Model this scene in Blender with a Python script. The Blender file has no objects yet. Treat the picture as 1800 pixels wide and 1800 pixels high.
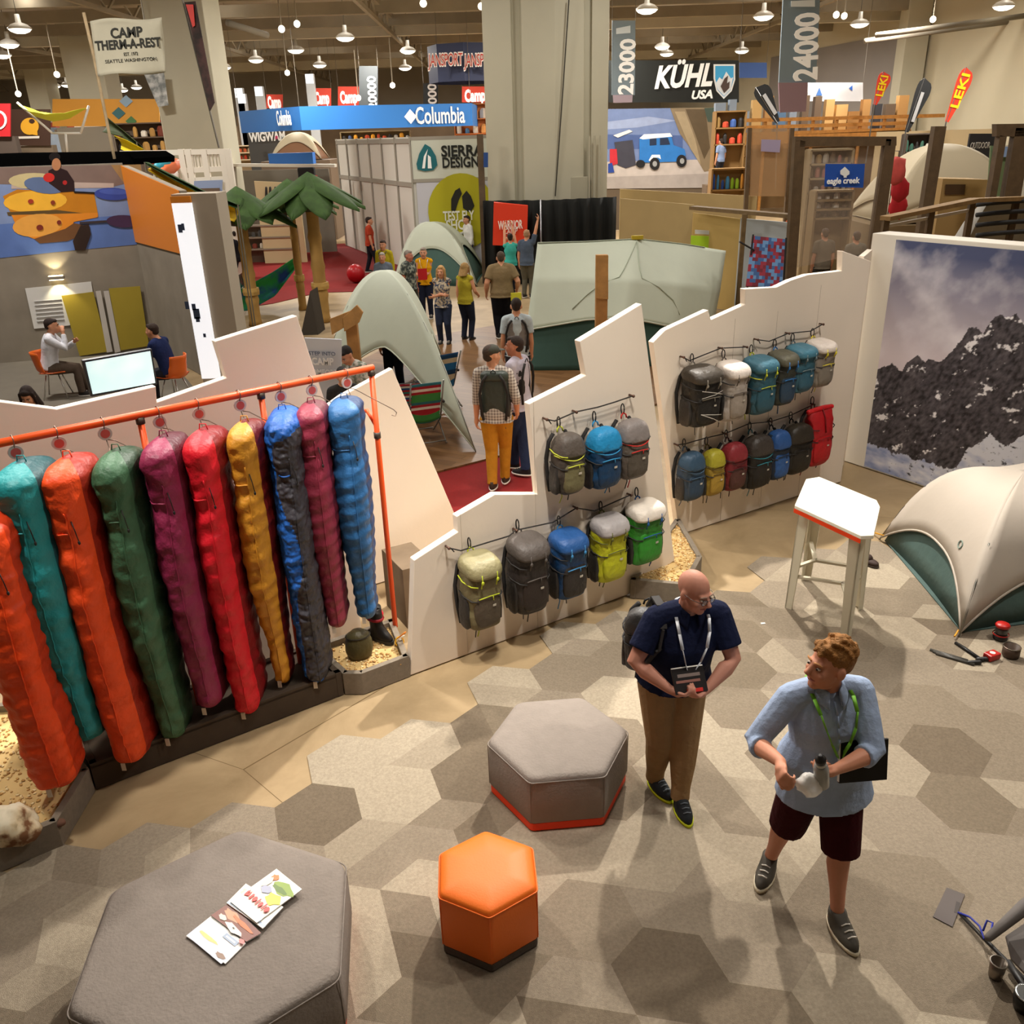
import bpy, math, random
from math import sin, cos, pi, radians as R_
from mathutils import Vector as V, Matrix, noise
random.seed(7)
SC = bpy.context.scene
COL = SC.collection
# ------------------------------------------------------------------ camera, world, light, exposure
F, PITCH, ROLL, CH = 1525.0, R_(23.5), R_(1.75), 4.1
_f = V((0, cos(PITCH), -sin(PITCH))); _d = V((0, -sin(PITCH), -cos(PITCH))); _r = V((1, 0, 0))
RIGHT = _r*cos(ROLL) + _d*sin(ROLL); DOWN = -_r*sin(ROLL) + _d*cos(ROLL); FWD = _f
cd = bpy.data.cameras.new('camera'); cam = bpy.data.objects.new('camera', cd); COL.objects.link(cam)
cd.sensor_width = 36; cd.sensor_fit = 'HORIZONTAL'; cd.lens = F/1800*36; cd.clip_end = 400; cd.clip_start = .05
m3 = Matrix((RIGHT, -DOWN, -FWD)).transposed().to_4x4(); m3.translation = V((0, 0, CH)); cam.matrix_world = m3
SC.camera = cam
SC.view_settings.view_transform = 'Standard'; SC.view_settings.look = 'None'
SC.view_settings.gamma = 1; SC.view_settings.use_curve_mapping = False
SC.view_settings.exposure = -1.1
w = bpy.data.worlds.new('hall_ambience'); SC.world = w; w.use_nodes = True
w.node_tree.nodes['Background'].inputs[0].default_value = (1.0, .9, .78, 1)
w.node_tree.nodes['Background'].inputs[1].default_value = .10
def area(name, loc, size, power, color=(1, .94, .87), target=None, shape='DISK', spread=None):
    l = bpy.data.lights.new(name, 'AREA'); l.shape = shape; l.size = size; l.energy = power; l.color = color
    if spread: l.spread = spread
    o = bpy.data.objects.new(name, l); COL.objects.link(o); o.location = loc
    d = (V(target) if target else V(loc) + V((0, 0, -1))) - V(loc)
    o.rotation_euler = d.to_track_quat('-Z', 'Y').to_euler(); o['kind'] = 'helper'
    return o
def spot(name, loc, target, power, angle=60, radius=.15, color=(1, .94, .86), blend=.6):
    l = bpy.data.lights.new(name, 'SPOT'); l.energy = power; l.spot_size = R_(angle); l.spot_blend = blend
    l.shadow_soft_size = radius; l.color = color
    o = bpy.data.objects.new(name, l); COL.objects.link(o); o.location = loc
    o.rotation_euler = (V(target)-V(loc)).to_track_quat('-Z', 'Y').to_euler(); o['kind'] = 'helper'
    return o
# lighting truss over the stand (out of frame, above)
spot('stand_spotlight', (2.4, 12.2, 9.2), (1.0, 4.4, 0), 11500, 64, .14)
spot('stand_spotlight', (-4.6, 10.5, 9.2), (-.6, 4.6, 0), 4200, 70, .2)
spot('stand_spotlight', (6.5, 5.0, 9.2), (1.0, 5.0, .3), 2400, 62, .2)
spot('wall_washer', (2.6, 6.6, 9.2), (5.3, 9.5, 1.6), 2000, 34, .2, blend=.9)  # extra spot added to brighten the mountain mural
spot('floor_washer', (.4, 4.0, 9.2), (.3, 5.9, 0), 2600, 46, .2, blend=1.0)
spot('wall_washer', (.8, 3.4, 9.0), (.3, 7.0, 1.2), 3300, 36, .2, blend=.9)
spot('wall_washer', (3.6, 5.2, 9.0), (3.1, 9.6, 1.2), 2700, 38, .2, blend=.9)
spot('wall_washer', (-3.3, 4.0, 9.2), (-1.9, 5.9, 1.6), 5200, 40, .25, blend=.9)
for x, y, e in ((-6, 2, 80), (0, 2, 80), (6, 2, 80), (-7, 9, 300), (0, 9.5, 300), (7, 9, 150)):
    area('high_bay_light', (x, y, 9.3), 1.2, e)
area('high_bay_light', (-9.5, 15.5, 9.3), 1.2, 1500); area('high_bay_light', (-12, 25, 9.3), 1.2, 1500)
for x, y in ((-2, 16), (5, 16), (12, 16), (-3, 24), (4, 24), (11, 24)):
    area('high_bay_light', (x, y, 9.3), 1.2, 520)
for x, y in ((-18, 34), (-2, 36), (6, 34), (18, 34), (-24, 46), (-10, 46), (4, 46), (18, 46), (-24, 60), (-8, 60), (8, 60), (13, 60), (-24, 76), (-6, 76), (7, 76), (-40, 50), (-40, 70)):
    area('high_bay_light', (x, y, 9.4), 1.2, 3000)
# ------------------------------------------------------------------ places: pixels of the 1800 frame to points in the hall
C0 = V((0, 0, CH))
def ray(u, v): return RIGHT*((u-900)/F) + DOWN*((v-900)/F) + FWD
def G(u, v, z=0.0):
    d = ray(u, v); return C0 + d*((z-CH)/d.z)
def at(u, v, Y):
    d = ray(u, v); return C0 + d*(Y/d.y)
class Wall:
    """vertical plane through two floor points; local frame x along the wall, -y towards the viewer"""
    def __init__(s, A, B, off=0.0):
        A = V((A[0], A[1], 0)); B = V((B[0], B[1], 0)); s.d = (B-A).normalized(); s.n = V((s.d.y, -s.d.x, 0))
        if s.n.dot(-A) < 0: s.n = -s.n
        s.A = A + s.n*off; s.rz = math.atan2(s.d.y, s.d.x)
    def hit(s, u, v, off=0.0):
        d = ray(u, v); A = s.A + s.n*off
        return C0 + d*(s.n.dot(A-C0)/s.n.dot(d))
    def P(s, t, z, off=0.0): return s.A + s.d*t + s.n*off + V((0, 0, z))
    def t(s, p): return (p-s.A).dot(s.d)
# ------------------------------------------------------------------ materials
def lin(h):
    if not isinstance(h, str): return tuple(h)
    h = h.lstrip('#'); h = h if len(h) == 6 else ''.join(x+x for x in h); c = [int(h[i:i+2], 16)/255 for i in (0, 2, 4)]
    return tuple(x/12.92 if x <= .04045 else ((x+.055)/1.055)**2.4 for x in c)
_M = {}
def mat(c, rough=.75, metal=0, nz=0, ns=8, bump=0, bs=200, emit=0, coat=0, spec=.35, alpha=1, weave=0, trans=0):
    k = (c, rough, metal, nz, ns, bump, bs, emit, coat, spec, alpha, weave, trans)
    if k in _M: return _M[k]
    m = bpy.data.materials.new('mat_%d' % len(_M)); m.use_nodes = True; nt = m.node_tree; b = nt.nodes['Principled BSDF']
    L = lin(c); col = (*L, 1); I = b.inputs
    I['Base Color'].default_value = col; I['Roughness'].default_value = rough; I['Metallic'].default_value = metal
    I['Specular IOR Level'].default_value = spec; I['Coat Weight'].default_value = coat; I['Alpha'].default_value = alpha
    if trans: I['Transmission Weight'].default_value = trans; I['IOR'].default_value = 1.2
    if emit: I['Emission Color'].default_value = col; I['Emission Strength'].default_value = emit
    if nz or bump or weave:
        tc = nt.nodes.new('ShaderNodeTexCoord')
    if nz:
        n = nt.nodes.new('ShaderNodeTexNoise'); n.inputs['Scale'].default_value = ns; n.inputs['Detail'].default_value = 5
        nt.links.new(tc.outputs['Object'], n.inputs['Vector'])
        r = nt.nodes.new('ShaderNodeValToRGB'); r.color_ramp.elements[0].position = .3; r.color_ramp.elements[1].position = .7
        r.color_ramp.elements[0].color = (*[x*(1-nz) for x in L], 1); r.color_ramp.elements[1].color = (*[min(1, x*(1+nz)) for x in L], 1)
        nt.links.new(n.outputs['Fac'], r.inputs['Fac']); nt.links.new(r.outputs['Color'], I['Base Color'])
    if bump or weave:
        n2 = nt.nodes.new('ShaderNodeTexNoise'); n2.inputs['Scale'].default_value = bs; n2.inputs['Detail'].default_value = 3
        nt.links.new(tc.outputs['Object'], n2.inputs['Vector'])
        bp = nt.nodes.new('ShaderNodeBump'); bp.inputs['Strength'].default_value = bump or weave; bp.inputs['Distance'].default_value = .02
        nt.links.new(n2.outputs['Fac'], bp.inputs['Height']); nt.links.new(bp.outputs['Normal'], I['Normal'])
    _M[k] = m; return m
def fabric(c, nz=.1): return mat(c, .85, 0, nz, 14, .25, 60, spec=.2)
def nylon(c, nz=.08): return mat(c, .5, 0, nz, 9, .6, 17, spec=.4)
def cloth(c): return mat(c, .9, 0, .09, 10, .4, 26, spec=.15)
def metal(c='#b9b4aa', r=.35): return mat(c, r, .9)
def plastic(c, r=.4): return mat(c, r, 0, spec=.5)
def wood(c): return mat(c, .7, 0, .18, 6, .2, 30)
def checks(c1, c2, scale=30):
    m = bpy.data.materials.new('checks'); m.use_nodes = True; nt = m.node_tree; b = nt.nodes['Principled BSDF']; b.inputs['Roughness'].default_value = .85
    tc = nt.nodes.new('ShaderNodeTexCoord'); prev = None
    for ax in ('X', 'Z'):
        wv = nt.nodes.new('ShaderNodeTexWave'); wv.bands_direction = ax; wv.inputs['Scale'].default_value = scale; nt.links.new(tc.outputs['Object'], wv.inputs['Vector'])
        mx = nt.nodes.new('ShaderNodeMath'); mx.operation = 'GREATER_THAN'; mx.inputs[1].default_value = .7; nt.links.new(wv.outputs['Fac'], mx.inputs[0])
        if prev is None: prev = mx
        else:
            a = nt.nodes.new('ShaderNodeMath'); a.operation = 'ADD'; nt.links.new(prev.outputs[0], a.inputs[0]); nt.links.new(mx.outputs[0], a.inputs[1]); prev = a
    h = nt.nodes.new('ShaderNodeMath'); h.operation = 'MULTIPLY'; h.inputs[1].default_value = .5; nt.links.new(prev.outputs[0], h.inputs[0])
    r = nt.nodes.new('ShaderNodeMix'); r.data_type = 'RGBA'; r.inputs[6].default_value = (*lin(c1), 1); r.inputs[7].default_value = (*lin(c2), 1)
    nt.links.new(h.outputs[0], r.inputs[0]); nt.links.new(r.outputs[2], b.inputs['Base Color'])
    return m
def blotch(c1, c2, scale=14, c3=None):
    m = bpy.data.materials.new('blotch'); m.use_nodes = True; nt = m.node_tree; b = nt.nodes['Principled BSDF']; b.inputs['Roughness'].default_value = .9
    tc = nt.nodes.new('ShaderNodeTexCoord'); n = nt.nodes.new('ShaderNodeTexNoise'); n.inputs['Scale'].default_value = scale; n.inputs['Detail'].default_value = 4
    nt.links.new(tc.outputs['Object'], n.inputs['Vector']); r = nt.nodes.new('ShaderNodeValToRGB'); e = r.color_ramp.elements
    e[0].position = .4; e[1].position = .6; e[0].color = (*lin(c1), 1); e[1].color = (*lin(c2), 1)
    if c3: x = e.new(.5); x.color = (*lin(c3), 1)
    nt.links.new(n.outputs['Fac'], r.inputs['Fac']); nt.links.new(r.outputs['Color'], b.inputs['Base Color'])
    return m
def vcolmat(rough=.6):
    m = bpy.data.materials.new('print'); m.use_nodes = True; nt = m.node_tree; b = nt.nodes['Principled BSDF']; b.inputs['Roughness'].default_value = rough
    a = nt.nodes.new('ShaderNodeAttribute'); a.attribute_name = 'ink'; nt.links.new(a.outputs['Color'], b.inputs['Base Color']); return m
# ------------------------------------------------------------------ mesh building
WM = {}
def basis(d):
    d = d.normalized(); a = V((0, 0, 1)) if abs(d.z) < .9 else V((1, 0, 0))
    u = d.cross(a).normalized(); return u, d.cross(u).normalized()
class MB:
    def __init__(s): s.v = []; s.f = []; s.m = []
    def add(s, vs, fs, mi=0):
        k = len(s.v); s.v += [V(x) for x in vs]
        for f in fs: s.f.append([i+k for i in f]); s.m.append(mi)
        return s
    def box(s, c, size, rz=0, mi=0, M=None):
        c = V(c); q = Matrix.Rotation(rz, 3, 'Z') if M is None else M
        vs = [c + q @ V((x*size[0]/2, y*size[1]/2, z*size[2]/2)) for z in (-1, 1) for x, y in ((-1, -1), (1, -1), (1, 1), (-1, 1))]
        return s.add(vs, [(3, 2, 1, 0), (4, 5, 6, 7), (0, 1, 5, 4), (1, 2, 6, 5), (2, 3, 7, 6), (3, 0, 4, 7)], mi)
    def beam(s, a, b, w, h=None, mi=0):
        a = V(a); b = V(b); h = h or w; d = (b-a).normalized(); u, v = basis(d)
        vs = [p + u*x*w/2 + v*y*h/2 for p in (a, b) for x, y in ((-1, -1), (1, -1), (1, 1), (-1, 1))]
        return s.add(vs, [(0, 1, 2, 3), (7, 6, 5, 4), (4, 5, 1, 0), (5, 6, 2, 1), (6, 7, 3, 2), (7, 4, 0, 3)], mi)
    def prism(s, pts, off, mi=0, side=None):
        """closed outline pts extruded by vector off"""
        pts = [V(p) for p in pts]; off = V(off); n = len(pts)
        nn = sum((pts[i].cross(pts[(i+1) % n]) for i in range(n)), V((0, 0, 0)))
        if nn.dot(off) > 0: pts = pts[::-1]
        vs = pts + [p+off for p in pts]
        s.add(vs, [list(range(n))] + [list(range(2*n-1, n-1, -1))], mi)
        k = len(s.v)-2*n
        for i in range(n):
            j = (i+1) % n; s.f.append([k+j, k+i, k+n+i, k+n+j]); s.m.append(mi if side is None else side)
        return s
    def poly(s, pts, mi=0): return s.add(pts, [list(range(len(pts)))], mi)
    def loft(s, rings, cap=True, mi=0, mf=None):
        k = len(s.v); n = len(rings[0])
        for r in rings: s.v += [V(p) for p in r]
        for i in range(len(rings)-1):
            for j in range(n):
                a = k+i*n+j; b = k+i*n+(j+1) % n
                s.f.append([a, b, b+n, a+n]); s.m.append(mf(i, j) if mf else mi)
        if cap:
            s.f.append([k+j for j in range(n)][::-1]); s.m.append(mf(0, 0) if mf else mi)
            s.f.append([k+(len(rings)-1)*n+j for j in range(n)]); s.m.append(mf(len(rings)-2, 0) if mf else mi)
        return s
    def tube(s, pts, r, n=8, mi=0, round=False, closed=False):
        pts = [V(p) for p in pts]; rr = list(r) if isinstance(r, (list, tuple)) else [r]*len(pts)
        if round:
            d0 = (pts[0]-pts[1]).normalized(); d1 = (pts[-1]-pts[-2]).normalized()
            P = []; Q = []
            for a in (.97, .8, .45): P.append(pts[0]+d0*rr[0]*a); Q.append(rr[0]*math.sqrt(1-a*a))
            P += pts; Q += rr
            for a in (.45, .8, .97): P.append(pts[-1]+d1*rr[-1]*a); Q.append(rr[-1]*math.sqrt(1-a*a))
            pts, rr = P, Q
        N = len(pts); rings = []; u = None
        for i in range(N):
            if closed: t = pts[(i+1) % N]-pts[i-1]
            else: t = pts[min(i+1, N-1)]-pts[max(i-1, 0)]
            if t.length < 1e-9: t = V((0, 0, 1))
            t.normalize()
            if u is None: u = basis(t)[0]
            else:
                u = u - t*u.dot(t)
                u = u.normalized() if u.length > 1e-6 else basis(t)[0]
            w_ = t.cross(u)
            rings.append([pts[i] + (u*cos(2*pi*j/n) + w_*sin(2*pi*j/n))*rr[i] for j in range(n)])
        if closed: rings.append(rings[0])
        return s.loft(rings, not closed, mi)
    def ell(s, c, r, M=None, n=14, m=9, mi=0):
        c = V(c); r = V(r) if isinstance(r, (tuple, list, V)) else V((r, r, r)); q = M if M is not None else Matrix.Identity(3)
        rings = []
        for i in range(1, m):
            a = -pi/2 + pi*i/m
            rings.append([c + q @ V((r.x*cos(a)*cos(2*pi*j/n), r.y*cos(a)*sin(2*pi*j/n), r.z*sin(a))) for j in range(n)])
        k = len(s.v); s.loft(rings, False, mi)
        b = len(s.v); s.v += [c + q @ V((0, 0, -r.z)), c + q @ V((0, 0, r.z))]; e = k+(m-2)*n
        for j in range(n):
            s.f.append([b, k+(j+1) % n, k+j]); s.m.append(mi); s.f.append([b+1, e+j, e+(j+1) % n]); s.m.append(mi)
        return s
    def lathe(s, prof, o=(0, 0, 0), n=20, mi=0, cap=True):
        o = V(o); return s.loft([[o + V((r*cos(2*pi*j/n), r*sin(2*pi*j/n), z)) for j in range(n)] for r, z in prof], cap, mi)
    def grid(s, P, nu, nv, mi=0, mf=None):
        """P(i,j) -> point, open sheet"""
        k = len(s.v)
        for i in range(nu+1):
            for j in range(nv+1): s.v.append(V(P(i/nu, j/nv)))
        for i in range(nu):
            for j in range(nv):
                a = k+i*(nv+1)+j; s.f.append([a, a+nv+1, a+nv+2, a+1]); s.m.append(mf(i, j) if mf else mi)
        return s
    def build(s, name, mats, parent=None, local=False, smooth=False, bevel=0, sub=0, remesh=0, solid=0, kind=None, label=None, origin=None, seg=2, smit=3, ang=40):
        me = bpy.data.meshes.new(name)
        o = bpy.data.objects.new(name, me); COL.objects.link(o)
        if parent is not None:
            o.parent = parent; Mw = WM[parent.name]
            inv = Mw.inverted(); vs = s.v if local else [inv @ v for v in s.v]
            WM[o.name] = Mw
        else:
            if origin is None:
                xs = [v.x for v in s.v]; ys = [v.y for v in s.v]; zs = [v.z for v in s.v]
                origin = V(((min(xs)+max(xs))/2, (min(ys)+max(ys))/2, min(zs)))
            origin = V(origin); o.location = origin; vs = [v-origin for v in s.v]; WM[o.name] = Matrix.Translation(origin)
        me.from_pydata([tuple(v) for v in vs], [], s.f)
        for mm in (mats if isinstance(mats, (list, tuple)) else [mats]): me.materials.append(mm)
        me.polygons.foreach_set('material_index', s.m)
        if smooth: me.polygons.foreach_set('use_smooth', [True]*len(s.f))
        if remesh: REM.append((o, remesh, smit))
        if bevel:
            b = o.modifiers.new('bevel', 'BEVEL'); b.width = bevel; b.segments = seg; b.limit_method = 'ANGLE'; b.angle_limit = R_(ang)
        if sub:
            b = o.modifiers.new('sub', 'SUBSURF'); b.levels = b.render_levels = sub
        if solid:
            b = o.modifiers.new('solid', 'SOLIDIFY'); b.thickness = solid; b.offset = 0
        if kind: o['kind'] = kind
        if label: o['label'] = label
        return o
REM = []
def tag(o, label, cat, group=None, kind=None):
    o['label'] = label; o['category'] = cat
    if group: o['group'] = group
    if kind: o['kind'] = kind
    return o
def thing(name, label, cat, loc=(0, 0, 0), rz=0, group=None):
    o = bpy.data.objects.new(name, None); COL.objects.link(o); o.empty_display_size = .1
    o.location = loc; o.rotation_euler = (0, 0, rz); WM[o.name] = Matrix.Translation(V(loc)) @ Matrix.Rotation(rz, 4, 'Z')
    return tag(o, label, cat, group)
def copy_tree(o, parent=None):
    c = o.copy(); COL.objects.link(c)
    if parent is not None: c.parent = parent
    for ch in [x for x in COL.objects if x.parent == o]: copy_tree(ch, c)
    return c
def text(s_, size, origin, ux, uz, mt, parent, name='lettering', shear=0, bold=0, depth=.004, align='CENTER', wid=None, label=None):
    """flat raised letters; ux along the line, uz up the letters, both world vectors"""
    cu = bpy.data.curves.new(name, 'FONT'); cu.body = s_; cu.size = size; cu.extrude = depth; cu.shear = shear; cu.offset = bold
    cu.align_x = align; cu.align_y = 'CENTER'; cu.resolution_u = 3
    tmp = bpy.data.objects.new('tmp_text', cu); COL.objects.link(tmp); TXT.append((tmp, V(origin), V(ux).normalized(), V(uz).normalized(), mt, parent, name, wid)); return tmp
TXT = []
def flush_text():
    dg = bpy.context.evaluated_depsgraph_get()
    for tmp, o_, ux, uz, mt, parent, name, wid in TXT:
        me = bpy.data.meshes.new_from_object(tmp.evaluated_get(dg)); me.name = name
        ob = bpy.data.objects.new(name, me); COL.objects.link(ob)
        if wid:
            xs = [v.co.x for v in me.vertices]; k = wid/max(1e-6, max(xs)-min(xs))
        else: k = 1
        un = ux.cross(uz); inv = WM[parent.name].inverted()
        for v in me.vertices:
            c = v.co; v.co = inv @ (o_ + ux*c.x*k + uz*c.y + un*c.z)
        me.materials.clear(); me.materials.append(mt); ob.parent = parent; WM[ob.name] = WM[parent.name]
    for t in TXT: cu = t[0].data; bpy.data.objects.remove(t[0]); bpy.data.curves.remove(cu)
    TXT.clear()
def apply_remesh():
    for o, vs, it in REM:
        m = o.modifiers.new('r', 'REMESH'); m.mode = 'VOXEL'; m.voxel_size = vs; m.use_smooth_shade = True
        m = o.modifiers.new('s', 'SMOOTH'); m.factor = .5; m.iterations = it
    dg = bpy.context.evaluated_depsgraph_get()
    for o, vs, it in REM:
        me = bpy.data.meshes.new_from_object(o.evaluated_get(dg)); o.modifiers.clear()
        old = o.data; o.data = me; me.polygons.foreach_set('use_smooth', [True]*len(me.polygons)); bpy.data.meshes.remove(old)
    REM.clear()
UPZ = V((0, 0, 1))
def quad_board(name, mt, p0, p1, z0, z1, t, parent=None, **k):
    """upright board between floor-plan points p0,p1 from z0 to z1, thickness t away from the viewer"""
    a = V((p0[0], p0[1], z0)); b = V((p1[0], p1[1], z0)); d = (b-a).normalized(); n = V((-d.y, d.x, 0))
    if n.dot(a) < 0: n = -n
    mb = MB(); mb.prism([a, b, b+UPZ*(z1-z0), a+UPZ*(z1-z0)], n*t); return mb.build(name, mt, parent, **k)
def blk(name, mt, u0, v0, u1, v1, Y, t=.3, parent=None, **k):
    """block whose front face spans photo corners at distance Y"""
    c = at((u0+u1)/2, (v0+v1)/2, Y); w_ = (at(u1, (v0+v1)/2, Y)-at(u0, (v0+v1)/2, Y)).x; h = (at((u0+u1)/2, v0, Y)-at((u0+u1)/2, v1, Y)).z
    mb = MB(); mb.box((c.x, Y+t/2, c.z), (abs(w_), t, abs(h))); return mb.build(name, mt, parent, **k)
# ------------------------------------------------------------------ hall shell
concrete = mat('#a98d63', .55, 0, .16, 1.3, .12, 30)
def concrete_mat():
    m = bpy.data.materials.new('concrete'); m.use_nodes = True; nt = m.node_tree; b = nt.nodes['Principled BSDF']
    b.inputs['Roughness'].default_value = .5; b.inputs['Specular IOR Level'].default_value = .3
    tc = nt.nodes.new('ShaderNodeTexCoord'); n1 = nt.nodes.new('ShaderNodeTexNoise'); n1.inputs['Scale'].default_value = 1.1; n1.inputs['Detail'].default_value = 8; n1.inputs['Roughness'].default_value = .65; n1.inputs['Distortion'].default_value = .6
    nt.links.new(tc.outputs['Object'], n1.inputs['Vector']); r = nt.nodes.new('ShaderNodeValToRGB'); e = r.color_ramp.elements
    e[0].position = .3; e[0].color = (*lin('#8c7757'), 1); e[1].position = .72; e[1].color = (*lin('#b29a76'), 1)
    nt.links.new(n1.outputs['Fac'], r.inputs['Fac'])
    # saw-cut joints and hairline cracks
    vo = nt.nodes.new('ShaderNodeTexVoronoi'); vo.feature = 'DISTANCE_TO_EDGE'; vo.inputs['Scale'].default_value = .22; nt.links.new(tc.outputs['Object'], vo.inputs['Vector'])
    lt = nt.nodes.new('ShaderNodeMath'); lt.operation = 'LESS_THAN'; lt.inputs[1].default_value = .0005; nt.links.new(vo.outputs['Distance'], lt.inputs[0])
    mx = nt.nodes.new('ShaderNodeMix'); mx.data_type = 'RGBA'; mx.inputs[7].default_value = (*lin('#6d583a'), 1); nt.links.new(lt.outputs[0], mx.inputs[0]); nt.links.new(r.outputs['Color'], mx.inputs[6])
    nt.links.new(mx.outputs[2], b.inputs['Base Color']); return m
mb = MB(); mb.box((0, 45, -.05), (150, 130, .1)); mb.build('floor', concrete_mat(), kind='structure', origin=(0, 45, 0))
ZC = 11.2
mb = MB(); mb.box((0, 45, ZC+.1), (150, 130, .2)); mb.build('ceiling', mat('#b0a593', .9, 0, .15, .5), kind='structure')
wallm = mat('#b9b096', .85, 0, .04, .3)
mb = MB(); mb.box((0, 100, ZC/2), (150, .3, ZC)); mb.build('wall_back', mat('#9b9282', .9, 0, .08, .3), kind='structure')
WR = Wall(at(1300, 230, 80)[:2], at(1800, 200, 47)[:2])
a, b = WR.P(-60, 0), WR.P(70, 0)
mb = MB(); mb.prism([a, b, b+UPZ*ZC, a+UPZ*ZC], -WR.n*.3); mb.build('wall_right', wallm, kind='structure')
mb = MB(); mb.prism([a+WR.n*.02, b+WR.n*.02, b+UPZ*2.9+WR.n*.02, a+UPZ*2.9+WR.n*.02], WR.n*.05); mb.build('trim_1', mat('#8f8a7c', .8), kind='structure')
mb = MB(); mb.box((-62, 45, ZC/2), (.3, 130, ZC)); mb.build('wall_left', wallm, kind='structure')
# ceiling girders and purlins
steel = mat('#c2bca8', .7, 0, .06, 1)
dark_steel = mat('#8f8572', .8, 0, .1, 1)
def beam_thing(y, z, h, t, m, x0=-60, x1=60, name='beam'):
    mb = MB(); mb.box(((x0+x1)/2, y, z+h/2), (x1-x0, t, h)); return mb.build(name, m, kind='structure')
beam_thing(34, 9.5, 1.1, .5, steel)
for i in range(10):
    beam_thing(39.5+i*5.4, 9.9, .55, .35, dark_steel)
beam_thing(58, 9.6, 1.0, .5, steel); beam_thing(82, 9.6, 1.0, .5, steel)
for i, x in enumerate(range(-50, 60, 11)):
    mb = MB()
    mb.box((x, 66, 10.4), (.3, 64, .3)); mb.box((x, 66, 9.55), (.18, 64, .18))
    for k in range(22): mb.beam((x, 35+k*2.9, 9.55), (x, 36.45+k*2.9, 10.4), .09); mb.beam((x, 36.45+k*2.9, 10.4), (x, 37.9+k*2.9, 9.55), .09)
    mb.build('truss', dark_steel, kind='structure')
for (u0, v0, u1, v1, Y) in ((400, 40, 470, 62, 38), (1540, 62, 1800, 28, 46), (1520, 72, 1790, 36, 47.5)):
    mb = MB(); mb.tube([at(u0, v0, Y), at(u1, v1, Y+2)], .12, 8); mb.build('pipe', mat('#7d7668', .8), kind='structure', smooth=True)
# ------------------------------------------------------------------ columns
colm = mat('#b5b09a', .6, 0, .05, .6)
def column(px0, px1, vb, Y, depth, name, ribs=(), fl=None):
    a = at(px0, vb, Y); b = at(px1, vb, Y); w_ = b.x-a.x
    mb = MB(); mb.box(((a.x+b.x)/2, Y+depth/2, ZC/2), (w_, depth, ZC)); o = mb.build(name, colm, kind='structure', bevel=.04)
    return a.x, b.x
# main column: two faces with pilaster grooves
cx0, cx1 = at(858, 340, 27.6).x, at(1068, 340, 27.6).x
rot = R_(0)
wc = cx1-cx0; zt = ZC
mb = MB()
prof = [(cx0, 27.9), (cx0+.66*wc*.34, 27.68), (cx0+.70*wc*.34, 27.84), (cx0+.86*wc*.34, 27.82), (cx0+.9*wc*.34, 27.62), (cx0+wc*.565, 27.45), (cx0+wc*.80, 27.62), (cx0+wc*.80, 27.78), (cx0+wc*.86, 27.8), (cx0+wc*.86, 27.66), (cx1, 27.8), (cx1, 30.6), (cx0, 30.6)]
mb.prism([(x, y, 0) for x, y in prof], (0, 0, zt)); mb.build('column', colm, kind='structure', bevel=.02)
mb = MB(); mb.tube([at(1000, 0, 27.4), at(990, 150, 27.4), at(976, 345, 27.4)], .02, 6)
tag(mb.build('cable', mat('#3b382f', .6)), 'thin dark cable running down the face of the big beige column', 'cable')
mb = MB(); c = at(1018, 330, 27.5); mb.box((c.x, 27.6, c.z-.1), (.55, .12, .8)); e = mb.build('electrical_box', mat('#a39d87', .6), bevel=.01)
tag(e, 'beige electrical box with pipes low on the big beige column', 'electrical box')
mb = MB()
for u in (1036, 1045, 1054): p = at(u, 310, 27.5); mb.tube([(p.x, 27.52, 0.3), (p.x, 27.52, 4.0)], .03, 6)
mb.build('conduit', mat('#a9a38e', .5), e)
column(287, 390, 240, 33, 2.0, 'column'); column(122, 190, 170, 56, 2.2, 'column'); column(48, 84, 165, 80, 2.2, 'column')
g0, g1 = WR.t(WR.hit(1352, 160)), WR.t(WR.hit(1578, 160))
mb = MB(); mb.prism([WR.P(g0, .02, .03), WR.P(g1, .02, .03), WR.P(g1, ZC-2.2, .03), WR.P(g0, ZC-2.2, .03)], WR.n*.03); mb.build('trim_2', mat('#88827c', .9, 0, .06, .3), kind='structure')
p = WR.hit(1592, 160, .7)
mb = MB(); mb.box((p.x, p.y, ZC/2), (1.3, 1.2, ZC)); mb.build('column', colm, kind='structure', bevel=.03)
# ------------------------------------------------------------------ display stand: carpet of hexagonal tiles
def inpoly(x, y, P):
    c = False; n = len(P)
    for i in range(n):
        x1, y1 = P[i]; x2, y2 = P[(i+1) % n]
        if (y1 > y) != (y2 > y) and x < (x2-x1)*(y-y1)/(y2-y1)+x1: c = not c
    return c
CARPET = [tuple(G(*q)[:2]) for q in ((-300, 1620), (0, 1550), (110, 1500), (215, 1535), (300, 1470), (350, 1445), (450, 1370), (520, 1395), (620, 1310), (700, 1265), (780, 1290), (855, 1230), (850, 1180), (960, 1140), (1080, 1100), (1260, 1055), (1340, 1000), (1420, 965), (1560, 960), (1720, 1010), (2100, 1150))] + [(7, 1.2), (-5, 1.2)]
cols = ['#a39682', '#968977', '#aea18c', '#827563', '#8c7f6d', '#786b5a']
cm = [mat(c, .95, 0, .13, 60, .5, 260, spec=.1) for c in cols]
mb = MB(); s = .31; rnd = random.Random(5); hz = .008
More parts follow.
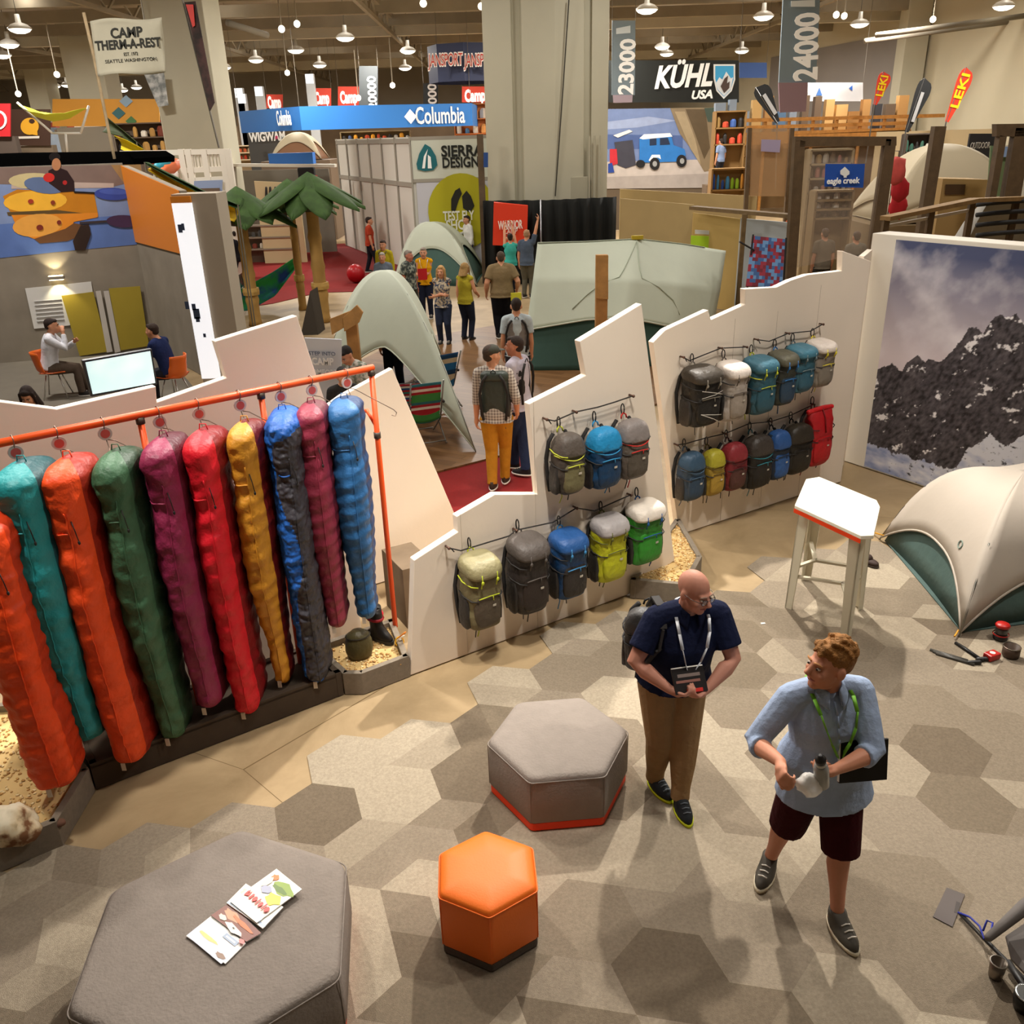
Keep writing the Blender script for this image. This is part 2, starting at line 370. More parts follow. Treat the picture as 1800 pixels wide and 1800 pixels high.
for i in range(-22, 24):
    for j in range(-4, 34):
        cx = (i + (j % 2)*.5)*s*math.sqrt(3); cy = j*1.5*s
        ca, sa = cos(R_(18)), sin(R_(18)); X = cx*ca-cy*sa + .2; Y = cx*sa+cy*ca + .6
        if not inpoly(X, Y, CARPET): continue
        h = [V((X+s*cos(R_(18+90+60*k)), Y+s*sin(R_(18+90+60*k)), hz)) for k in range(6)]; c = V((X, Y, hz))
        r = rnd.random()
        def pick(): return rnd.choice((0, 0, 1, 1, 2, 3, 4, 4, 5))
        if r < .5: mb.poly(h, pick())
        elif r < .72:
            o = rnd.randint(0, 1)
            for k in range(3): mb.poly([c, h[(o+2*k) % 6], h[(o+2*k+1) % 6], h[(o+2*k+2) % 6]], pick())
        else:
            o = rnd.randint(0, 5); mb.poly([h[(o+k) % 6] for k in range(4)], pick()); mb.poly([h[(o+3+k) % 6] for k in range(4)], pick())
tag(mb.build('carpet', cm, solid=.004, origin=(0, 0, 0)), 'carpet of grey and beige hexagon tiles with a jagged edge on the concrete floor', 'carpet')
# raised wood floor and red carpets behind the white panels
def slab(name, px, z, m, label, cat, t=.03):
    mb = MB(); mb.prism([V((*G(u, v, z)[:2], z)) for u, v in px], (0, 0, -t)); return tag(mb.build(name, m), label, cat)
def plank_mat():
    m = bpy.data.materials.new('planks'); m.use_nodes = True; nt = m.node_tree; b = nt.nodes['Principled BSDF']; b.inputs['Roughness'].default_value = .45
    tc = nt.nodes.new('ShaderNodeTexCoord'); mp = nt.nodes.new('ShaderNodeMapping'); mp.inputs['Rotation'].default_value = (0, 0, .5); br = nt.nodes.new('ShaderNodeTexBrick')
    br.inputs['Scale'].default_value = 1; br.inputs['Brick Width'].default_value = 1.3; br.inputs['Row Height'].default_value = .14; br.inputs['Mortar Size'].default_value = .003
    br.inputs['Color1'].default_value = (*lin('#7d5a36'), 1); br.inputs['Color2'].default_value = (*lin('#6a4928'), 1); br.inputs['Mortar'].default_value = (*lin('#3e2b18'), 1)
    nt.links.new(tc.outputs['Object'], mp.inputs['Vector']); nt.links.new(mp.outputs[0], br.inputs['Vector']); nt.links.new(br.outputs['Color'], b.inputs['Base Color']); return m
slab('wood_floor', ((560, 880), (778, 826), (935, 786), (1180, 700), (1180, 560), (940, 560), (700, 600), (600, 650), (480, 760)), .04, plank_mat(), 'brown plank floor laid behind the white panels and under the tents', 'floor')
slab('booth_floor', ((-400, 690), (-60, 640), (277, 614), (330, 668), (420, 780), (100, 1000), (-400, 1000)), .02, mat('#6d675c', .9, 0, .06, 3), 'grey floor of the booth behind the long white panel', 'floor', .015)
redm = mat('#780f0d', .95, 0, .1, 40, .3, 200)
slab('aisle_carpet', ((740, 838), (778, 829), (935, 789), (1010, 765), (1010, 900), (740, 960)), .015, redm, 'red carpet strip in front of the plank floor under the man in mustard trousers', 'carpet', .012)
slab('aisle_carpet', ((330, 555), (480, 533), (560, 514), (700, 510), (735, 470), (605, 428), (380, 440)), .015, redm, 'red aisle carpet between the palm posts and the white panelled booth', 'carpet', .012)
# ------------------------------------------------------------------ white display panels
pan = mat('#e6d8c6', .6, 0, .025, 1.5, .05, 20); pan_edge = mat('#efe6d8', .6)
def panel(label, Wl, px, t=.075, seams=(), z0=.0, off=0):
    """thick board, outline given by photo points on its face; z0 rounds the feet to the floor"""
    pts = []
    for q in px:
        p = Wl.hit(*q, off); 
        if p.z < .12: p.z = .012
        pts.append(p)
    o = thing('display_stand', label, 'panel', (sum((p for p in pts), V((0, 0, 0)))/len(pts)).xy.to_3d(), Wl.rz)
    mb = MB(); mb.prism(pts, -Wl.n*t, 0); mb.build('board', pan, o, bevel=.006)
    for (ta, za, zb) in seams:
        mb = MB(); a = Wl.P(ta, za, off+.0005); b = Wl.P(ta, zb, off+.0005); mb.beam(a, b, .004, .002); mb.build('seam', mat('#a99b88', .8), o)
    return o
WM_ = Wall((-.88, 6.07), (1.10, 7.33)); WRp = Wall((1.83, 8.63), (4.12, 10.04))
pmid = panel('white mountain shaped panel standing in the middle with seven backpacks in two rows', WM_, ((722, 1188), (728, 985), (805, 935), (803, 908), (870, 869), (945, 869), (930, 710), (1030, 660), (1019, 600), (1128, 534), (1186, 985), (1105, 1047)), seams=((.55, .02, 1.35), (1.28, .02, 2.0), (1.28, 1.3, 2.2)))
prgt = panel('white mountain shaped panel with thirteen backpacks beside the mountain mural', WRp, ((1194, 942), (1148, 602), (1170, 580), (1245, 545), (1250, 562), (1310, 535), (1310, 508), (1365, 505), (1390, 493), (1420, 483), (1480, 476), (1481, 441), (1531, 459), (1478, 848)), seams=((.62, .02, 2.3), (1.25, .02, 2.3), (1.9, .02, 2.5)))
# return piece joining the right panel to the mural wall
a = WRp.P(WRp.t(WRp.hit(1478, 848))+.02, 0, -.1); p1 = V((4.40, 10.70, 0))
mb = MB(); q = [a, p1, p1+UPZ*2.72, a+UPZ*2.72]; mb.prism(q, V((-.04, .06, 0))); tag(mb.build('return_board', pan), 'narrow white return panel between the backpack panel and the mountain mural', 'panel')
RA, RB = V((-2.42, 5.49, 0)), V((-1.05, 6.57, 0))
WK = Wall(RA, RB)                       # plane of the orange rack
WD = Wall(RA, RB, -.42)                 # panel behind the sleeping bags
def wpt(Wl, t, z, off=0): return Wl.P(t, z, off)
t0 = WD.t(WD.hit(0, 710)); 
pts_px = ((-160, 690), (0, 706), (100, 719), (274, 679), (276, 707), (398, 664), (378, 600), (522, 555), (571, 704))
pts = [WD.hit(*q) for q in pts_px]
te = WD.t(pts[-1])
pts += [WD.P(te+.1, .0+.012), WD.P(WD.t(pts[0]), .012)]
pD = thing('display_stand', 'long white mountain shaped panel behind the hanging sleeping bags', 'panel', V((*WD.P(te/2, 0)[:2], 0)), WD.rz)
mb = MB(); mb.prism(pts, -WD.n*.075); mb.build('board', pan, pD, bevel=.006)
for tt in (-.6, .1, .85):
    mb = MB(); mb.beam(WD.P(tt, .02, .0005), WD.P(tt, 2.0, .0005), .004, .002); mb.build('seam', mat('#a99b88', .8), pD)
WCp = Wall((-1.95, 7.35), (-1.0, 7.93))
pC = thing('display_stand', 'white trapezoid panel with a sloping right edge beside the blue sleeping bag', 'panel', (-1.2, 7.8, 0), WCp.rz)
ptsC = [WCp.hit(*q) for q in ((520, 755), (600, 697), (690, 648), (800, 905))]
tr = WCp.t(ptsC[-1]) + (ptsC[-1].z)*(WCp.t(ptsC[-1])-WCp.t(ptsC[-2]))/(ptsC[-2].z-ptsC[-1].z)
ptsC += [WCp.P(tr, .012), WCp.P(WCp.t(ptsC[0]), .012)]
mb = MB(); mb.prism(ptsC, -WCp.n*.075); mb.build('board', pan, pC, bevel=.006)
# ------------------------------------------------------------------ mural wall with a printed mountain
WU = Wall((4.57, 10.53), (4.57+.535, 10.53-.845))
mw = thing('mural_wall', 'freestanding white framed wall printed with a snowy black mountain', 'mural', (4.57, 10.53, 0), WU.rz)
mb = MB(); L = 3.2; H_ = 2.9
mb.prism([WU.P(-.30, .01), WU.P(L, .01), WU.P(L, H_), WU.P(-.30, H_)], -WU.n*.32); mb.build('wall_frame', mat('#e4ddcf', .6), mw, bevel=.008)
ridge = sorted([(WU.t(p), p.z) for p in (WU.hit(*q, .01) for q in ((1500, 655), (1545, 648), (1568, 638), (1585, 655), (1592, 640), (1612, 626), (1625, 634), (1640, 632), (1652, 638), (1672, 618), (1690, 598), (1702, 578), (1716, 572), (1726, 588), (1742, 562), (1760, 553), (1775, 560), (1786, 551), (1800, 568), (1850, 610), (1900, 590)))])
snow1 = sorted([(WU.t(p), p.z) for p in (WU.hit(*q, .01) for q in ((1500, 775), (1522, 778), (1560, 790), (1600, 805), (1640, 815), (1680, 825), (1700, 790), (1740, 765), (1765, 785), (1800, 765), (1900, 790)))])
def interp(P, x):
    if x <= P[0][0]: return P[0][1]
    for (a, b), (c, d) in zip(P, P[1:]):
        if x <= c: return b + (d-b)*(x-a)/(c-a)
    return P[-1][1]
def fbm(x, y, z=0, o=5): return noise.fractal(V((x, y, z)), .9, 2.1, o)
def mixc(a, b, k): k = max(0, min(1, k)); return tuple(p+(q-p)*k for p, q in zip(a, b))
def mountain(t, z):
    rz_ = interp(ridge, t) + .035*fbm(t*9, 3) + .012*fbm(t*40, 7)
    sz = interp(snow1, t) + .05*fbm(t*6, 11) + .02*fbm(t*30, 13)
    if z > rz_:
        k = (z-1.5)/1.4; base = mixc(lin('#ddd0d4'), lin('#4a5274'), k*1.15)
        c = fbm(t*1.6+z*1.4, z*2.2-t*1.8, 2) ; d = .55 - abs((z-2.15)+(t-.6)*.85)*1.5
        return mixc(base, lin('#ece6ea'), max(0, d)*.95 + c*.45)
    if z > sz:
        s_ = fbm(t*5, z*5, 5); f = fbm(t*22-z*10, z*16, 9)
        b = mixc(lin('#221e23'), lin('#6a6469'), .40+f*.6+s_*.25)
        sn = fbm(t*4.0+z*2.2, z*7-t*3.0, 21) + .35*fbm(t*26, z*26, 4)
        if sn > .52 + .25*(rz_-z > 1.2): return mixc(b, lin('#f2eeef'), (sn-.48)*6)
        return b
    f = fbm(t*4+z*3, z*9, 31); b = mixc(lin('#8c9ac4'), lin('#e2e3ec'), .5+f*.7+.5*(t-.5))
    k = fbm(t*14, z*22+t*6, 41)
    if k > .45 and t > .35: b = mixc(b, lin('#3b3a42'), (k-.45)*5)
    return b
def printed(name, Wl, ta, tb, za, zb, nu, nv, fn, off, parent, rough=.5):
    mb = MB(); P = lambda a, b: Wl.P(ta+(tb-ta)*a, za+(zb-za)*b, off); mb.grid(P, nu, nv)
    o = mb.build(name, vcolmat(rough), parent); me = o.data
    at_ = me.color_attributes.new('ink', 'FLOAT_COLOR', 'POINT'); buf = []
    for i in range(nu+1):
        for j in range(nv+1): buf += [*fn(ta+(tb-ta)*i/nu, za+(zb-za)*j/nv), 1]
    at_.data.foreach_set('color', buf); return o
printed('mountain_print', WU, .03, L-.03, .03, H_-.05, 330, 300, mountain, .006, mw)
# ------------------------------------------------------------------ hexagonal ottomans
def hexring(c, r, rot, z, rd=.18, n=4):
    """hexagon outline with rounded corners"""
    cs = [V((c[0]+r*cos(rot+pi/3*k), c[1]+r*sin(rot+pi/3*k), z)) for k in range(6)]; out = []
    for k in range(6):
        p, a, b = cs[k], cs[k-1], cs[(k+1) % 6]; A = p+(a-p)*rd; B = p+(b-p)*rd
        for i in range(n+1):
            t = i/n; out.append(A*(1-t)**2 + p*2*t*(1-t) + B*t*t)
    return out
def ottoman(name, label, cat, c, r, rot, h, ztrim, mc, mt, trim_label, trim_in=.985):
    o = thing(name, label, cat, (c[0], c[1], 0), 0)
    mb = MB(); e = .045
    prof = [(r*.94, .008), (r*trim_in, .02), (r*trim_in, ztrim)]
    mb.loft([hexring(c, q, rot, z, .05) for q, z in prof]); mb.build('base_trim', mt, o, smooth=False, label=trim_label)
    mb = MB(); prof = [(r*.985, ztrim+.003), (r, ztrim+.015), (r*1.004, (ztrim+h)/2), (r, h-e), (r-.006, h-e*.5), (r-.02, h-e*.15), (r-.05, h-.001), (r*.8, h+.004), (r*.4, h+.007), (.01, h+.008)]
    mb.loft([hexring(c, q, rot, z, .06 if z < h-e else .10) for q, z in prof]); mb.build('cushion', mc, o, smooth=True)
    mb = MB(); rr = hexring(c, r+.001, rot, h-e*.75, .06); mb.tube(rr, .004, 6, closed=True); mb.build('piping', mc, o, smooth=True)
    for k in range(6):
        mb = MB(); a = V((c[0]+(r+.0005)*cos(rot+pi/3*k)*.99, c[1]+(r)*sin(rot+pi/3*k)*.99, ztrim+.01)); mb.tube([a, a+UPZ*(h-ztrim-e)], .003, 5); mb.build('seam', mc, o)
    return o
grey_up = fabric('#8b8178', .05); grey_dk = fabric('#5b5148', .07); orange_v = mat('#f5751f', .5, 0, .03, 5, .06, 90, spec=.4)
red_orange = mat('#e8400f', .5, 0, .03, 5)
ottoman('ottoman', 'low grey hexagonal ottoman with orange base trim beside the bald man', 'ottoman', (.262, 4.69), .475, R_(-175.5), .44, .075, grey_up, red_orange, 'orange base trim')
ottoman('stool', 'small orange hexagonal stool with dark grey base', 'stool', (-.195, 3.554), .302, R_(152.8), .45, .07, orange_v, grey_dk, 'dark grey base')
ottoman('ottoman', 'large grey hexagonal ottoman holding four magazines', 'ottoman', (-1.56, 3.215), .725, R_(-143.2), .44, .075, grey_up, red_orange, 'orange base trim')
# magazines fanned on the big ottoman (four), laid like overlapping shingles
def magazine(label, px, z, pages, art):
    pts = [G(*q, z) for q in px]; c = sum(pts, V((0, 0, 0)))/4
    o = thing('magazine', label, 'magazine', (c.x, c.y, z-.006), 0, 'magazines on the big ottoman')
    mb = MB(); mb.prism([p-UPZ*.001 for p in pts], (0, 0, -.005)); mb.build('pages', mat('#f3f0ea', .5), o)
    ms = [mat(pages, .35)]; mb = MB(); mb.prism([p for p in pts], (0, 0, -.0012))
    A, B, C, D = pts
    def Q(u, v, k): return A + (B-A)*u + (D-A)*v + UPZ*(.0006*k)
    k = 1
    for col, poly in art:
        mm = mat(col, .35)
        if mm not in ms: ms.append(mm)
        mb.poly([Q(u, v, k) for u, v in poly], ms.index(mm)); k += 1
    mb.build('cover', ms, o)
def sq(a, b, c, d): return ((a, b), (c, b), (c, d), (a, d))
def blob(cx, cy, rx, ry, n=12, ph=0, wob=.2): return tuple((cx+rx*cos(2*pi*i/n)*(1+wob*sin(3*i+ph)), cy+ry*sin(2*pi*i/n)*(1+wob*cos(2*i+ph))) for i in range(n))
z0 = .452
magazine('white magazine with a pale landscape, lowest of the fanned four on the ottoman', ((371, 1610), (432, 1658), (396, 1694), (327, 1645)), z0+.006, '#f1efe9', [('#cfd6e4', sq(0, .55, 1, .98)), ('#e5cf7a', blob(.35, .6, .25, .07, 10, 1)), ('#8d6b52', blob(.85, .8, .12, .08)), ('#9fb0c9', sq(.55, .12, .9, .3)), ('#f4f2ee', sq(.6, .18, .85, .24))])
magazine('brown magazine with rust and white picture, second of the fanned four on the ottoman', ((404, 1586), (459, 1640), (433, 1655), (371, 1609)), z0+.014, '#7a3418', [('#c9936b', blob(.3, .35, .22, .2)), ('#efe6da', blob(.55, .72, .22, .16, 9, 2)), ('#d2691e', blob(.6, .3, .3, .1)), ('#2a1c15', blob(.55, .7, .03, .03)), ('#f0dfca', blob(.2, .7, .1, .12)), ('#e07a74', blob(.9, .85, .07, .1))])
magazine('white edged magazine peeping out third in the fan on the ottoman', ((432, 1553), (498, 1594), (462, 1632), (398, 1587)), z0+.022, '#f3efe6', [('#b7c7dd', sq(0, .9, 1, .99)), ('#e7d3b5', blob(.2, .3, .15, .2))])
magazine('top magazine with a green and yellow picture and red title on the ottoman', ((486, 1527), (531, 1563), (451, 1622), (405, 1585)), z0+.030, '#f4f0e2', [('#cfe0ef', sq(0, .86, 1, .93)), ('#8aa43f', blob(.65, .22, .33, .12, 12, 1)), ('#5f7d2c', blob(.6, .27, .25, .05)), ('#e8e14a', blob(.72, .48, .22, .12, 10, 2)), ('#e77b3c', blob(.22, .15, .1, .07)), ('#a9adc4', blob(.35, .42, .16, .08)), ('#d8d5c8', blob(.18, .3, .1, .12)), ('#e23c34', ((.06, .66), (.1, .6), (.13, .72), (.16, .6), (.2, .72), (.08, .76))), ('#e23c34', sq(.24, .63, .3, .75)), ('#e23c34', blob(.4, .69, .06, .06, 10, 0, .1)), ('#e23c34', sq(.5, .62, .54, .76)), ('#e23c34', blob(.64, .7, .05, .06, 10, 0, .1)), ('#e23c34', sq(.74, .62, .78, .76)), ('#e23c34', blob(.88, .7, .06, .06, 10, 0, .1))])
# ------------------------------------------------------------------ tall white counter table
tw = mat('#f2ecd9', .5, 0, .02, 3); tleg = mat('#d8d0b8', .55, 0, .03, 3)
TC = [V((*G(*q, 1.05)[:2], 1.05)) for q in ((1397, 888), (1417, 842), (1440, 838), (1541, 879), (1547, 891), (1536, 941), (1514, 942))]
tcen = V((2.86, 6.97, 0))
tb = thing('counter_table', 'tall white counter table with a square top and Y shaped braces', 'table', tcen, 0)
mb = MB(); mb.prism(TC, (0, 0, -.032)); mb.build('tabletop', tw, tb, bevel=.004)
ca = {'l': V((2.53, 6.99, 0)), 't': V((2.86, 7.52, 0)), 'r': V((3.17, 6.93, 0)), 'b': V((2.85, 6.40, 0))}
for k, p in ca.items():
    d = (tcen-p).normalized(); a = V((d.x*.7071-d.y*.7071, d.x*.7071+d.y*.7071, 0)); b = V((d.x*.7071+d.y*.7071, -d.x*.7071+d.y*.7071, 0))
    foot = p - d*.03
    mb = MB()
    for q in (a, b):
        w0, w1 = .085, .1; n = a if q is b else b
        mb.prism([foot+UPZ*.012, foot+q*w0*.8+UPZ*.012, p+q*w1+UPZ*1.017, p+UPZ*1.017], n*.012)
    mb.build('leg', tleg, tb)
mb = MB(); mb.prism([p-UPZ*.033 for p in TC[:1]]+[TC[-1]-UPZ*.033, TC[-1]-UPZ*.07, TC[0]-UPZ*.07], (.0, .012, 0)); mb.build('apron', red_orange, tb, label='orange apron under the edge')
def ybrace(a, b, far, z):
    m = (a+b)/2*.5+tcen*.5
    for p in (a, b, far): q = p+(tcen-p)*.06; mb = MB(); mb.beam((q.x, q.y, z), (m.x, m.y, z), .035, .022); mb.build('brace', tleg, tb)
ybrace(ca['l'], ca['t'], ca['r'], .43); ybrace(ca['b'], ca['r'], ca['l'], .34)
# ------------------------------------------------------------------ dome tents
def dome(name, label, corners, h, mfly, mbody, rise=.30, body=True, door=None, peak=None, fly_low=.10, bulge=1.0, poles=True, pole_m=None, sag=.06, edge=2.4, pw=2.2):
    """two pole dome: corners in plan order; fly edge rises by `rise` between the corners"""
    Cn = [V((p[0], p[1], 0)) for p in corners]; c = sum(Cn, V((0, 0, 0)))/4
    if peak: c = V((peak[0], peak[1], 0))
    o = thing(name, label, 'tent', (c.x, c.y, 0), 0)
    def pt(k, s, m, k_in=1.0):
        a, b = Cn[k], Cn[(k+1) % 4]; e = a+(b-a)*s
        q = c + (e-c)*m*k_in; side = (1-abs(2*s-1)**2)
        z = h*(1-m**pw)*(1-sag*side*math.sin(pi*m)) * (k_in if k_in < 1 else 1)
        q = c + (q-c)*(1-.05*side*m*m)
        return V((q.x, q.y, max(.014, z)))
    NM, NS = 16, 14
    for k in range(4):
        def P(i, j):
            s = j; side = (1-abs(2*s-1)**edge); mx = .985 - rise*side
            return pt(k, s, max(.0005, i*mx))
        mb = MB(); mb.grid(P, NM, NS); mb.build('fly_panel', mfly, o, smooth=True, solid=.004)
        mb = MB(); mb.tube([P(1, j/20) for j in range(21)], .012, 6); mb.build('hem', mfly, o, smooth=True)
    if body:
        def B(k):
            return lambda i, j: pt(k, j, .5+.5*i, .955)
        for k in range(4):
            mb = MB(); mb.grid(B(k), 8, NS); mb.build('tent_wall', mbody, o, smooth=True, solid=.003)
        mb = MB(); mb.prism([V((*(c+(q-c)*.95)[:2], .02)) for q in Cn], (0, 0, -.008)); mb.build('tent_floor', mbody, o)
    if poles:
        pm = pole_m or metal('#8f8f88', .4)
        for a, b in ((0, 2), (1, 3)):
            L = [c+(Cn[a]-c)*m+UPZ*(h*(1-m**pw)-.01) for m in (1, .85, .7, .5, .3, .12)] + [c+(Cn[b]-c)*m+UPZ*(h*(1-m**pw)-.012) for m in (.12, .3, .5, .7, .85, 1)]
            for q in L: q.z = max(.016, q.z)
            mb = MB(); mb.tube(L, .009, 6); mb.build('pole', pm, o, smooth=True)
    return o, c, pt
cream = mat('#bbb0a2', .6, 0, .03, 2, .15, 6, spec=.25); teal_gr = mat('#4f6560', .6, 0, .08, 4, .4, 9)
T1, cT, ptT = dome('tent', 'cream dome tent with grey green lower walls beside the white counter table', ((3.83, 6.4), (3.92, 8.35), (5.75, 8.7), (5.9, 6.75)), 1.0, cream, teal_gr, rise=.13, pw=3.4, sag=.03, peak=(4.95, 7.75))
mb = MB()
for k in range(12): a = 2*pi*k/12
mb.tube([ptT(0, .28+.022*cos(2*pi*i/10), .80+.016*sin(2*pi*i/10))+UPZ*.018 for i in range(10)], .006, 5, closed=True); mb.build('emblem', mat('#7f8f84', .6), T1, label='small grey green ring emblem')
for q in ((0, 0.02), (3, .02)):
    p = ptT(q[0], q[1], .99); d = (p-cT); d.z = 0; d.normalize(); mb = MB(); mb.tube([p+UPZ*.01, p+d*.12+UPZ*.006], .008, 6); mb.build('guy_strap', mat('#d79a2b', .7), T1, label='yellow guy strap')
p = ptT(0, .98, .98)
mb = MB(); mb.tube([p+UPZ*.02, V((p.x-.03, p.y+.28, .01))], .007, 6); mb.build('guy_strap', mat('#d79a2b', .7), T1)
# things at the tent's foot
def lathe_thing(name, label, cat, parts, loc, rz=0, tilt=None, group=None):
    o = thing(name, label, cat, loc, rz, group)
    for nm, prof, m in parts:
        mb = MB(); mb.lathe(prof, (0, 0, 0), 18, cap=nm not in ('rim', 'ring'))
        if tilt: mb.v = [tilt @ v for v in mb.v]
        mb.build(nm, m, o, local=True, smooth=True, bevel=0)
    return o
blackp = plastic('#1b1918', .5); redp = plastic('#b01a12', .4)
p = G(1757, 1125)
lathe_thing('lantern', 'red and black camping lantern in front of the cream tent', 'lantern', (('base', ((.0, .002), (.055, .002), (.06, .02), (.05, .05)), blackp), ('globe', ((.045, .05), (.05, .07), (.05, .1), (.045, .12)), plastic('#3a3431', .2)), ('top', ((.055, .12), (.06, .135), (.05, .15), (.01, .155)), redp), ('ring', ((.062, .045), (.066, .05), (.062, .058)), redp)), (p.x, p.y, .012))
p = G(1775, 1155)
lathe_thing('cooking_pot', 'dark brown cooking pot with a pale rim near the tent corner', 'pot', (('pot', ((0, .002), (.06, .002), (.068, .015), (.068, .09), (.064, .09), (.062, .012), (0, .012)), mat('#4a3a2e', .4)), ('rim', ((.066, .088), (.071, .091), (.066, .095)), metal('#bfb6a8', .3))), (p.x, p.y, .012))
p = G(1742, 1160)
o = thing('first_aid_tin', 'small red tin with a white disc lying by the tent corner', 'tin', (p.x, p.y, .012), .4)
mb = MB(); mb.box((0, 0, .03), (.12, .08, .055)); mb.build('tin', redp, o, local=True, bevel=.01)
mb = MB(); mb.lathe(((.0, .0585), (.022, .0585), (.022, .06), (0, .06)), (0, 0, 0), 16); mb.build('disc', mat('#e6ded0'), o, local=True)
p0, p1 = G(1645, 1152), G(1740, 1172)
for k, (qa, qb, lab) in enumerate((((1645, 1152), (1712, 1172), 'grey folded trekking pole set lying in front of the cream tent'), ((1690, 1140), (1728, 1166), 'black folded pole bundle lying across the trekking poles by the tent'))):
    a, b = G(*qa), G(*qb); o = thing('trekking_pole', lab, 'pole', (a.x, a.y, .012))
    for j in range(3):
        off = V((-.012*j, .03*j, .018+.003*k)); mb = MB(); mb.tube([a+off, b+off], .014, 8); mb.build('pole_section', mat('#4b4842' if k == 0 else '#1d1b1a', .45), o, smooth=True)
    mb = MB(); mb.tube([b+V((-.03, .03, .02)), b+V((.05, .02, .03))], .019, 8, round=True); mb.build('grip', blackp, o, smooth=True)
p = G(1790, 1090); o = thing('sleeping_pad', 'blue and yellow rolled pad lying under the cream tent edge', 'pad', (p.x, p.y, .012))
mb = MB(); mb.tube([p+V((-.1, .1, .08)), p+V((.35, .25, .08))], .075, 16, round=True); mb.build('roll', mat('#1d3f74', .7), o, smooth=True)
mb = MB(); mb.tube([p+V((.0, .135, .08)), p+V((.1, .168, .08))], .079, 16); mb.build('strap', mat('#d9b51e', .6), o, smooth=True, label='yellow strap')
p = G(1530, 995); o = thing('shoe', 'dark shoe lying behind the white counter table', 'shoe', (p.x, p.y, .012), .5)
mb = MB(); mb.ell((0, 0, .035), (.05, .09, .03)); mb.ell((0, .04, .06), (.042, .05, .045)); mb.build('shoe_upper', mat('#3b2b25', .7), o, local=True, smooth=True)
mb = MB(); mb.ell((0, 0, .012), (.053, .098, .011)); mb.build('sole', mat('#54463d', .8), o, local=True, smooth=True)
p = G(1341, 1098); mb = MB(); mb.box((p.x, p.y, .0135), (.04, .022, .003), .1); tag(mb.build('paper_scrap', mat('#f3efe8')), 'tiny white scrap of paper on the carpet between the bald man and the table', 'paper')
# ------------------------------------------------------------------ planters with gravel
pl_top = mat('#8f8473', .8, 0, .08, 30); gravel_c = ['#d9b87c', '#c49a5c', '#e6cf9d', '#b58a52', '#cdb083']
plm = mat('#7d7263', .8, 0, .1, 25, .1, 80); pld = mat('#463a2e', .85, 0, .1, 8)
def gravel(poly, z, n, parent, seed=1):
    mb = MB(); rn = random.Random(seed); xs = [p[0] for p in poly]; ys = [p[1] for p in poly]
    mb.prism([V((p[0], p[1], z)) for p in poly], (0, 0, -.02), 0); k = 0
    while k < n:
        x = rn.uniform(min(xs), max(xs)); y = rn.uniform(min(ys), max(ys))
        if not inpoly(x, y, poly): continue
        k += 1; r = rn.uniform(.008, .017)
        M_ = Matrix.Rotation(rn.uniform(0, 6), 3, 'Z'); mb.ell((x, y, z+r*.3), (r, r*.75, r*.55), M_, 6, 4, rn.randint(0, 4))
    o = mb.build('gravel', [mat(c, .9) for c in gravel_c], parent, smooth=True); o['kind'] = 'stuff'; return o
def planter(label, outer, h, parent_mat, wallw=.05, fill=None, n=500, seed=1, zfill=.05):
    P = [V((p[0], p[1], .006)) for p in outer]; c = sum(P, V((0, 0, 0)))/len(P)
    o = thing('planter', label, 'planter', (c.x, c.y, 0))
    for i in range(len(P)):
        a, b = P[i], P[(i+1) % len(P)]; d = (b-a).normalized(); nrm = V((-d.y, d.x, 0))
        if nrm.dot(c-a) < 0: nrm = -nrm
        mb = MB(); mb.prism([a, b, b+UPZ*h, a+UPZ*h], nrm*wallw); mb.build('kerb_side', parent_mat, o, bevel=.003)
    inner = [c+(p-c)*.97 for p in P]
    if n: gravel([(p.x, p.y) for p in inner], h-zfill, n, o, seed)
    return o
fr = V((.61, -.79, 0)); dr = V((.785, .619, 0))
BL, BR = G(170, 1390), G(605, 1222)
planter('grey kerbed gravel planter at the lower left under the orange sleeping bag', [tuple(G(*q)[:2]) for q in ((168, 1392), (112, 1488), (-40, 1552), (-330, 1500), (-200, 1290), (60, 1270))], .2, plm, n=1500, seed=3)
o = planter('long dark plinth under the row of hanging sleeping bags', [(BL.x, BL.y), (BR.x, BR.y), tuple((BR-fr*.55)[:2]), tuple((BL-fr*.55)[:2])], .22, pld, n=0)
mb = MB(); mb.prism([V((q[0], q[1], .205)) for q in (BL, BR, BR-fr*.55, BL-fr*.55)], (0, 0, -.02)); mb.build('plinth_top', pld, o)
KL, KC, KR = G(607, 1222), G(640, 1222), G(722, 1190)
planter('small grey kerbed planter at the foot of the blue sleeping bag', [tuple(p[:2]) for p in (KL, KC, KR, KR+V((-.2, .62, 0)), KL-fr*.55)], .2, plm, n=300, seed=5)
planter('triangular gravel planter behind the bald man between the two backpack panels', [tuple(q[:2]) for q in (G(1107, 1052), G(1205, 1062), G(1232, 1010), G(1190, 935))], .2, plm, n=700, seed=6, zfill=.02)
mb = MB(); a = G(700, 1140); mb.box((a.x+.06, a.y+.62, .3), (.3, .5, .6), .5); tag(mb.build('wooden_crate', mat('#6d5c48', .8, 0, .15, 5), bevel=.004), 'brown wooden crate between the blue sleeping bag and the middle panel', 'crate')
def rock(label, c, r, m, seed):
    mb = MB(); mb.ell(c, r, None, 28, 18)
    for i, v in enumerate(mb.v):
        d = v-V(c); k = 1+.28*fbm(d.x*6+seed, d.y*6, d.z*6)+.06*fbm(d.x*30, d.y*30+seed, d.z*30); mb.v[i] = V(c)+d*k
        mb.v[i].z = max(.155, mb.v[i].z)
    return tag(mb.build('rock', m, smooth=True), label, 'rock')
p = G(20, 1462, .2)
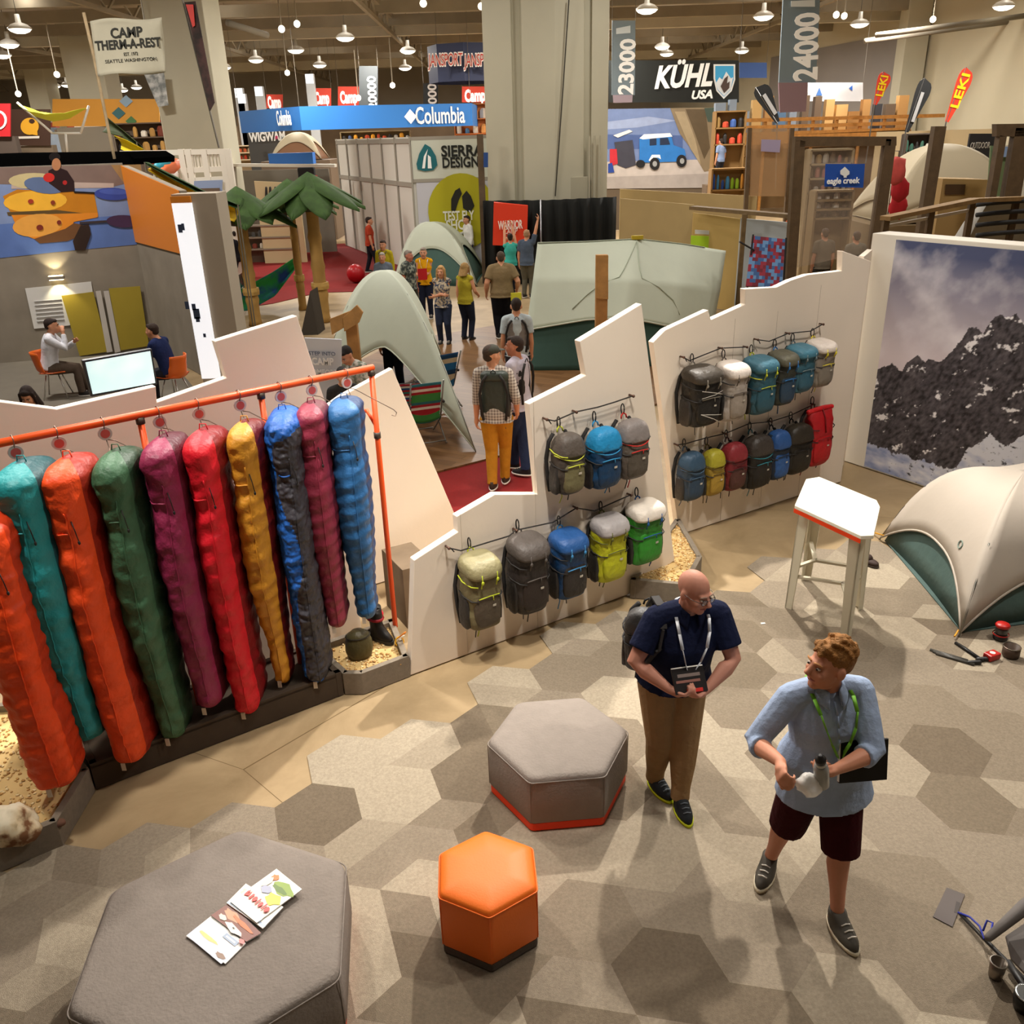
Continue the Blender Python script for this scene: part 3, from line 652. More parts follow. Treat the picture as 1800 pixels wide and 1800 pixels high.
rock('large cream and rust boulder lying in the gravel of the left planter', (p.x, p.y+.02, .24), (.17, .14, .12), blotch('#e8dcc0', '#7a5232', 7, '#d8c39c'), 3)
rock('small pale stone on the gravel near the large boulder', (p.x+.25, p.y+.1, .17), (.035, .03, .025), mat('#6a4a3a', .9), 9)
# boots, sack and slings in the small planter
def boot(label, p, rz, m, m2):
    o = thing('boot', label, 'boot', p, rz)
    mb = MB(); mb.loft([[V((x*sx, y0+y*sy, z)) for x, y in [(cos(2*pi*i/16), sin(2*pi*i/16)) for i in range(16)]] for z, sx, sy, y0 in ((.02, .05, .13, 0), (.05, .052, .13, 0), (.09, .045, .10, .02), (.14, .045, .065, .05), (.24, .055, .07, .055), (.27, .053, .068, .055))]); mb.build('upper', m, o, local=True, smooth=True)
    mb = MB(); mb.loft([[V((1.06*x*.05, y*.14, z)) for x, y in [(cos(2*pi*i/16), sin(2*pi*i/16)) for i in range(16)]] for z in (.0, .03)]); mb.build('sole', blackp, o, local=True)
    mb = MB(); mb.tube([V((.056*cos(a), .055+.072*sin(a), .2)) for a in [2*pi*i/14 for i in range(14)]], .014, 6, closed=True); mb.build('cuff_band', m2, o, local=True, smooth=True, label='red cuff band')
    return o
p = G(668, 1118, .16); boot('black winter boot with a red cuff standing in the small planter', (p.x, p.y, .16), .6, mat('#15120f', .5), mat('#c01a2c', .5))
p = G(640, 1150, .16); boot('black winter boot half hidden behind the olive sack in the small planter', (p.x+.12, p.y+.22, .16), .9, mat('#191512', .5), mat('#8f1722', .5))
o = thing('stuff_sack', 'olive stuff sack slumped at the end of the dark sleeping bag', 'sack', (p.x-.03, p.y-.02, .15), .3)
mb = MB(); mb.loft([[V((r*cos(2*pi*i/18), .8*r*sin(2*pi*i/18), z)) for i in range(18)] for z, r in ((.006, .06), (.02, .1), (.08, .115), (.16, .11), (.22, .09), (.255, .05), (.262, .01))]); mb.build('sack_body', nylon('#4d4526'), o, local=True, smooth=True)
mb = MB(); mb.tube([V((.1*cos(a), .08*sin(a), .21)) for a in [2*pi*i/14 for i in range(14)]], .006, 5, closed=True); mb.build('drawcord', mat('#2a2418'), o, local=True)
p = G(705, 1135, .16); o = thing('climbing_sling', 'yellow and white coiled slings beside the black boots', 'sling', (p.x, p.y, .155))
for k, c in enumerate(('#d9a326', '#e8e2d0', '#c9761c')):
    mb = MB(); mb.tube([V((.035*cos(a)+.012*k-.01, .02*sin(a)*(-1)**k, .045+.035*sin(a+k)+.03*k)) for a in [2*pi*i/16 for i in range(16)]], .006, 6, closed=True); mb.build('loop', mat(c, .6), o, local=True, smooth=True)
# ------------------------------------------------------------------ orange rack with hangers
om = mat('#e8541a', .4, .1, .03, 4, spec=.5); dkm = mat('#5a5047', .5, .6); wire = mat('#8d7a6b', .35, .8)
ZR = WK.hit(350, 708).z
post_t = [WK.t(q) for q in (RA-dr*.88, RA, WK.hit(458, 690), RB)]
rack = thing('garment_rack', 'long orange pipe rack carrying the row of sleeping bags', 'rack', (*WK.P(.4, 0)[:2], .18), WK.rz)
mb = MB(); mb.tube([WK.P(post_t[0]-.5, ZR), WK.P(post_t[-1]+.02, ZR)], .026, 14); mb.build('top_rail', om, rack, smooth=True)
for i, t in enumerate(post_t):
    mb = MB(); mb.tube([WK.P(t, .185), WK.P(t, ZR-.02)], .022, 12); po = mb.build('post', om, rack, smooth=True)
    mb = MB(); mb.tube([WK.P(t, ZR-.06), WK.P(t, ZR-.015)], .029, 12); mb.build('connector', dkm, po, smooth=True)
    mb = MB(); mb.tube([WK.P(t, 1.92), WK.P(t, 1.97)], .028, 12); mb.build('collar', dkm, po, smooth=True)
    mb = MB(); mb.tube([WK.P(t, 2.02), WK.P(t, 2.12, -.12), WK.P(t, 2.06, -.3)], .018, 8); mb.build('stay', om, po, smooth=True)
def hanger(tx, label):
    """wire hanger hooked on the rail with a red disc"""
    o = thing('hanger', label, 'hanger', WK.P(tx, ZR-.2), WK.rz, 'wire hangers on the orange rail')
    mb = MB(); mb.tube([(.0, .03, .19), (0, .028, .225), (0, 0, .236), (0, -.034, .22), (0, -.036, .19), (0, -.01, .17), (0, 0, .14)], .0035, 6); mb.build('hook', wire, o, local=True, smooth=True)
    mb = MB(); mb.tube([(0, -.008, .125), (0, .008, .125)], .043, 20); mb.build('disc', mat('#d8c8c0', .4), o, local=True, smooth=False)
    mb = MB(); mb.tube([(0, -.0095, .125), (0, .0095, .125)], .029, 16); mb.build('disc_label', mat('#d9625a', .4), o, local=True, label='red disc label')
    mb = MB(); mb.tube([(0, 0, .085), (.05, -.02, .07), (.27, -.2, -.10), (.295, -.2, -.13), (.28, -.2, -.155), (.25, -.2, -.14)], .0035, 6); mb.tube([(0, 0, .085), (-.01, -.08, .02), (-.02, -.16, -.14)], .0035, 6); mb.build('arm', wire, o, local=True, smooth=True)
    return o
# ------------------------------------------------------------------ sleeping bags
def sleeping_bag(label, top, bot, w, dpt, cf, cb, yaw=-40, seed=0, hood=.16, foot=.8, quilt=9, wr=1.0, piping=None, off=.17, tag_=True, two=None, lean=0):
    w *= .96; dpt *= .95; T = WK.hit(*top, off); B = WK.hit(*bot, off); L = T.z-B.z
    o = thing('sleeping_bag', label, 'sleeping bag', (T.x, T.y, B.z), WK.rz+R_(yaw), 'sleeping bags hanging on the orange rack')
    rn = random.Random(seed); N = 120 if two else 34; NR = 190 if two else 74; rings = []
    for i in range(NR+1):
        s = i/NR; z = L*(1-s)
        cap = min(1, math.sqrt(max(0, 1-(1-min(1, s/.045))**2))) if s < .045 else 1
        end = math.sqrt(max(0, 1-((s-.935)/.065)**2)) if s > .935 else 1
        prof = interp([(0, .92), (.08, .97), (.2, .88), (.32, 1.0), (.55, .96), (.8, .82*foot/.8), (.93, foot), (1, foot*.95)], s)
        k = max(.06, cap*end)*prof
        ring = []
        for j in range(N):
            a = 2*pi*j/N; cx, cy = cos(a), sin(a)
            ex = .75
            x = math.copysign(abs(cx)**ex, cx)*w/2*k; y = math.copysign(abs(cy)**ex, cy)*dpt/2*k
            front = max(0, -cy)
            q = .012*sin(2*pi*s*quilt + 1.0*cx) * (1 if quilt else 0)
            q = -abs(q)*1.3 + .006
            wv = wr*(.018*fbm(x*7+seed*3.1, s*L*9, y*6)+.007*fbm(x*22+seed, s*L*34, y*20)+.010*front*fbm(a*2.5, s*L*30+seed, 5)*(.4+front)+.012*fbm(a*1.1+seed, s*L*3.2, 9))
            if s < .03 or s > .985: wv *= .3; q *= .3
            sc = 1+(q+wv)/max(.05, math.hypot(x, y))
            hx = 0; hy = -.05*sin(pi*min(1, s*1.1)) + lean*s - .03*math.exp(-(s/.08)**2)
            ring.append((x*sc+hx, y*sc+hy, z))
        rings.append(ring)
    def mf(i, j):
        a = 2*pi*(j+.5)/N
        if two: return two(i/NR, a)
        return 1 if (sin(a) > .1 or (cos(a) > 0 and sin(a) > -.42)) else 0  # second colour paints shade on back and right flank; on gold, maroon lining
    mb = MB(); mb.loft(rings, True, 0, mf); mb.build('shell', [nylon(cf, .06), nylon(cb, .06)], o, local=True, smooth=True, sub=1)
    # zipper along the front fold
    zc = mat(piping or cf, .5); j0 = int(N*.80)
    mb = MB(); mb.tube([V(rings[i][j0])*1 + V((0, -.004, 0)) for i in range(int(NR*.13), NR-2)], .0045, 6); mb.build('zipper', zc, o, local=True, smooth=True)
    j1 = int(N*.58)
    mb = MB(); mb.tube([V(rings[int(NR*.19)][(j0-12+k) % N])*1.006 for k in range(13)], .006, 6); mb.build('drawcord_channel', nylon(cf), o, local=True, smooth=True)
    mb = MB(); a = V(rings[int(NR*.16)][int(N*.83) % N]); mb.tube([a, a+V((.015, -.01, -.06)), a+V((.02, -.005, -.13))], .0035, 5); mb.ell(a+V((.02, -.005, -.14)), (.008, .008, .014)); mb.build('drawcord', mat('#2a2624', .5), o, local=True, smooth=True)
    if tag_:
        a = V(rings[int(NR*.96)][int(N*.75)]); mb = MB(); mb.box(a+V((0, -.006, -.03)), (.03, .004, .06)); mb.build('care_tag', mat('#cfc3b2', .6), o, local=True, label='small pale care tag')
    mb = MB(); a = V((0, -.03, L)); mb.tube([a+V((-.03, 0, -.02)), a+V((-.02, 0, .03)), a+V((.02, 0, .03)), a+V((.03, 0, -.02))], .004, 6); mb.build('hang_loop', nylon(cf, .06), o, local=True, smooth=True)
    return o, rings, N, NR
SB = 'sleeping bag hanging'
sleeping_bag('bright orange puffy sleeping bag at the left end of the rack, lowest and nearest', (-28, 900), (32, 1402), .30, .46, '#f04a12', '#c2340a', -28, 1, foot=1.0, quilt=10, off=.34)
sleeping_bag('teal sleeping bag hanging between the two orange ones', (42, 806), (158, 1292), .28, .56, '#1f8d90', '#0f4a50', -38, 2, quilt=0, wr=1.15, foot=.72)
sleeping_bag('orange sleeping bag with dark red shaded flank hanging between the teal and green ones', (122, 798), (232, 1328), .25, .58, '#ee4d18', '#9d2410', -40, 3, quilt=0, wr=1.15, foot=.92)
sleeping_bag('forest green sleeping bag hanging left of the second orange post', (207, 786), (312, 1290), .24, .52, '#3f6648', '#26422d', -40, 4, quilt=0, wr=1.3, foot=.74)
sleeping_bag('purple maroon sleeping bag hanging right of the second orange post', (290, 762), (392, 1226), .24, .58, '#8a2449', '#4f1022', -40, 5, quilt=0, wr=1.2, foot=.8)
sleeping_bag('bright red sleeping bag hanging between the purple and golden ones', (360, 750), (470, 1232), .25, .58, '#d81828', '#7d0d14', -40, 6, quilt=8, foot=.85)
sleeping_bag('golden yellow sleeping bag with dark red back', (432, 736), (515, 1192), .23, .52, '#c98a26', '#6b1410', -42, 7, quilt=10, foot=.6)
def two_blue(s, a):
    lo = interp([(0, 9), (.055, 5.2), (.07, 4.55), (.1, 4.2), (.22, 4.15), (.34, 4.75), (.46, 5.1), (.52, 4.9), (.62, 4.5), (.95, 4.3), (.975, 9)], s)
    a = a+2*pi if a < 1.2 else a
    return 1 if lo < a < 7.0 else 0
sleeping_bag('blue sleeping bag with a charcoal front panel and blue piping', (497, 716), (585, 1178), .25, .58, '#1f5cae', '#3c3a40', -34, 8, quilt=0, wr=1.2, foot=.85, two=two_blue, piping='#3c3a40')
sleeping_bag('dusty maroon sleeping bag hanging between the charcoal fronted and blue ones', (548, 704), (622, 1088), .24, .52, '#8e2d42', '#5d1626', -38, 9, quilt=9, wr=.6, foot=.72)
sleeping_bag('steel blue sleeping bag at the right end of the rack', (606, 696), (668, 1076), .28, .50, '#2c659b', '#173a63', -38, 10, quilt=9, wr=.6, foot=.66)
for k, (u, v, lab) in enumerate(((22, 775, 'above the teal sleeping bag'), (98, 757, 'above the first gap right of the teal bag'), (180, 742, 'above the green sleeping bag'), (277, 724, 'right of the second orange post'), (346, 708, 'above the red sleeping bag'), (419, 694, 'above the golden sleeping bag'), (491, 681, 'right of the third orange post'), (546, 670, 'above the dusty maroon sleeping bag'), (608, 659, 'next to the right end post'))):
    hanger(WK.t(WK.hit(u, v)), 'wire hanger with red disc ' + lab)
mb = MB(); c = WK.hit(318, 830, .1); o = thing('price_tag', 'pale paper tag with a metal ring hanging between the purple and red sleeping bags', 'tag', c, WK.rz)
mb.box((0, 0, .1), (.03, .003, .13)); mb.build('card', mat('#d8c9b4', .6), o, local=True)
mb = MB(); mb.tube([(.012*cos(a)+.01, 0, .012*sin(a)+.01) for a in [2*pi*i/12 for i in range(12)]], .004, 6, closed=True); mb.build('ring', metal(), o, local=True, smooth=True)
mb = MB(); mb.tube([(0, 0, .165), (-.05, .02, .42)], .002, 5); mb.build('string', wire, o, local=True)
# ------------------------------------------------------------------ backpacks
strapm = mat('#211e1c', .8)
def srng(cx, cy, z, w, d, n=24, e=.62, ef=None):
    out = []
    for j in range(n):
        a = 2*pi*j/n; c, s = cos(a), sin(a)
        out.append((cx+math.copysign(abs(c)**e, c)*w/2, cy+math.copysign(abs(s)**e, s)*d/2, z))
    return out
def backpack(label, loc, rz, W, H, D, body, lid=None, pocket=None, accent=None, style='lid', seed=0, loose=2, group=None, tilt=0, name='backpack', sides='#2a2724', strap_out=True):
    """local frame: back on y=0, bag bulging to -y, haul loop at the origin"""
    o = thing(name, label, 'backpack', loc, rz, group)
    pocket = pocket or body; accent = accent or '#2b2826'; lid = lid or body; f = -D/2-.012
    rn = random.Random(seed+11); fz = rn.uniform(.9, 1.15)
    prof = {'lid': [(-.06, .62, .5), (-.075, .8, .75), (-.12, .93, .92), (-.3, 1, 1), (-.6, 1.0, 1.0), (-.85, .98, .98), (-.96, .9, .88), (-.995, .7, .66), (-1, .45, .4)],
            'dome': [(-.04, .25, .3), (-.055, .5, .5), (-.10, .74, .72), (-.2, .93, .9), (-.4, 1, 1), (-.75, 1, 1.04), (-.92, .9, .92), (-.985, .66, .66), (-1, .4, .4)],
            'roll': [(-.05, .9, .25), (-.09, .95, .45), (-.2, .97, .8), (-.4, 1, 1), (-.75, .98, 1.04), (-.93, .9, .94), (-.985, .7, .72), (-1, .45, .45)]}[style]
    rings = []; zz = [p[0] for p in prof]
    for i in range(29):
        s = i/28; z = prof[0][0]+(prof[-1][0]-prof[0][0])*s
        kw = interp([(-a, b) for a, b, c in prof], -z); kd = interp([(-a, c) for a, b, c in prof], -z)
        r = srng(0, f, z*H, W*kw, D*kd); rr = []
        for (x, y, q) in r:
            dx, dy = x, y-f; k = 1+.10*fbm(x*7+seed*2.3, q*7, y*7+seed)+.045*fbm(x*30+seed, q*25, y*30)
            if y > f+D*.3: k = min(1, k)
            rr.append((dx*k, f+dy*k, q))
        rings.append(rr)
    mb = MB(); mb.loft(rings); mb.build('body', nylon(body, .1), o, local=True, smooth=True, sub=1)
    if style == 'lid':
        mb = MB(); R = []
        for z, kw, kd, oy in ((-.005, .35, .35, -.01), (.0, .6, .6, -.01), (-.02, .86, .88, -.015), (-.07, 1.0, 1.06, -.025), (-.14, 1.03, 1.12, -.04), (-.2, 1.0, 1.1, -.045), (-.225, .93, .98, -.03), (-.22, .7, .7, 0)):
            R.append([(x*(1+.03*fbm(x*12+seed, z*14, y*10)), y+oy*D*2*(1 if y < f else .2), z*H*.9+.0+.05*H*(y-f)/D - .02) for x, y, _ in srng(0, f, 0, W*kw*1.0, D*kd*1.05)])
        mb.loft(R); lo = mb.build('lid', nylon(lid, .07), o, local=True, smooth=True, sub=1)
        for sx in (-.22, .22):
            mb = MB(); mb.tube([(sx*W, f-D*.62, -.17*H), (sx*W, f-D*.64, -.24*H), (sx*W, f-D*.55, -.36*H)], .0055, 6); mb.ell((sx*W, f-D*.655, -.27*H), (.014, .008, .018), None, 8, 6); mb.build('buckle_strap', mat(accent, .6), lo, local=True, smooth=True)
    if style == 'roll':
        mb = MB(); mb.tube([(-W*.5, f, -.05*H), (-W*.2, f-.01, -.03*H), (W*.2, f-.01, -.03*H), (W*.5, f, -.05*H)], .028, 10, round=True); mb.build('roll_top', nylon(lid), o, local=True, smooth=True)
        mb = MB(); mb.tube([(0, f-D*.12, -.01*H), (0, f-D*.40, -.16*H), (0, f-D*.54, -.4*H)], .008, 6); mb.build('buckle_strap', mat(accent, .6), o, local=True, smooth=True)
    if style == 'dome':
        mb = MB(); R = [[(x, y, z*H) for x, y, _ in srng(0, f-.01, 0, W*kw, D*kd)] for z, kw, kd in ((-.035, .2, .25), (-.05, .55, .55), (-.11, .82, .82), (-.22, .98, .98), (-.36, 1.03, 1.04), (-.37, 1.0, 1.0))]
        mb.loft(R); mb.build('lid', nylon(lid, .07), o, local=True, smooth=True, sub=1)
        mb = MB(); mb.tube([(W*.53*cos(a), f-.012+D*.54*sin(a), -.37*H+.02*cos(2*a)) for a in [pi+pi*i/14 for i in range(15)]], .005, 6); mb.build('zipper', mat(accent, .5), o, local=True, smooth=True)
    # front pocket
    mb = MB(); R = []
    for z, kw, kd in ((-.42, .3, .2), (-.44, .62, .5), (-.5, .74, .8), (-.65, .8, 1.0), (-.82, .78, 1.0), (-.91, .68, .8), (-.935, .4, .4)):
        R.append(srng(0, f-D*.36, z*H, W*kw, D*.42*kd))
    mb.loft(R); po = mb.build('front_pocket', nylon(pocket, .08), o, local=True, smooth=True, sub=1)
    mb = MB(); mb.tube([(-W*.3, f-D*.545, -.50*H), (0, f-D*.585, -.485*H), (W*.3, f-D*.545, -.50*H)], .005, 6); mb.tube([(W*.1, f-D*.575, -.49*H), (W*.1, f-D*.60, -.55*H)], .004, 5); mb.build('zipper', mat(accent, .5), po, local=True, smooth=True)
    for sx in (-1, 1):
        mb = MB(); R = [srng(sx*W*.47, f+.01, z*H, W*.16*k, D*.62*k) for z, k in ((-.5, .5), (-.55, .85), (-.75, 1), (-.92, .9), (-.96, .5))]
        mb.loft(R); mb.build('side_pocket', nylon(sides, .08), o, local=True, smooth=True)
        for z in (-.30, -.5):
            mb = MB(); mb.tube([(sx*W*.5, f+D*.28, (z+.03)*H), (sx*W*.535, f-D*.05, z*H), (sx*W*.45, f-D*.4, (z-.03)*H), (sx*W*.3, f-D*.53, (z-.04)*H)], .0055, 6); mb.build('compression_strap', mat(accent if (z > -.4 and sx < 0 and 'lime' in label) else '#2b2826', .6), o, local=True, smooth=True)
        mb = MB(); mb.tube([(sx*W*.22, -.005, -.08*H), (sx*W*.38, .0, -.2*H), (sx*W*.5, -.005, -.45*H), (sx*W*.46, -.01, -.75*H), (sx*W*.4, -.015, -.98*H)], .017, 8); mb.build('shoulder_strap', strapm, o, local=True, smooth=True)
    for k in range(loose):
        x = rn.uniform(-.4, .4)*W; l = rn.uniform(.06, .13)*H/.6
        mb = MB(); mb.tube([(x, f+D*.2, -.97*H), (x+.01, f+D*.2, -.99*H-l*.5), (x+rn.uniform(-.02, .02), f+D*.2, -1.0*H-l)], .005, 5); mb.build('loose_strap', mat(accent if k else '#3b3733', .6), o, local=True, smooth=True)
    if 'lacing' in label:
        for za, zb in ((-.34, -.46), (-.46, -.40), (-.72, -.80), (-.72, -.94)):
            mb = MB(); mb.tube([(-W*.36, f-D*.60, za*H), (W*.05, f-D*.67, (za+zb)/2*H), (W*.36, f-D*.58, zb*H)], .004, 5); mb.build('lace', mat('#b5aea2', .6), o, local=True, smooth=True)
    mb = MB(); mb.tube([(-.03, -.02, -.07*H), (-.025, -.015, -.01), (0, -.012, .008), (.025, -.015, -.01), (.03, -.02, -.07*H)], .007, 6); mb.build('haul_loop', mat(accent, .7), o, local=True, smooth=True)
    mb = MB(); mb.box((W*.12, f-D*.598, -.62*H), (.03, .003, .018)); mb.build('badge', mat('#b8b0a0', .5), po, local=True)
    return o
def carabiner(label, p, rz, group):
    o = thing('carabiner', label, 'carabiner', (p.x, p.y, p.z-.05), rz, group)
    mb = MB(); mb.tube([(.0, .022*cos(a), .05+.045*sin(a)) for a in [2*pi*i/16 for i in range(16)]], .0055, 6, closed=True); mb.build('body', mat('#2c2926', .4, .6), o, local=True, smooth=True)
    mb = MB(); mb.tube([(0, -.022, .03), (0, -.023, .07)], .0048, 6); mb.build('gate', metal('#6b675f', .4), o, local=True, smooth=True)
def hang_packs(Wl, rows, group, where):
    for (x0, y0, x1, y1, style, body, lid, pocket, acc, D, label) in rows:
        xc = (x0+x1)/2; p = Wl.hit(xc+3, y0, D/2); q = Wl.hit(xc, y1, D*.8); t = Wl.t(p); H = (p.z-q.z)*1.0
        pa = Wl.hit(x0, (y0+y1)/2, D/2); pb = Wl.hit(x1, (y0+y1)/2, D/2); ww = abs(Wl.t(pb)-Wl.t(pa)); W = max(.24, ww-.55*D)
        L = Wl.P(t, p.z+.03, .035)
        backpack(label, L, Wl.rz, W, H+.02, D, body, lid, pocket, acc, style, seed=int(x0), group=group)
        carabiner('black carabiner holding the ' + label.split(', ')[0].split(' in the')[0].split(' with')[0].split(' next')[0].split(' on the')[0], L+UPZ*.04, Wl.rz, 'carabiners on the ' + where)
def cord(Wl, px, label, bolts):
    P = [Wl.hit(*q, .05) for q in px]; o = thing('rope_rail', label, 'cord', P[len(P)//2], Wl.rz)
    mb = MB(); mb.tube(P, .006, 6); mb.build('cord', mat('#2e2a27', .7), o, smooth=True)
    for b in bolts:
        c = P[b]; mb = MB(); mb.tube([c-Wl.n*.046, c+Wl.n*.015], .009, 8); mb.ell(c+Wl.n*.012, (.014, .014, .014), None, 8, 6); mb.build('eye_bolt', mat('#6a4f43', .4, .7), o, smooth=True)
    mb = MB(); c = P[0]; mb.tube([c, c-UPZ*.02+Wl.d*.03, c-UPZ*.05+Wl.d*.05], .005, 5); mb.build('knot', mat('#2e2a27', .7), o)
cord(WM_, ((960, 737), (975, 740), (1012, 724), (1050, 716), (1080, 707), (1112, 696)), 'upper black cord strung across the middle panel', (0, 2, 5))
cord(WM_, ((788, 963), (810, 968), (895, 942), (907, 932), (972, 918), (1013, 893), (1045, 898), (1108, 870)), 'lower black cord strung across the middle panel', (0, 3, 5, 7))
cord(WRp, ((1201, 628), (1212, 634), (1262, 614), (1268, 612), (1312, 610)), 'upper left black cord on the right panel', (0, 3, 4))
cord(WRp, ((1331, 597), (1352, 600), (1386, 586), (1425, 582), (1446, 570)), 'upper right black cord on the right panel', (0, 2, 4))
cord(WRp, ((1190, 782), (1205, 780), (1240, 770), (1275, 762), (1316, 745), (1355, 741), (1390, 730), (1430, 711)), 'lower black cord on the right panel', (0, 3, 5, 7))
hang_packs(WM_, (
    (955, 760, 1022, 873, 'dome', '#413a33', '#544c45', '#6b6546', '#b9c03a', .22, 'charcoal and olive backpack with a lime cord, upper left on the middle panel'),
    (1016, 750, 1086, 862, 'dome', '#123c60', '#1e82b4', '#0f3454', '#2d87b8', .22, 'sky blue over navy backpack, upper middle on the middle panel'),
    (1068, 736, 1134, 845, 'dome', '#5a5148', '#7d7571', '#4f473d', '#c2271f', .22, 'grey backpack with a red front cord, upper right on the middle panel'),
    (790, 975, 876, 1110, 'lid', '#6c6345', '#8b835f', '#4b4134', '#b5c02e', .26, 'olive backpack with lime straps, lower left on the middle panel'),
    (877, 942, 959, 1082, 'lid', '#2b2522', '#57504b', '#2a211d', '#57504b', .26, 'charcoal backpack with grey lid beside the olive one on the middle panel'),
    (953, 934, 1026, 1055, 'lid', '#173b62', '#24518a', '#2c2724', '#3b82b5', .24, 'navy backpack with a light blue mark in the middle panel lower row'),
    (1027, 907, 1097, 1024, 'lid', '#b3b31d', '#a39d9b', '#aeb01c', '#5c5e28', .22, 'lime yellow backpack with a grey lid on the middle panel'),
    (1090, 882, 1160, 992, 'lid', '#2e7a26', '#dcd2c4', '#2f8527', '#1d4f8a', .22, 'green backpack with a white lid on the middle panel')), 'backpacks on the middle panel', 'middle panel')
hang_packs(WRp, (
    (1191, 645, 1260, 752, 'lid', '#1c1813', '#3a332a', '#16130f', '#8d8577', .28, 'black backpack with grey lacing, upper left on the right panel'),
    (1252, 637, 1307, 742, 'lid', '#a89e94', '#d9cdc2', '#8d8276', '#554a41', .26, 'pale grey backpack with white lid on the right panel'),
    (1300, 628, 1357, 730, 'lid', '#2c5563', '#3d6a7b', '#27505e', '#bcc42c', .26, 'teal backpack with lime webbing on the right panel'),
    (1345, 618, 1392, 714, 'lid', '#33352c', '#5a5747', '#2a3f52', '#2d74b8', .24, 'dark olive backpack with a blue top edge on the right panel'),
    (1376, 607, 1424, 692, 'lid', '#35606f', '#3f7082', '#31596a', '#6c7a7d', .24, 'teal backpack second from the right in the upper row of the right panel'),
    (1412, 598, 1458, 682, 'lid', '#83796d', '#cfc3b8', '#7b7266', '#d4c42d', .24, 'greyish white backpack with a yellow badge at the upper right of the right panel')), 'upper row of backpacks on the right panel', 'right panel upper cord')
hang_packs(WRp, (
    (1183, 793, 1232, 882, 'dome', '#25384a', '#2c4458', '#25384a', '#3a5266', .22, 'slate blue daypack, lower left on the right panel'),
    (1224, 789, 1267, 873, 'dome', '#8d7426', '#9a9126', '#97792a', '#5a4a1c', .2, 'mustard daypack with lime top in the lower row of the right panel'),
    (1257, 777, 1306, 864, 'dome', '#6b1a20', '#7b2228', '#4b2a24', '#3a1013', .22, 'dark red daypack in the lower row of the right panel'),
    (1296, 763, 1352, 860, 'dome', '#171410', '#37302a', '#1c1814', '#2a7a86', .24, 'black daypack with turquoise detail in the lower row of the right panel'),
    (1337, 755, 1382, 844, 'dome', '#1b2838', '#274f88', '#2a5590', '#1a1d22', .22, 'royal blue daypack in the lower row of the right panel'),
    (1368, 744, 1422, 834, 'dome', '#1d1913', '#2d261c', '#221d15', '#15120e', .22, 'brown black daypack next to the red one on the right panel'),
    (1408, 717, 1458, 819, 'roll', '#a81319', '#c9171d', '#b0141a', '#7d0e12', .22, 'red roll top backpack at the lower right of the right panel')), 'lower row of backpacks on the right panel', 'right panel lower cord')
# ------------------------------------------------------------------ people
SKIN = '#c98f6e'
def ik(a, b, l1, l2, hint):
    a = V(a); b = V(b); d = b-a; L = min(d.length, (l1+l2)*.999); dn = d.normalized(); b = a+dn*L
    x = (l1*l1-l2*l2+L*L)/(2*L); h = math.sqrt(max(0, l1*l1-x*x)); p = V(hint)-dn*V(hint).dot(dn)
    return a+dn*x+(p.normalized() if p.length > 1e-6 else V((0, 0, 1)))*h, b
def hand(mb, w_, f, n, side, h, curl=.5, spread=0, thumb=.5):
    """palm, four fingers, thumb; f finger direction, n palm normal, side +1 when the thumb lies along f x n"""
    f = f.normalized(); n = (n-f*n.dot(f)).normalized(); u = f.cross(n)*side; k = h/1.75
    mb.tube([w_, w_+f*.05*k], [.026*k, .03*k], 10, round=True)
    q = Matrix((u, n, f)).transposed()
    mb.ell(w_+f*.058*k, (.041*k, .016*k, .05*k), q, 12, 8)
    for i, (off, l) in enumerate(((.030, .94), (.0105, 1.05), (-.0095, .98), (-.029, .78))):
        p = w_+f*.095*k+u*off*k; d = f+u*(off*spread*12); pts = [p-f*.02*k, p]; rr = [.0098*k, .0098*k]
        c = curl*(1+.1*i); a = .25*c
        for sl, r in ((.043, .0094), (.028, .0086), (.021, .0074)):
            a += c*.75; dd = (d.normalized()*cos(a)+n*sin(a)).normalized(); p = p+dd*sl*l*k; pts.append(p); rr.append(r*k)
        mb.tube(pts, rr, 8, round=True)
    p = w_+f*.02*k+u*.026*k; d1 = (f*.65+u*.75+n*thumb).normalized(); d2 = (f*.9+u*.15+n*thumb*1.3).normalized()
    mb.tube([w_+f*.015*k+u*.012*k, p+d1*.026*k, p+d1*.04*k+d2*.03*k, p+d1*.042*k+d2*.055*k], [.016*k, .0135*k, .0112*k, .0095*k], 8, round=True)
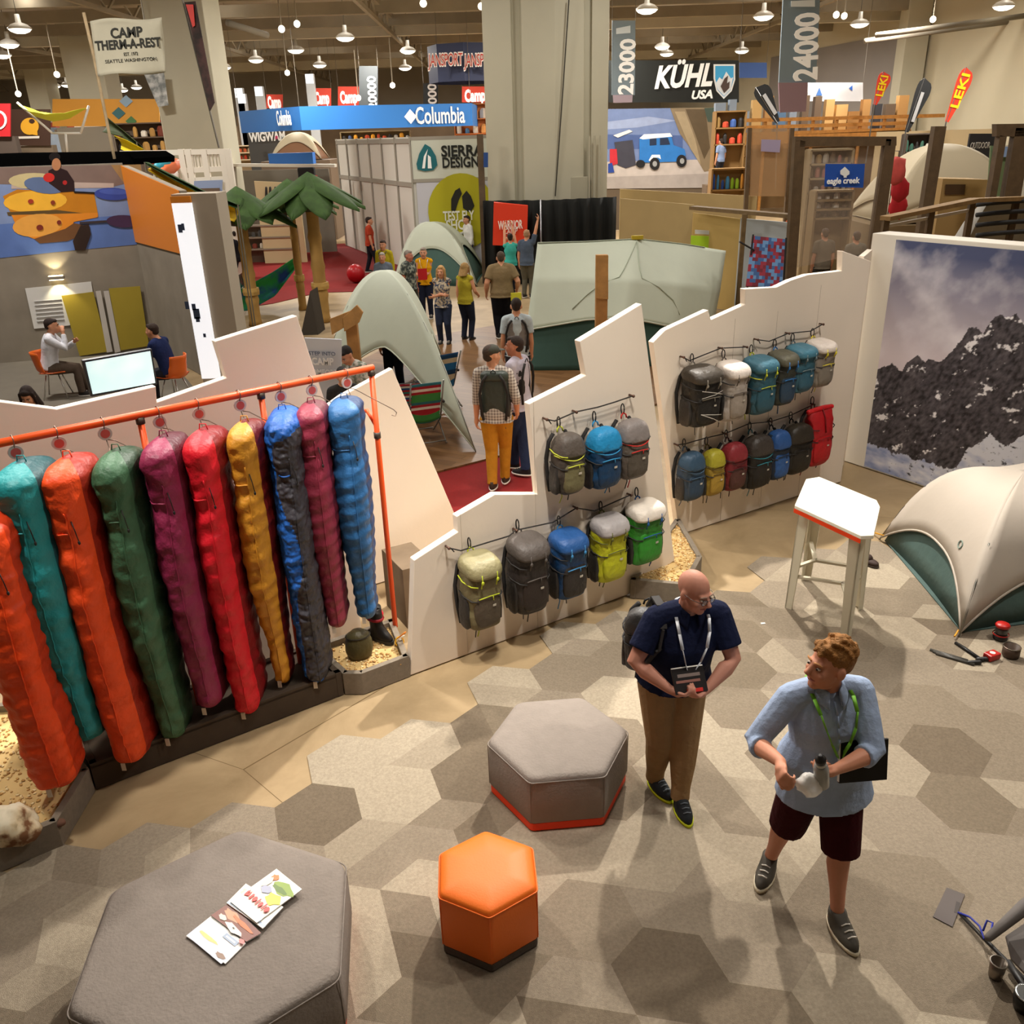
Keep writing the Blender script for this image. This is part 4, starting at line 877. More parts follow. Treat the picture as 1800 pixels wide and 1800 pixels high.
def person(label, base, yaw, h=1.75, skin=SKIN, shirt=None, sleeve='short', pants=None, pleg='long', shoes='#2a2624', hair=None, hstyle='short', vox=.016,
           rh=None, lh=None, reh=None, leh=None, rf=None, lf=None, hip=None, neck=None, head=(0, 0), belly=0, build=1.0, hcurl=(.5, .5), hf=(None, None), hn=(None, None), hthumb=(1, 1), rkh=(0, 1, 0), lkh=(0, 1, 0), fem=False,
           shirt_hem=.48, face=True, collar=False, cap=None, lanyard=None, glasses=False, shirt_m=None, pants_m=None, soles='#e6e2d8', rtoe=0, ltoe=0, feet=True, hcol=None, rhw=None, lhw=None, rfw=None, lfw=None, hs=1.06, placket=None):
    o = bpy.data.objects.new('person', None)
    base = V(base); Mw = Matrix.Translation(base) @ Matrix.Rotation(R_(yaw), 4, 'Z')
    k = h; B = build; IV = Mw.inverted()
    if rhw is not None: rh = IV @ V(rhw)
    if lhw is not None: lh = IV @ V(lhw)
    if rfw is not None: q = IV @ V(rfw); rf = (q.x, q.y, .045*h)
    if lfw is not None: q = IV @ V(lfw); lf = (q.x, q.y, .045*h)
    HP = V(hip) if hip else V((0, 0, .52*k)); NK = V(neck) if neck else HP+V((0, .005*k, .315*k))
    sp = NK-HP; up = sp.normalized(); sw = .098*k*(.9 if fem else 1)*(.5+.5*B)
    # torso frame
    xr = V((1, 0, 0)); fw = up.cross(xr).normalized()*-1
    if fw.y < 0: fw = -fw
    def ring(t, wx, wy, oy=0, n=20):
        c = HP+sp*t+fw*oy*k; return [c+xr*cos(2*pi*j/n)*wx*k+fw*sin(2*pi*j/n)*wy*k for j in range(n)]
    T = [(-.14, .055, .05, 0), (-.06, .088*B, .066*B, -.004), (.06, .095*B, .069*B, -.004), (.2, (.089 if not fem else .08)*B, .062*B, .0+belly*.25), (.4, (.084 if not fem else .070)*B, .058*B+belly*.5, belly*.55), (.62, .091*B, .065*B+belly*.2, .004+belly*.2), (.8, .092*B*(.93 if fem else 1), .062*B, -.002), (.91, .074*B, .048*B, -.006), (1.0, .042, .040, -.004)]
    NB = NK+up*.0*k; HC = NK+V((0, .018*k, 0))+up*.082*k
    hq = Matrix.Rotation(R_(head[0]), 3, 'Z') @ Matrix.Rotation(R_(head[1]), 3, 'X')
    S = {}
    for s in (1, -1): S[s] = HP+sp*.895+xr*sw*s
    ua, fa = .172*k, .148*k
    HD = {1: V(rh) if rh else S[1]+V((.03*k, .02*k, -.315*k)), -1: V(lh) if lh else S[-1]+V((-.03*k, .02*k, -.315*k))}
    EH = {1: V(reh) if reh else V((.5, -1, -.2)), -1: V(leh) if leh else V((-.5, -1, -.2))}
    EL = {}; WR = {}
    for s in (1, -1): EL[s], WR[s] = ik(S[s], HD[s], ua, fa, EH[s])
    HJ = {s: HP+xr*s*.052*k-V((0, 0, .01*k)) for s in (1, -1)}
    FT = {1: V(rf) if rf else V((.055*k, 0, .045*k)), -1: V(lf) if lf else V((-.055*k, 0, .045*k))}
    KN = {}; AN = {}
    for s in (1, -1): KN[s], AN[s] = ik(HJ[s], FT[s], .245*k, .232*k, rkh if s == 1 else lkh)
    # one continuous body
    mb = MB(); mb.loft([ring(t, a, b, c) for t, a, b, c in T])
    mb.tube([NK-up*.02*k, HC-hq @ V((0, .01*k, .03*k))], [.036*k*B, .033*k], 12, round=True)
    for s in (1, -1):
        mb.tube([HP+sp*.96+xr*.03*k*s, S[s]], [.033*k*B, .031*k*B], 10, round=True)
        a, e, w_ = S[s], EL[s], WR[s]
        mb.tube([a, a.lerp(e, .35), e, e.lerp(w_, .3), w_], [.032*k*B, .030*k*B, .024*k*B, .0255*k*B, .0160*k], 10, round=True)
        f = hf[0 if s == 1 else 1]; f = V(f) if f else (w_-e); nn = hn[0 if s == 1 else 1]; nn = V(nn) if nn else V((-s, 0, 0))
        hand(mb, w_, f, nn, (1 if s == 1 else -1)*hthumb[0 if s == 1 else 1], k*1.0, hcurl[0 if s == 1 else 1])
        if feet or pleg != 'long':
            a, e, w_ = HJ[s], KN[s], AN[s]
            cb = V((0, -(.012 if pleg != 'long' else .003)*k, 0)); cr = .0345 if pleg != 'long' else .029
            mb.tube([a, a.lerp(e, .45), e, e.lerp(w_, .28)+cb, e.lerp(w_, .65)+cb*.4, w_, w_-V((0, 0, .015*k))], [.055*k*B, .047*k*B, .034*k if pleg != 'long' else .03*k, cr*k, .024*k, .0205*k, .02*k], 12, round=True)
            ty = R_(rtoe if s == 1 else ltoe); fd = V((-sin(ty), cos(ty), 0)); mb.tube([w_-V((0, 0, .02*k))-fd*.01*k, w_+fd*.075*k-V((0, 0, .03*k))], [.022*k, .02*k], 8, round=True)
    kk = k; H = lambda x, y, z: HC+hq @ V((x*kk*hs, y*kk*hs, z*kk*hs)); k = k*hs
    mb.ell(H(0, -.010, .014), (.0435*k, .056*k, .052*k), hq, 18, 12); mb.ell(H(0, .014, -.020), (.0365*k, .041*k, .048*k), hq, 16, 10)
    mb.ell(H(0, .034, -.056), (.018*k, .0165*k, .014*k), hq, 10, 8); mb.ell(H(0, .010, -.050), (.031*k, .032*k, .02*k), hq, 12, 8)
    mb.tube([H(0, .048, .006), H(0, .066, -.019), H(0, .054, -.024)], [.006*k, .0098*k, .009*k], 8, round=True)
    mb.ell(H(0, .043, .010), (.029*k, .012*k, .007*k), hq, 10, 6)
    for s in (1, -1):
        mb.ell(H(s*.0455, -.006, -.008), (.006*k, .014*k, .019*k), hq, 10, 8); mb.ell(H(s*.022, .038, -.020), (.014*k, .012*k, .014*k), hq, 8, 6)
    k = kk
    inv = Mw
    mb.v = [inv @ v for v in mb.v]
    o = mb.build('person', mat(skin, .55, 0, .05, 9, spec=.3), None, smooth=True, remesh=vox, origin=base, smit=3)
    bpy_M = Mw; WM[o.name] = Matrix.Translation(base); o['label'] = label; o['category'] = 'person'
    def part(m, name, mt, vx=None, par=None, **kw):
        m.v = [Mw @ v for v in m.v]
        return m.build(name, mt, par or o, smooth=True, remesh=(vx if vx else vox) if vx != 0 else 0, **kw)
    if face:
        for s in (1, -1):
            m = MB(); m.ell(H(s*.0175, .0465, -.001), (.0072*k, .0060*k, .0036*k), hq, 10, 8); m.ell(H(s*.0175, .0515, -.001), (.0040*k, .0024*k, .0034*k), hq, 8, 6, 1); part(m, 'eye', [mat('#c9bdb0', .4), mat('#33261f', .4)], 0)
            m = MB(); m.tube([H(s*.0075, .0535, .0125), H(s*.018, .0535, .0155), H(s*.0285, .0465, .0125)], [.0028*k, .0032*k, .002*k], 6, round=True); part(m, 'eyebrow', mat(hcol or hair or '#5b4536', .8), 0)
        m = MB(); m.tube([H(-.014, .0480, -.0375), H(0, .0535, -.0370), H(.014, .0480, -.0375)], [.002*k, .0042*k, .002*k], 8, round=True); part(m, 'lips', mat('#a85f50', .5), 0)
    if hair:
        m = MB(); hm = mat(hair, .75, 0, .22, 40, .6, 120)
        g = {'short': .006, 'curly': .010, 'buzz': .003, 'long': .01, 'bob': .011, 'bun': .007}[hstyle]
        if hstyle == 'bald_ring': pass
        m.ell(H(0, -.016, .022), ((.0435+g*.6)*k, (.054+g*.7)*k, (.046+g)*k), hq, 20, 14)
        m.ell(H(0, -.032, .002 if hstyle == 'curly' else -.004), ((.036+g*.4)*k, (.036+g*.5)*k, (.034+g*.5)*k), hq, 16, 10)
        m.ell(H(0, .022, .046), (.034*k, .026*k, (.012+g)*k), hq, 14, 8)
        if hstyle in ('long', 'bob'):
            zl = -.075 if hstyle == 'bob' else -.15
            m.loft([[H(x*(.046+g), -.012+y*.042-.012*i, .03+(zl-.03)*i/5) for x, y in [(cos(2*pi*j/14), sin(2*pi*j/14)) for j in range(14)]] for i in range(6)])
            for s in (1, -1): m.tube([H(s*.043, .012, .03), H(s*.049, .015, -.03), H(s*.046, .012, zl)], [.012*k, .013*k, .008*k], 8, round=True)
        if hstyle == 'bun': m.ell(H(0, -.07, .045), (.024*k, .024*k, .024*k), hq, 10, 8)
        if hstyle == 'curly':
            rn = random.Random(3)
            for i in range(90):
                a = rn.uniform(0, 2*pi); e = rn.uniform(.1, 1.5); m.ell(H(.046*cos(a)*cos(e), -.010+.062*sin(a)*cos(e), .030+.050*sin(e)), (.0065*k,)*3, None, 6, 5)
        part(m, 'hair', hm, vox*.8)
    if cap:
        m = MB(); m.ell(H(0, -.006, .030), (.050*k, .063*k, .040*k), hq, 18, 10)
        m.ell(H(0, .07, .022), (.036*k, .032*k, .005*k), hq, 12, 6); part(m, 'cap', mat(cap, .8), vox*.8)
    if shirt:
        sm = shirt_m or cloth(shirt); e = .009
        m = MB(); t0 = (shirt_hem*k-HP.z)/max(.01, sp.z) if hip is None else -.06
        TT = [(t, a if (t > .3 or shirt_hem > .47) else max(a, .120*B), b if (t > .3 or shirt_hem > .47) else max(b, .080*B), c) for t, a, b, c in T if t > t0+.03]
        fl = 1.10 if shirt_hem < .47 else 1.03
        T0 = [(t0, (.128 if shirt_hem < .47 else .104)*B, (.088 if shirt_hem < .47 else .082)*B+belly*.3, belly*.2)]
        m.loft([ring(t, a+e+(.008 if t < .7 else 0), b+e+(.008 if t < .7 else 0), c) for t, a, b, c in T0+TT[:-1]] + [ring(.97, .055, .052, -.004), ring(.99, .047, .046, -.004)])
        for s in (1, -1):
            m.tube([HP+sp*.955+xr*.03*k*s, S[s]], [.037*k*B, .038*k*B], 12, round=True)
            a, el, w_ = S[s], EL[s], WR[s]
            if sleeve == 'short': m.tube([a, a.lerp(el, .4), a.lerp(el, .72)], [.040*k*B, .040*k*B, .040*k*B], 12)
            elif sleeve == 'roll': m.tube([a, a.lerp(el, .5), el, el.lerp(w_, .18), el.lerp(w_, .30)], [.040*k*B, .038*k*B, .033*k*B, .032*k*B, .033*k*B], 12)
            elif sleeve == 'long': m.tube([a, a.lerp(el, .5), el, el.lerp(w_, .5), w_.lerp(el, .04)], [.040*k*B, .038*k*B, .032*k*B, .029*k*B, .023*k], 12)
        part(m, 'shirt', sm)
        if collar:
            m = MB(); c = NK+up*.012*k
            Z = ((-.030, .052), (-.004, .0425), (.012, .040), (.010, .044), (-.014, .056), (-.028, .058))
            def CL(i, j):
                q = i*(len(Z)-1); n = min(int(q), len(Z)-2); g = q-n; z = Z[n][0]*(1-g)+Z[n+1][0]*g; r = Z[n][1]*(1-g)+Z[n+1][1]*g; a = R_(90+20+320*j); dr_ = abs(2*j-1)**4
                return c+up*(z-.022*dr_*(1 if i > .5 else .6))*k+(xr*cos(a)*r+fw*(sin(a)*r+.004+.012*dr_))*k
            m.grid(CL, 10, 28); part(m, 'collar', sm, 0, solid=.004)
    if pants:
        pm = pants_m or cloth(pants); m = MB()
        m.loft([ring(t, a, b, c) for t, a, b, c in ((-.15, .062, .058, 0), (-.06, .097*B, .074*B, -.004), (.08, .100*B, .074*B, -.003), (.17, .097*B, .072*B+belly*.2, .002+belly*.2))])
        for s in (1, -1):
            a, e, w_ = HJ[s], KN[s], AN[s]
            if pleg == 'long': m.tube([a, a.lerp(e, .4), e, e.lerp(w_, .4), e.lerp(w_, .8), w_-V((0, 0, .004*k))], [.066*k*B, .058*k*B, .045*k*B, .040*k*B, .036*k, .036*k], 14)
            else: m.tube([a, a.lerp(e, .5), e, e.lerp(w_, .06)], [.067*k*B, .062*k*B, .056*k*B, .055*k*B], 14)
        part(m, 'trousers' if pleg == 'long' else 'shorts', pm)
    if feet and shoes:
        for s in (1, -1):
            w_ = AN[s]; ty = R_(rtoe if s == 1 else ltoe); fd = V((-sin(ty), cos(ty), 0)); rd = V((cos(ty), sin(ty), 0)); g = w_.z-.045*k
            def foot(z, l0, l1, wd, n=18):
                out = []
                for j in range(n):
                    a = 2*pi*j/n; y = (l0+l1)/2+(l1-l0)/2*sin(a); wx = wd*cos(a)*(1-.12*sin(a)**2+.1*sin(a)*.6); out.append(V((w_.x, w_.y, g))+rd*wx*k+fd*y*k+UPZ*z*k)
                return out
            m = MB(); m.loft([foot(.010, -.038, .112, .029), foot(.026, -.040, .110, .0295), foot(.038, -.040, .085, .027), foot(.052, -.036, .045, .0255), foot(.066, -.032, .030, .025), foot(.067, -.02, .018, .016)]); sh = part(m, 'shoe', mat(shoes, .7), 0)
            m = MB(); m.loft([foot(.001, -.042, .116, .031), foot(.013, -.043, .117, .0315)]); part(m, 'sole', mat(soles, .7), 0, sh)
            m = MB()
            for q in range(3): m.tube([V((w_.x, w_.y, g))+rd*.014*k*z+fd*(.045+.018*q)*k+UPZ*(.057-.006*q-.004*abs(z))*k for z in (-1, 0, 1)], .0025*k, 5)
            part(m, 'lace', mat('#cfc8bc' if shoes != '#1d2226' else '#77808a', .8), 0, sh)
    if lanyard:
        zl = (.57 if lanyard[1:] == '' else .57)
        q_ = .6+.4*B
        P, Q = [[NK-fw*.052*k+up*.010*k, NK+xr*s*.032*k-fw*.042*k+up*.008*k, NK+xr*s*.054*k-fw*.012*k+up*.010*k, HP+sp*.97+xr*s*.056*k+fw*.050*k*q_, HP+sp*.88+xr*s*.052*k+fw*.084*k*q_, HP+sp*.74+xr*s*.042*k+fw*(.098+belly*.6)*k*q_, HP+sp*.58+xr*s*.026*k+fw*(.100+belly*1.0)*k*q_, HP+sp*.40+xr*s*.005*k+fw*(.092+belly*1.3)*k*q_] for s in (1, -1)]
        m = MB()
        for L in (P, Q):
            for a, b in zip(L, L[1:]): m.beam(a, b, .011*k, .002*k)
        part(m, 'lanyard', mat(lanyard, .6), 0)
    if placket:
        m = MB(); n = 9
        for q in range(n):
            t = .93-(.93+.06)*q/n; t2 = .93-(.93+.06)*(q+1)/n
            def pp(t): return HP+sp*t+fw*(interp([(a, c+d+.0105+.004*(a < .7)) for a, b, c, d in T], t))*k
            m.beam(pp(t), pp(t2), .016*k, .004*k)
        part(m, 'button_placket', mat(placket, .85), 0)
    if glasses:
        m = MB()
        for s in (1, -1):
            m.tube([H(s*.0185+.0125*cos(a), .0585, -.003+.010*sin(a)) for a in [2*pi*i/14 for i in range(14)]], .0012*k, 5, closed=True); m.tube([H(s*.031, .0575, -.001), H(s*.046, .03, .001), H(s*.049, -.008, .002)], .0012*k, 5)
        m.tube([H(-.006, .059, 0), H(.006, .059, 0)], .0012*k, 5); part(m, 'glasses', metal('#6b6460', .3), 0)
        m = MB()
        for s in (1, -1): m.ell(H(s*.0185, .0585, -.003), (.0118*k, .0012*k, .0094*k), hq, 12, 6)
        part(m, 'lens', mat('#dfe3e4', .05, alpha=.25, spec=.8), 0)
    X = dict(HP=HP, NK=NK, S=S, EL=EL, WR=WR, H=H, M=Mw, KN=KN, AN=AN, up=up, fw=fw)
    for q in ('S', 'EL', 'WR'): X[q] = {s: Mw @ v for s, v in X[q].items()}
    return o, X
# --- bald man in navy polo
a, b = G(1150, 1383), G(1194, 1420); g1 = (a+b)/2
o1, X1 = person('bald man with glasses in navy polo and khaki trousers standing beside the grey ottoman', (g1.x+.01, g1.y+.06, .011), 186, 1.75, '#b9806a', '#141a33', 'short', '#927551', 'long', '#1d2226', None, vox=.0075,
    neck=(-.05, .085, 1.455), rh=(.115, .315, 1.04), lh=(-.11, .32, 1.02), reh=(1, -.45, .1), leh=(-1, -.35, .1), hcurl=(.8, .8), hf=((-.85, .55, -.15), (.85, .5, -.1)), hn=((-.2, -.5, .8), (.1, -.5, .9)), hthumb=(-1, -1),
    rfw=a, lfw=b, head=(30, -12), belly=.024, build=1.19, collar=True, lanyard='#c9ccd0', glasses=True, shirt_hem=.53, soles='#c5cf1e', rtoe=18, ltoe=2, hcol='#8b6f5f')
def on(X, x, y, z): return X['M'] @ V((x, y, z))
def held_box(name, label, cat, X, c, size, rx, ry, rz, mts, parts):
    c = on(X, *c); q = X['M'].to_3x3() @ (Matrix.Rotation(R_(rz), 3, 'Z') @ Matrix.Rotation(R_(rx), 3, 'X') @ Matrix.Rotation(R_(ry), 3, 'Y'))
    o = thing(name, label, cat, c)
    for nm, off, sz, m in parts:
        mb = MB(); mb.box(c+q @ V(off), sz, M=q); mb.build(nm, m, o, bevel=.002)
    return o
held_box('booklet', 'dark catalogue with white edge and red mark held by the bald man', 'booklet', X1, (.0, .315, 1.095), (0, 0, 0), 42, 0, 4, None,
    (('cover', (0, 0, 0), (.20, .014, .15), mat('#1a1513', .4)), ('page_edge', (0, -.001, .077), (.196, .012, .010), mat('#e8e2d8', .6)), ('title_strip', (0, .0075, .03), (.14, .002, .02), mat('#7a6a62', .5)), ('title_strip', (.01, .0075, -.005), (.15, .002, .016), mat('#8b5c50', .5)), ('red_flap', (-.02, .0076, -.062), (.10, .002, .022), mat('#c8281e', .5))))
def polo_belt():
    mb = MB(); n = 24; c = X1['HP']+(X1['NK']-X1['HP'])*.10
    R0 = [[X1['M'] @ (c+V((cos(2*pi*j/n)*.196, sin(2*pi*j/n)*.158+.012, z))) for j in range(n)] for z in (-.018, .018)]
    mb.loft(R0, False); mb.build('belt', mat('#17120f', .5), o1, solid=.006)
polo_belt()
# backpack slung on his right shoulder
bp = backpack('dark grey backpack slung on the shoulder of the bald man', on(X1, .13, -.155, 1.40), R_(180+184-20), .27, .46, .17, '#2b2a29', '#3b3937', '#2a2826', '#1a1a1a', 'dome', seed=77)
mb = MB(); P = [on(X1, *q) for q in ((.12, -.17, 1.34), (.125, -.04, 1.475), (.12, .075, 1.475), (.13, .165, 1.37), (.155, .185, 1.24), (.205, .09, 1.08), (.2, -.12, 1.0))]
for a, b in zip(P, P[1:]): mb.beam(a, b, .05, .014)
mb.build('carry_strap', mat('#33302e', .8), bp, smooth=False)
# --- ginger man in pale blue shirt
a, b = G(1350, 1532), G(1468, 1632); g2 = (a+b)/2
o2, X2 = person('ginger haired man in pale blue shirt and maroon shorts looking over his shoulder', (g2.x+.03, g2.y, .011), 186, 1.80, '#c98a6c', '#9fb0cc', 'roll', '#3a0a10', 'short', '#4b463d', '#94642f', 'curly', vox=.0075,
    neck=(.075, .03, 1.505), rh=(.40, .30, 1.27), lh=(.12, .33, 1.22), reh=(.5, -.7, -.8), leh=(-1, -.35, -.2), hcurl=(1.0, 1.15), hf=((.35, 1, -.1), (.9, .35, .1)), hn=((-.8, .2, -.5), (.0, -.6, .8)), hthumb=(-1, -1),
    rfw=a, lfw=b, head=(-78, 6), build=1.04, collar=True, lanyard='#6fae2c', shirt_hem=.43, soles='#d8ccb0', rtoe=-38, ltoe=6, hcol='#b98250', placket='#98a9c6')
held_box('tablet_case', 'black tablet case with a white page edge tucked under the ginger man arm', 'tablet', X2, (-.10, .18, 1.12), (0, 0, 0), 18, -6, 6, None,
    (('cover', (0, 0, 0), (.27, .018, .215), mat('#0f0e0e', .35)), ('page_edge', (.1365, 0, 0), (.006, .015, .20), mat('#e6e0d8', .6)), ('back_cover', (0, -.0105, 0), (.265, .003, .21), mat('#191717', .5))))
p = on(X2, .22, .385, 1.18)
o = thing('water_bottle', 'clear grey drinking bottle with black cap in the hand of the ginger man', 'bottle', p)
q = X2['M'].to_3x3() @ (Matrix.Rotation(R_(-12), 3, 'X') @ Matrix.Rotation(R_(14), 3, 'Y'))
for nm, prof, m in (('bottle_body', ((0, 0), (.033, .002), (.036, .01), (.036, .13), (.03, .155), (.022, .165), (0, .166)), mat('#8f918e', .15, spec=.7)), ('bottle_neck', ((.022, .164), (.026, .166), (.026, .182), (.022, .184)), mat('#c8c8c2', .3)), ('bottle_cap', ((0, .183), (.025, .184), (.026, .208), (.014, .214), (.012, .232), (0, .234)), blackp)):
    mb = MB(); mb.lathe(prof, (0, 0, 0), 18); mb.v = [p+q @ v for v in mb.v]; mb.build(nm, m, o, smooth=True)
p = on(X2, .285, .395, 1.20); mb = MB(); mb.ell(p, (.062, .045, .06), None, 20, 14)
for i, v in enumerate(mb.v): d = v-p; mb.v[i] = p+d*(1+.3*fbm(d.x*22, d.y*22, d.z*22))
tag(mb.build('plastic_bag', mat('#f4f1ea', .2, alpha=.6, spec=.8), smooth=True), 'crumpled clear plastic wrapper held beside the drinking bottle', 'bag')
# ------------------------------------------------------------------ middle ground: tents, camp chairs, sign posts, crowd
sage = mat('#bfc6b4', .6, 0, .03, 2, .15, 5, spec=.25); deep_gr = mat('#3b5a52', .6, 0, .06, 3, .3, 7)
dome('shelter_tent', 'sage green arched shelter tent open at the sides behind the white panels', (tuple(G(838, 800)[:2]), (-1.3, 17.3), (-3.6, 17.2), tuple(G(560, 690)[:2])), 2.12, sage, deep_gr, rise=.30, body=False, sag=.0, edge=1.5, pw=1.85, peak=(-1.95, 14.6))
def cabin_tent():
    a, b = G(925, 655), G(1165, 660); o = thing('cabin_tent', 'large sage green cabin tent with dark green lower walls', 'tent', ((a.x+b.x)/2+.6, 17.5, .03), 0)
    def row(L): return [at(*q) for q in L]
    top = row(((945, 427, 16.8), (1030, 425, 17.0), (1120, 420, 17.2), (1200, 429, 17.8), (1276, 441, 18.4)))
    mid = row(((937, 492, 16.4), (1030, 492, 16.25), (1110, 494, 16.25), (1200, 502, 16.8), (1266, 510, 17.7)))
    hem = row(((925, 580, 16.1), (1030, 562, 15.9), (1100, 558, 15.85), (1185, 575, 16.3), (1250, 592, 17.2)))
    gnd = [V((p.x, p.y, .035)) for p in row(((930, 643, 15.95), (1030, 650, 15.85), (1100, 652, 15.8), (1190, 655, 16.2), (1252, 640, 17.1)))]
    bk = [V((p.x+.35, p.y+2.0, p.z*.72)) for p in top]; bg = [V((p.x+.5, p.y+2.9, .035)) for p in top]
    def surf(rows):
        def S(i, j):
            def pick(L, t):
                q = t*(len(L)-1); k = min(int(q), len(L)-2); g = q-k; g = g*g*(3-2*g)*.5+g*.5; return k, g
            k, f = pick(rows, i); m, g = pick(rows[0], j); r0, r1 = rows[k], rows[k+1]
            return (r0[m]*(1-g)+r0[m+1]*g)*(1-f)+(r1[m]*(1-g)+r1[m+1]*g)*f
        return S
    S0 = surf([bg, bk, top, mid, hem]); S = lambda i, j: S0(.5+(i-.57)*.8, j)
    mb = MB(); mb.grid(S0, 32, 24); mb.build('fly', sage, o, smooth=True, solid=.006)
    S1 = surf([[p+V((0, .05, 0)) for p in hem], gnd]); mb = MB(); mb.grid(S1, 6, 24); mb.build('tent_wall', deep_gr, o, smooth=True, solid=.004)
    for e in (0, -1):
        A = [gnd[e], hem[e], mid[e], top[e]]; Bk = [bg[e], bg[e].lerp(bk[e], .5), bk[e], top[e]]
        mb = MB(); mb.grid(surf([A, Bk]), 8, 12); mb.build('side_panel', sage if e == 0 else deep_gr, o, smooth=True, solid=.004)
    mb = MB(); mb.tube([S0(1, q/24)+V((0, -.015, 0)) for q in range(25)], .016, 6); mb.build('hem', mat('#c3c6b4', .6), o, smooth=True)
    for L in (((.52, .5), (.72, .42), (.98, .1)), ((.52, .5), (.72, .56), (.98, .85)), ((.5, 0), (.5, .5), (.5, 1))):
        pp = [S0(a+(c-a)*t, b+(d-b)*t)+V((0, -.012, .006)) for (a, b), (c, d) in zip(L, L[1:]) for t in (0, .25, .5, .75)]
        mb = MB(); mb.tube(pp, .010, 6); mb.build('seam', mat('#aab3a0', .6), o, smooth=True)
    mb = MB(); c = S0(.5, .5); mb.box(c+V((0, -.02, .03)), (.22, .06, .07)); mb.build('ridge_toggle', mat('#b9a227', .6), o)
    return o
cabin_tent()
small = dome('dome_tent', 'small sage dome tent with dark green door far behind the crowd', (tuple(G(840, 505)[:2]), (-.6, 29.2), (-3.6, 29.5), tuple(G(690, 500)[:2])), 1.75, sage, deep_gr, rise=.34, sag=.03, peak=(-2.2, 27.6))
p = G(627, 498); mb = MB(); mb.ell((p.x, p.y, .30), (.28, .28, .28), None, 20, 14); tag(mb.build('ball', mat('#a3141c', .35), smooth=True), 'shiny red ball on the red aisle carpet near the person in rust red', 'ball')
# timber sign posts
timber = wood('#b07f48')
def slab_post(label, u, v0, v1, Y, w_, d, arms=()):
    a = at(u, v0, Y); o = thing('sign_post', label, 'sign post', (a.x, Y, .04))
    mb = MB(); mb.box((a.x, Y, (a.z+.05)/2), (w_, d, a.z-.05)); mb.build('post', timber, o, bevel=.008)
    for (p, q, r, t) in arms: mb = MB(); mb.prism([at(*s_, Y-d/2-.012) for s_ in p], (0, -t, 0)); mb.build('arm', wood('#bf9258'), o, bevel=.006)
    return o
slab_post('thick upright timber post in front of the large cabin tent', 1058, 448, 600, 14.2, .19, .16, [(((1047, 448), (1069, 448), (1069, 526), (1047, 524)), 0, 0, .02)])
slab_post('timber signpost with two pointed blank arms beside the shelter tent', 617, 560, 680, 12.6, .17, .12, [(((603, 558), (628, 535), (639, 548), (632, 566), (606, 582)), 0, 0, .05), (((580, 560), (618, 545), (606, 575), (584, 588)), 0, 0, .03)])
# poster board near the signpost
o = thing('poster_stand', 'pale blue poster board behind the panel with grey lines of print', 'poster', (at(570, 690, 11.0).x, 11.0, .05))
a, b = at(535, 595, 11.0), at(600, 700, 11.0)
mb = MB(); mb.prism([at(535, 594, 11), at(600, 597, 11), at(599, 760, 11), at(535, 760, 11)], (0, .03, 0)); mb.build('board', mat('#c9cfdd', .5), o)
mb = MB(); c = at(570, 690, 11.0); mb.box((c.x, 11.05, (c.z-.3+.05)/2), (.05, .05, c.z-.35)); mb.build('stand', mat('#8a8a86', .5), o)
text('STEP INTO', .07, at(566, 622, 10.985), (1, 0, -.06), (0, 0, 1), mat('#5d6a85'), o, wid=.34)
text('CAMP', .13, at(567, 636, 10.985), (1, 0, -.06), (0, 0, 1), mat('#eef0f4'), o, wid=.28, bold=.004)
text('COMFORT', .10, at(567, 655, 10.985), (1, 0, -.06), (0, 0, 1), mat('#eef0f4'), o, wid=.4, bold=.003)
# camp chairs
def stripes(cols, n):
    return [mat(c, .8, 0, .06, 12) for c in cols]
def camp_chair(label, p, rz, cs, stripe, w_=.5):
    o = thing('camp_chair', label, 'chair', p, R_(rz)); m = stripes(cs, 0); n = len(cs)
    def P(s, x):   # seat to back curve, sagging
        y, z = interp([(0, -.28), (.45, .16), (1, .38)], s), interp([(0, .40), (.2, .35), (.45, .32), (1, .92)], s); return V((x*w_*(.9 if s < .5 else .85), y, z-.05*(1-4*(x)**2)*(s < .6)))
    mb = MB(); mb.grid(lambda i, j: P(i*.47, j-.5), 12, 6, 0, lambda i, j: (i*stripe//12) % n); mb.build('seat', m, o, local=True, smooth=True, solid=.006)
    mb = MB(); mb.grid(lambda i, j: P(.47+.53*i, j-.5), 14, 6, 0, lambda i, j: (i*stripe//14) % n); mb.build('backrest', m, o, local=True, smooth=True, solid=.006)
    fm = metal('#8d8d8a', .4)
    for sx in (-1, 1):
        x = sx*w_*.47
        mb = MB(); mb.tube([(x, .42, .95), (x, .14, .33), (x, -.30, .012)], .012, 8); mb.build('leg', fm, o, local=True, smooth=True)
        mb = MB(); mb.tube([(x*1.02, -.32, .40), (x*1.02, .05, .22), (x*1.02, .36, .012)], .012, 8); mb.build('leg', fm, o, local=True, smooth=True)
        mb = MB(); mb.tube([(x*1.1, -.26, .56), (x*1.12, .0, .58), (x*1.1, .27, .6)], .022, 8, round=True); mb.build('armrest', mat('#2b2b2b', .6), o, local=True, smooth=True)
    for y in (-.3, .36): mb = MB(); mb.tube([(-w_*.46, y, .05), (w_*.46, y, .05)], .01, 6); mb.build('crossbar', fm, o, local=True, smooth=True)
    return o
STR = ['#a01f2c', '#d9d6cf', '#1f4f86', '#b02430', '#2a6a74', '#e2ded6']
p = G(745, 770, .05); camp_chair('striped camp chair with a green canopy backrest under the shelter tent', (p.x, p.y, .045), 200, ['#3d8a45', '#3d8a45', '#a01f2c', '#d9d6cf', '#a01f2c', '#2a6a74'], 12)
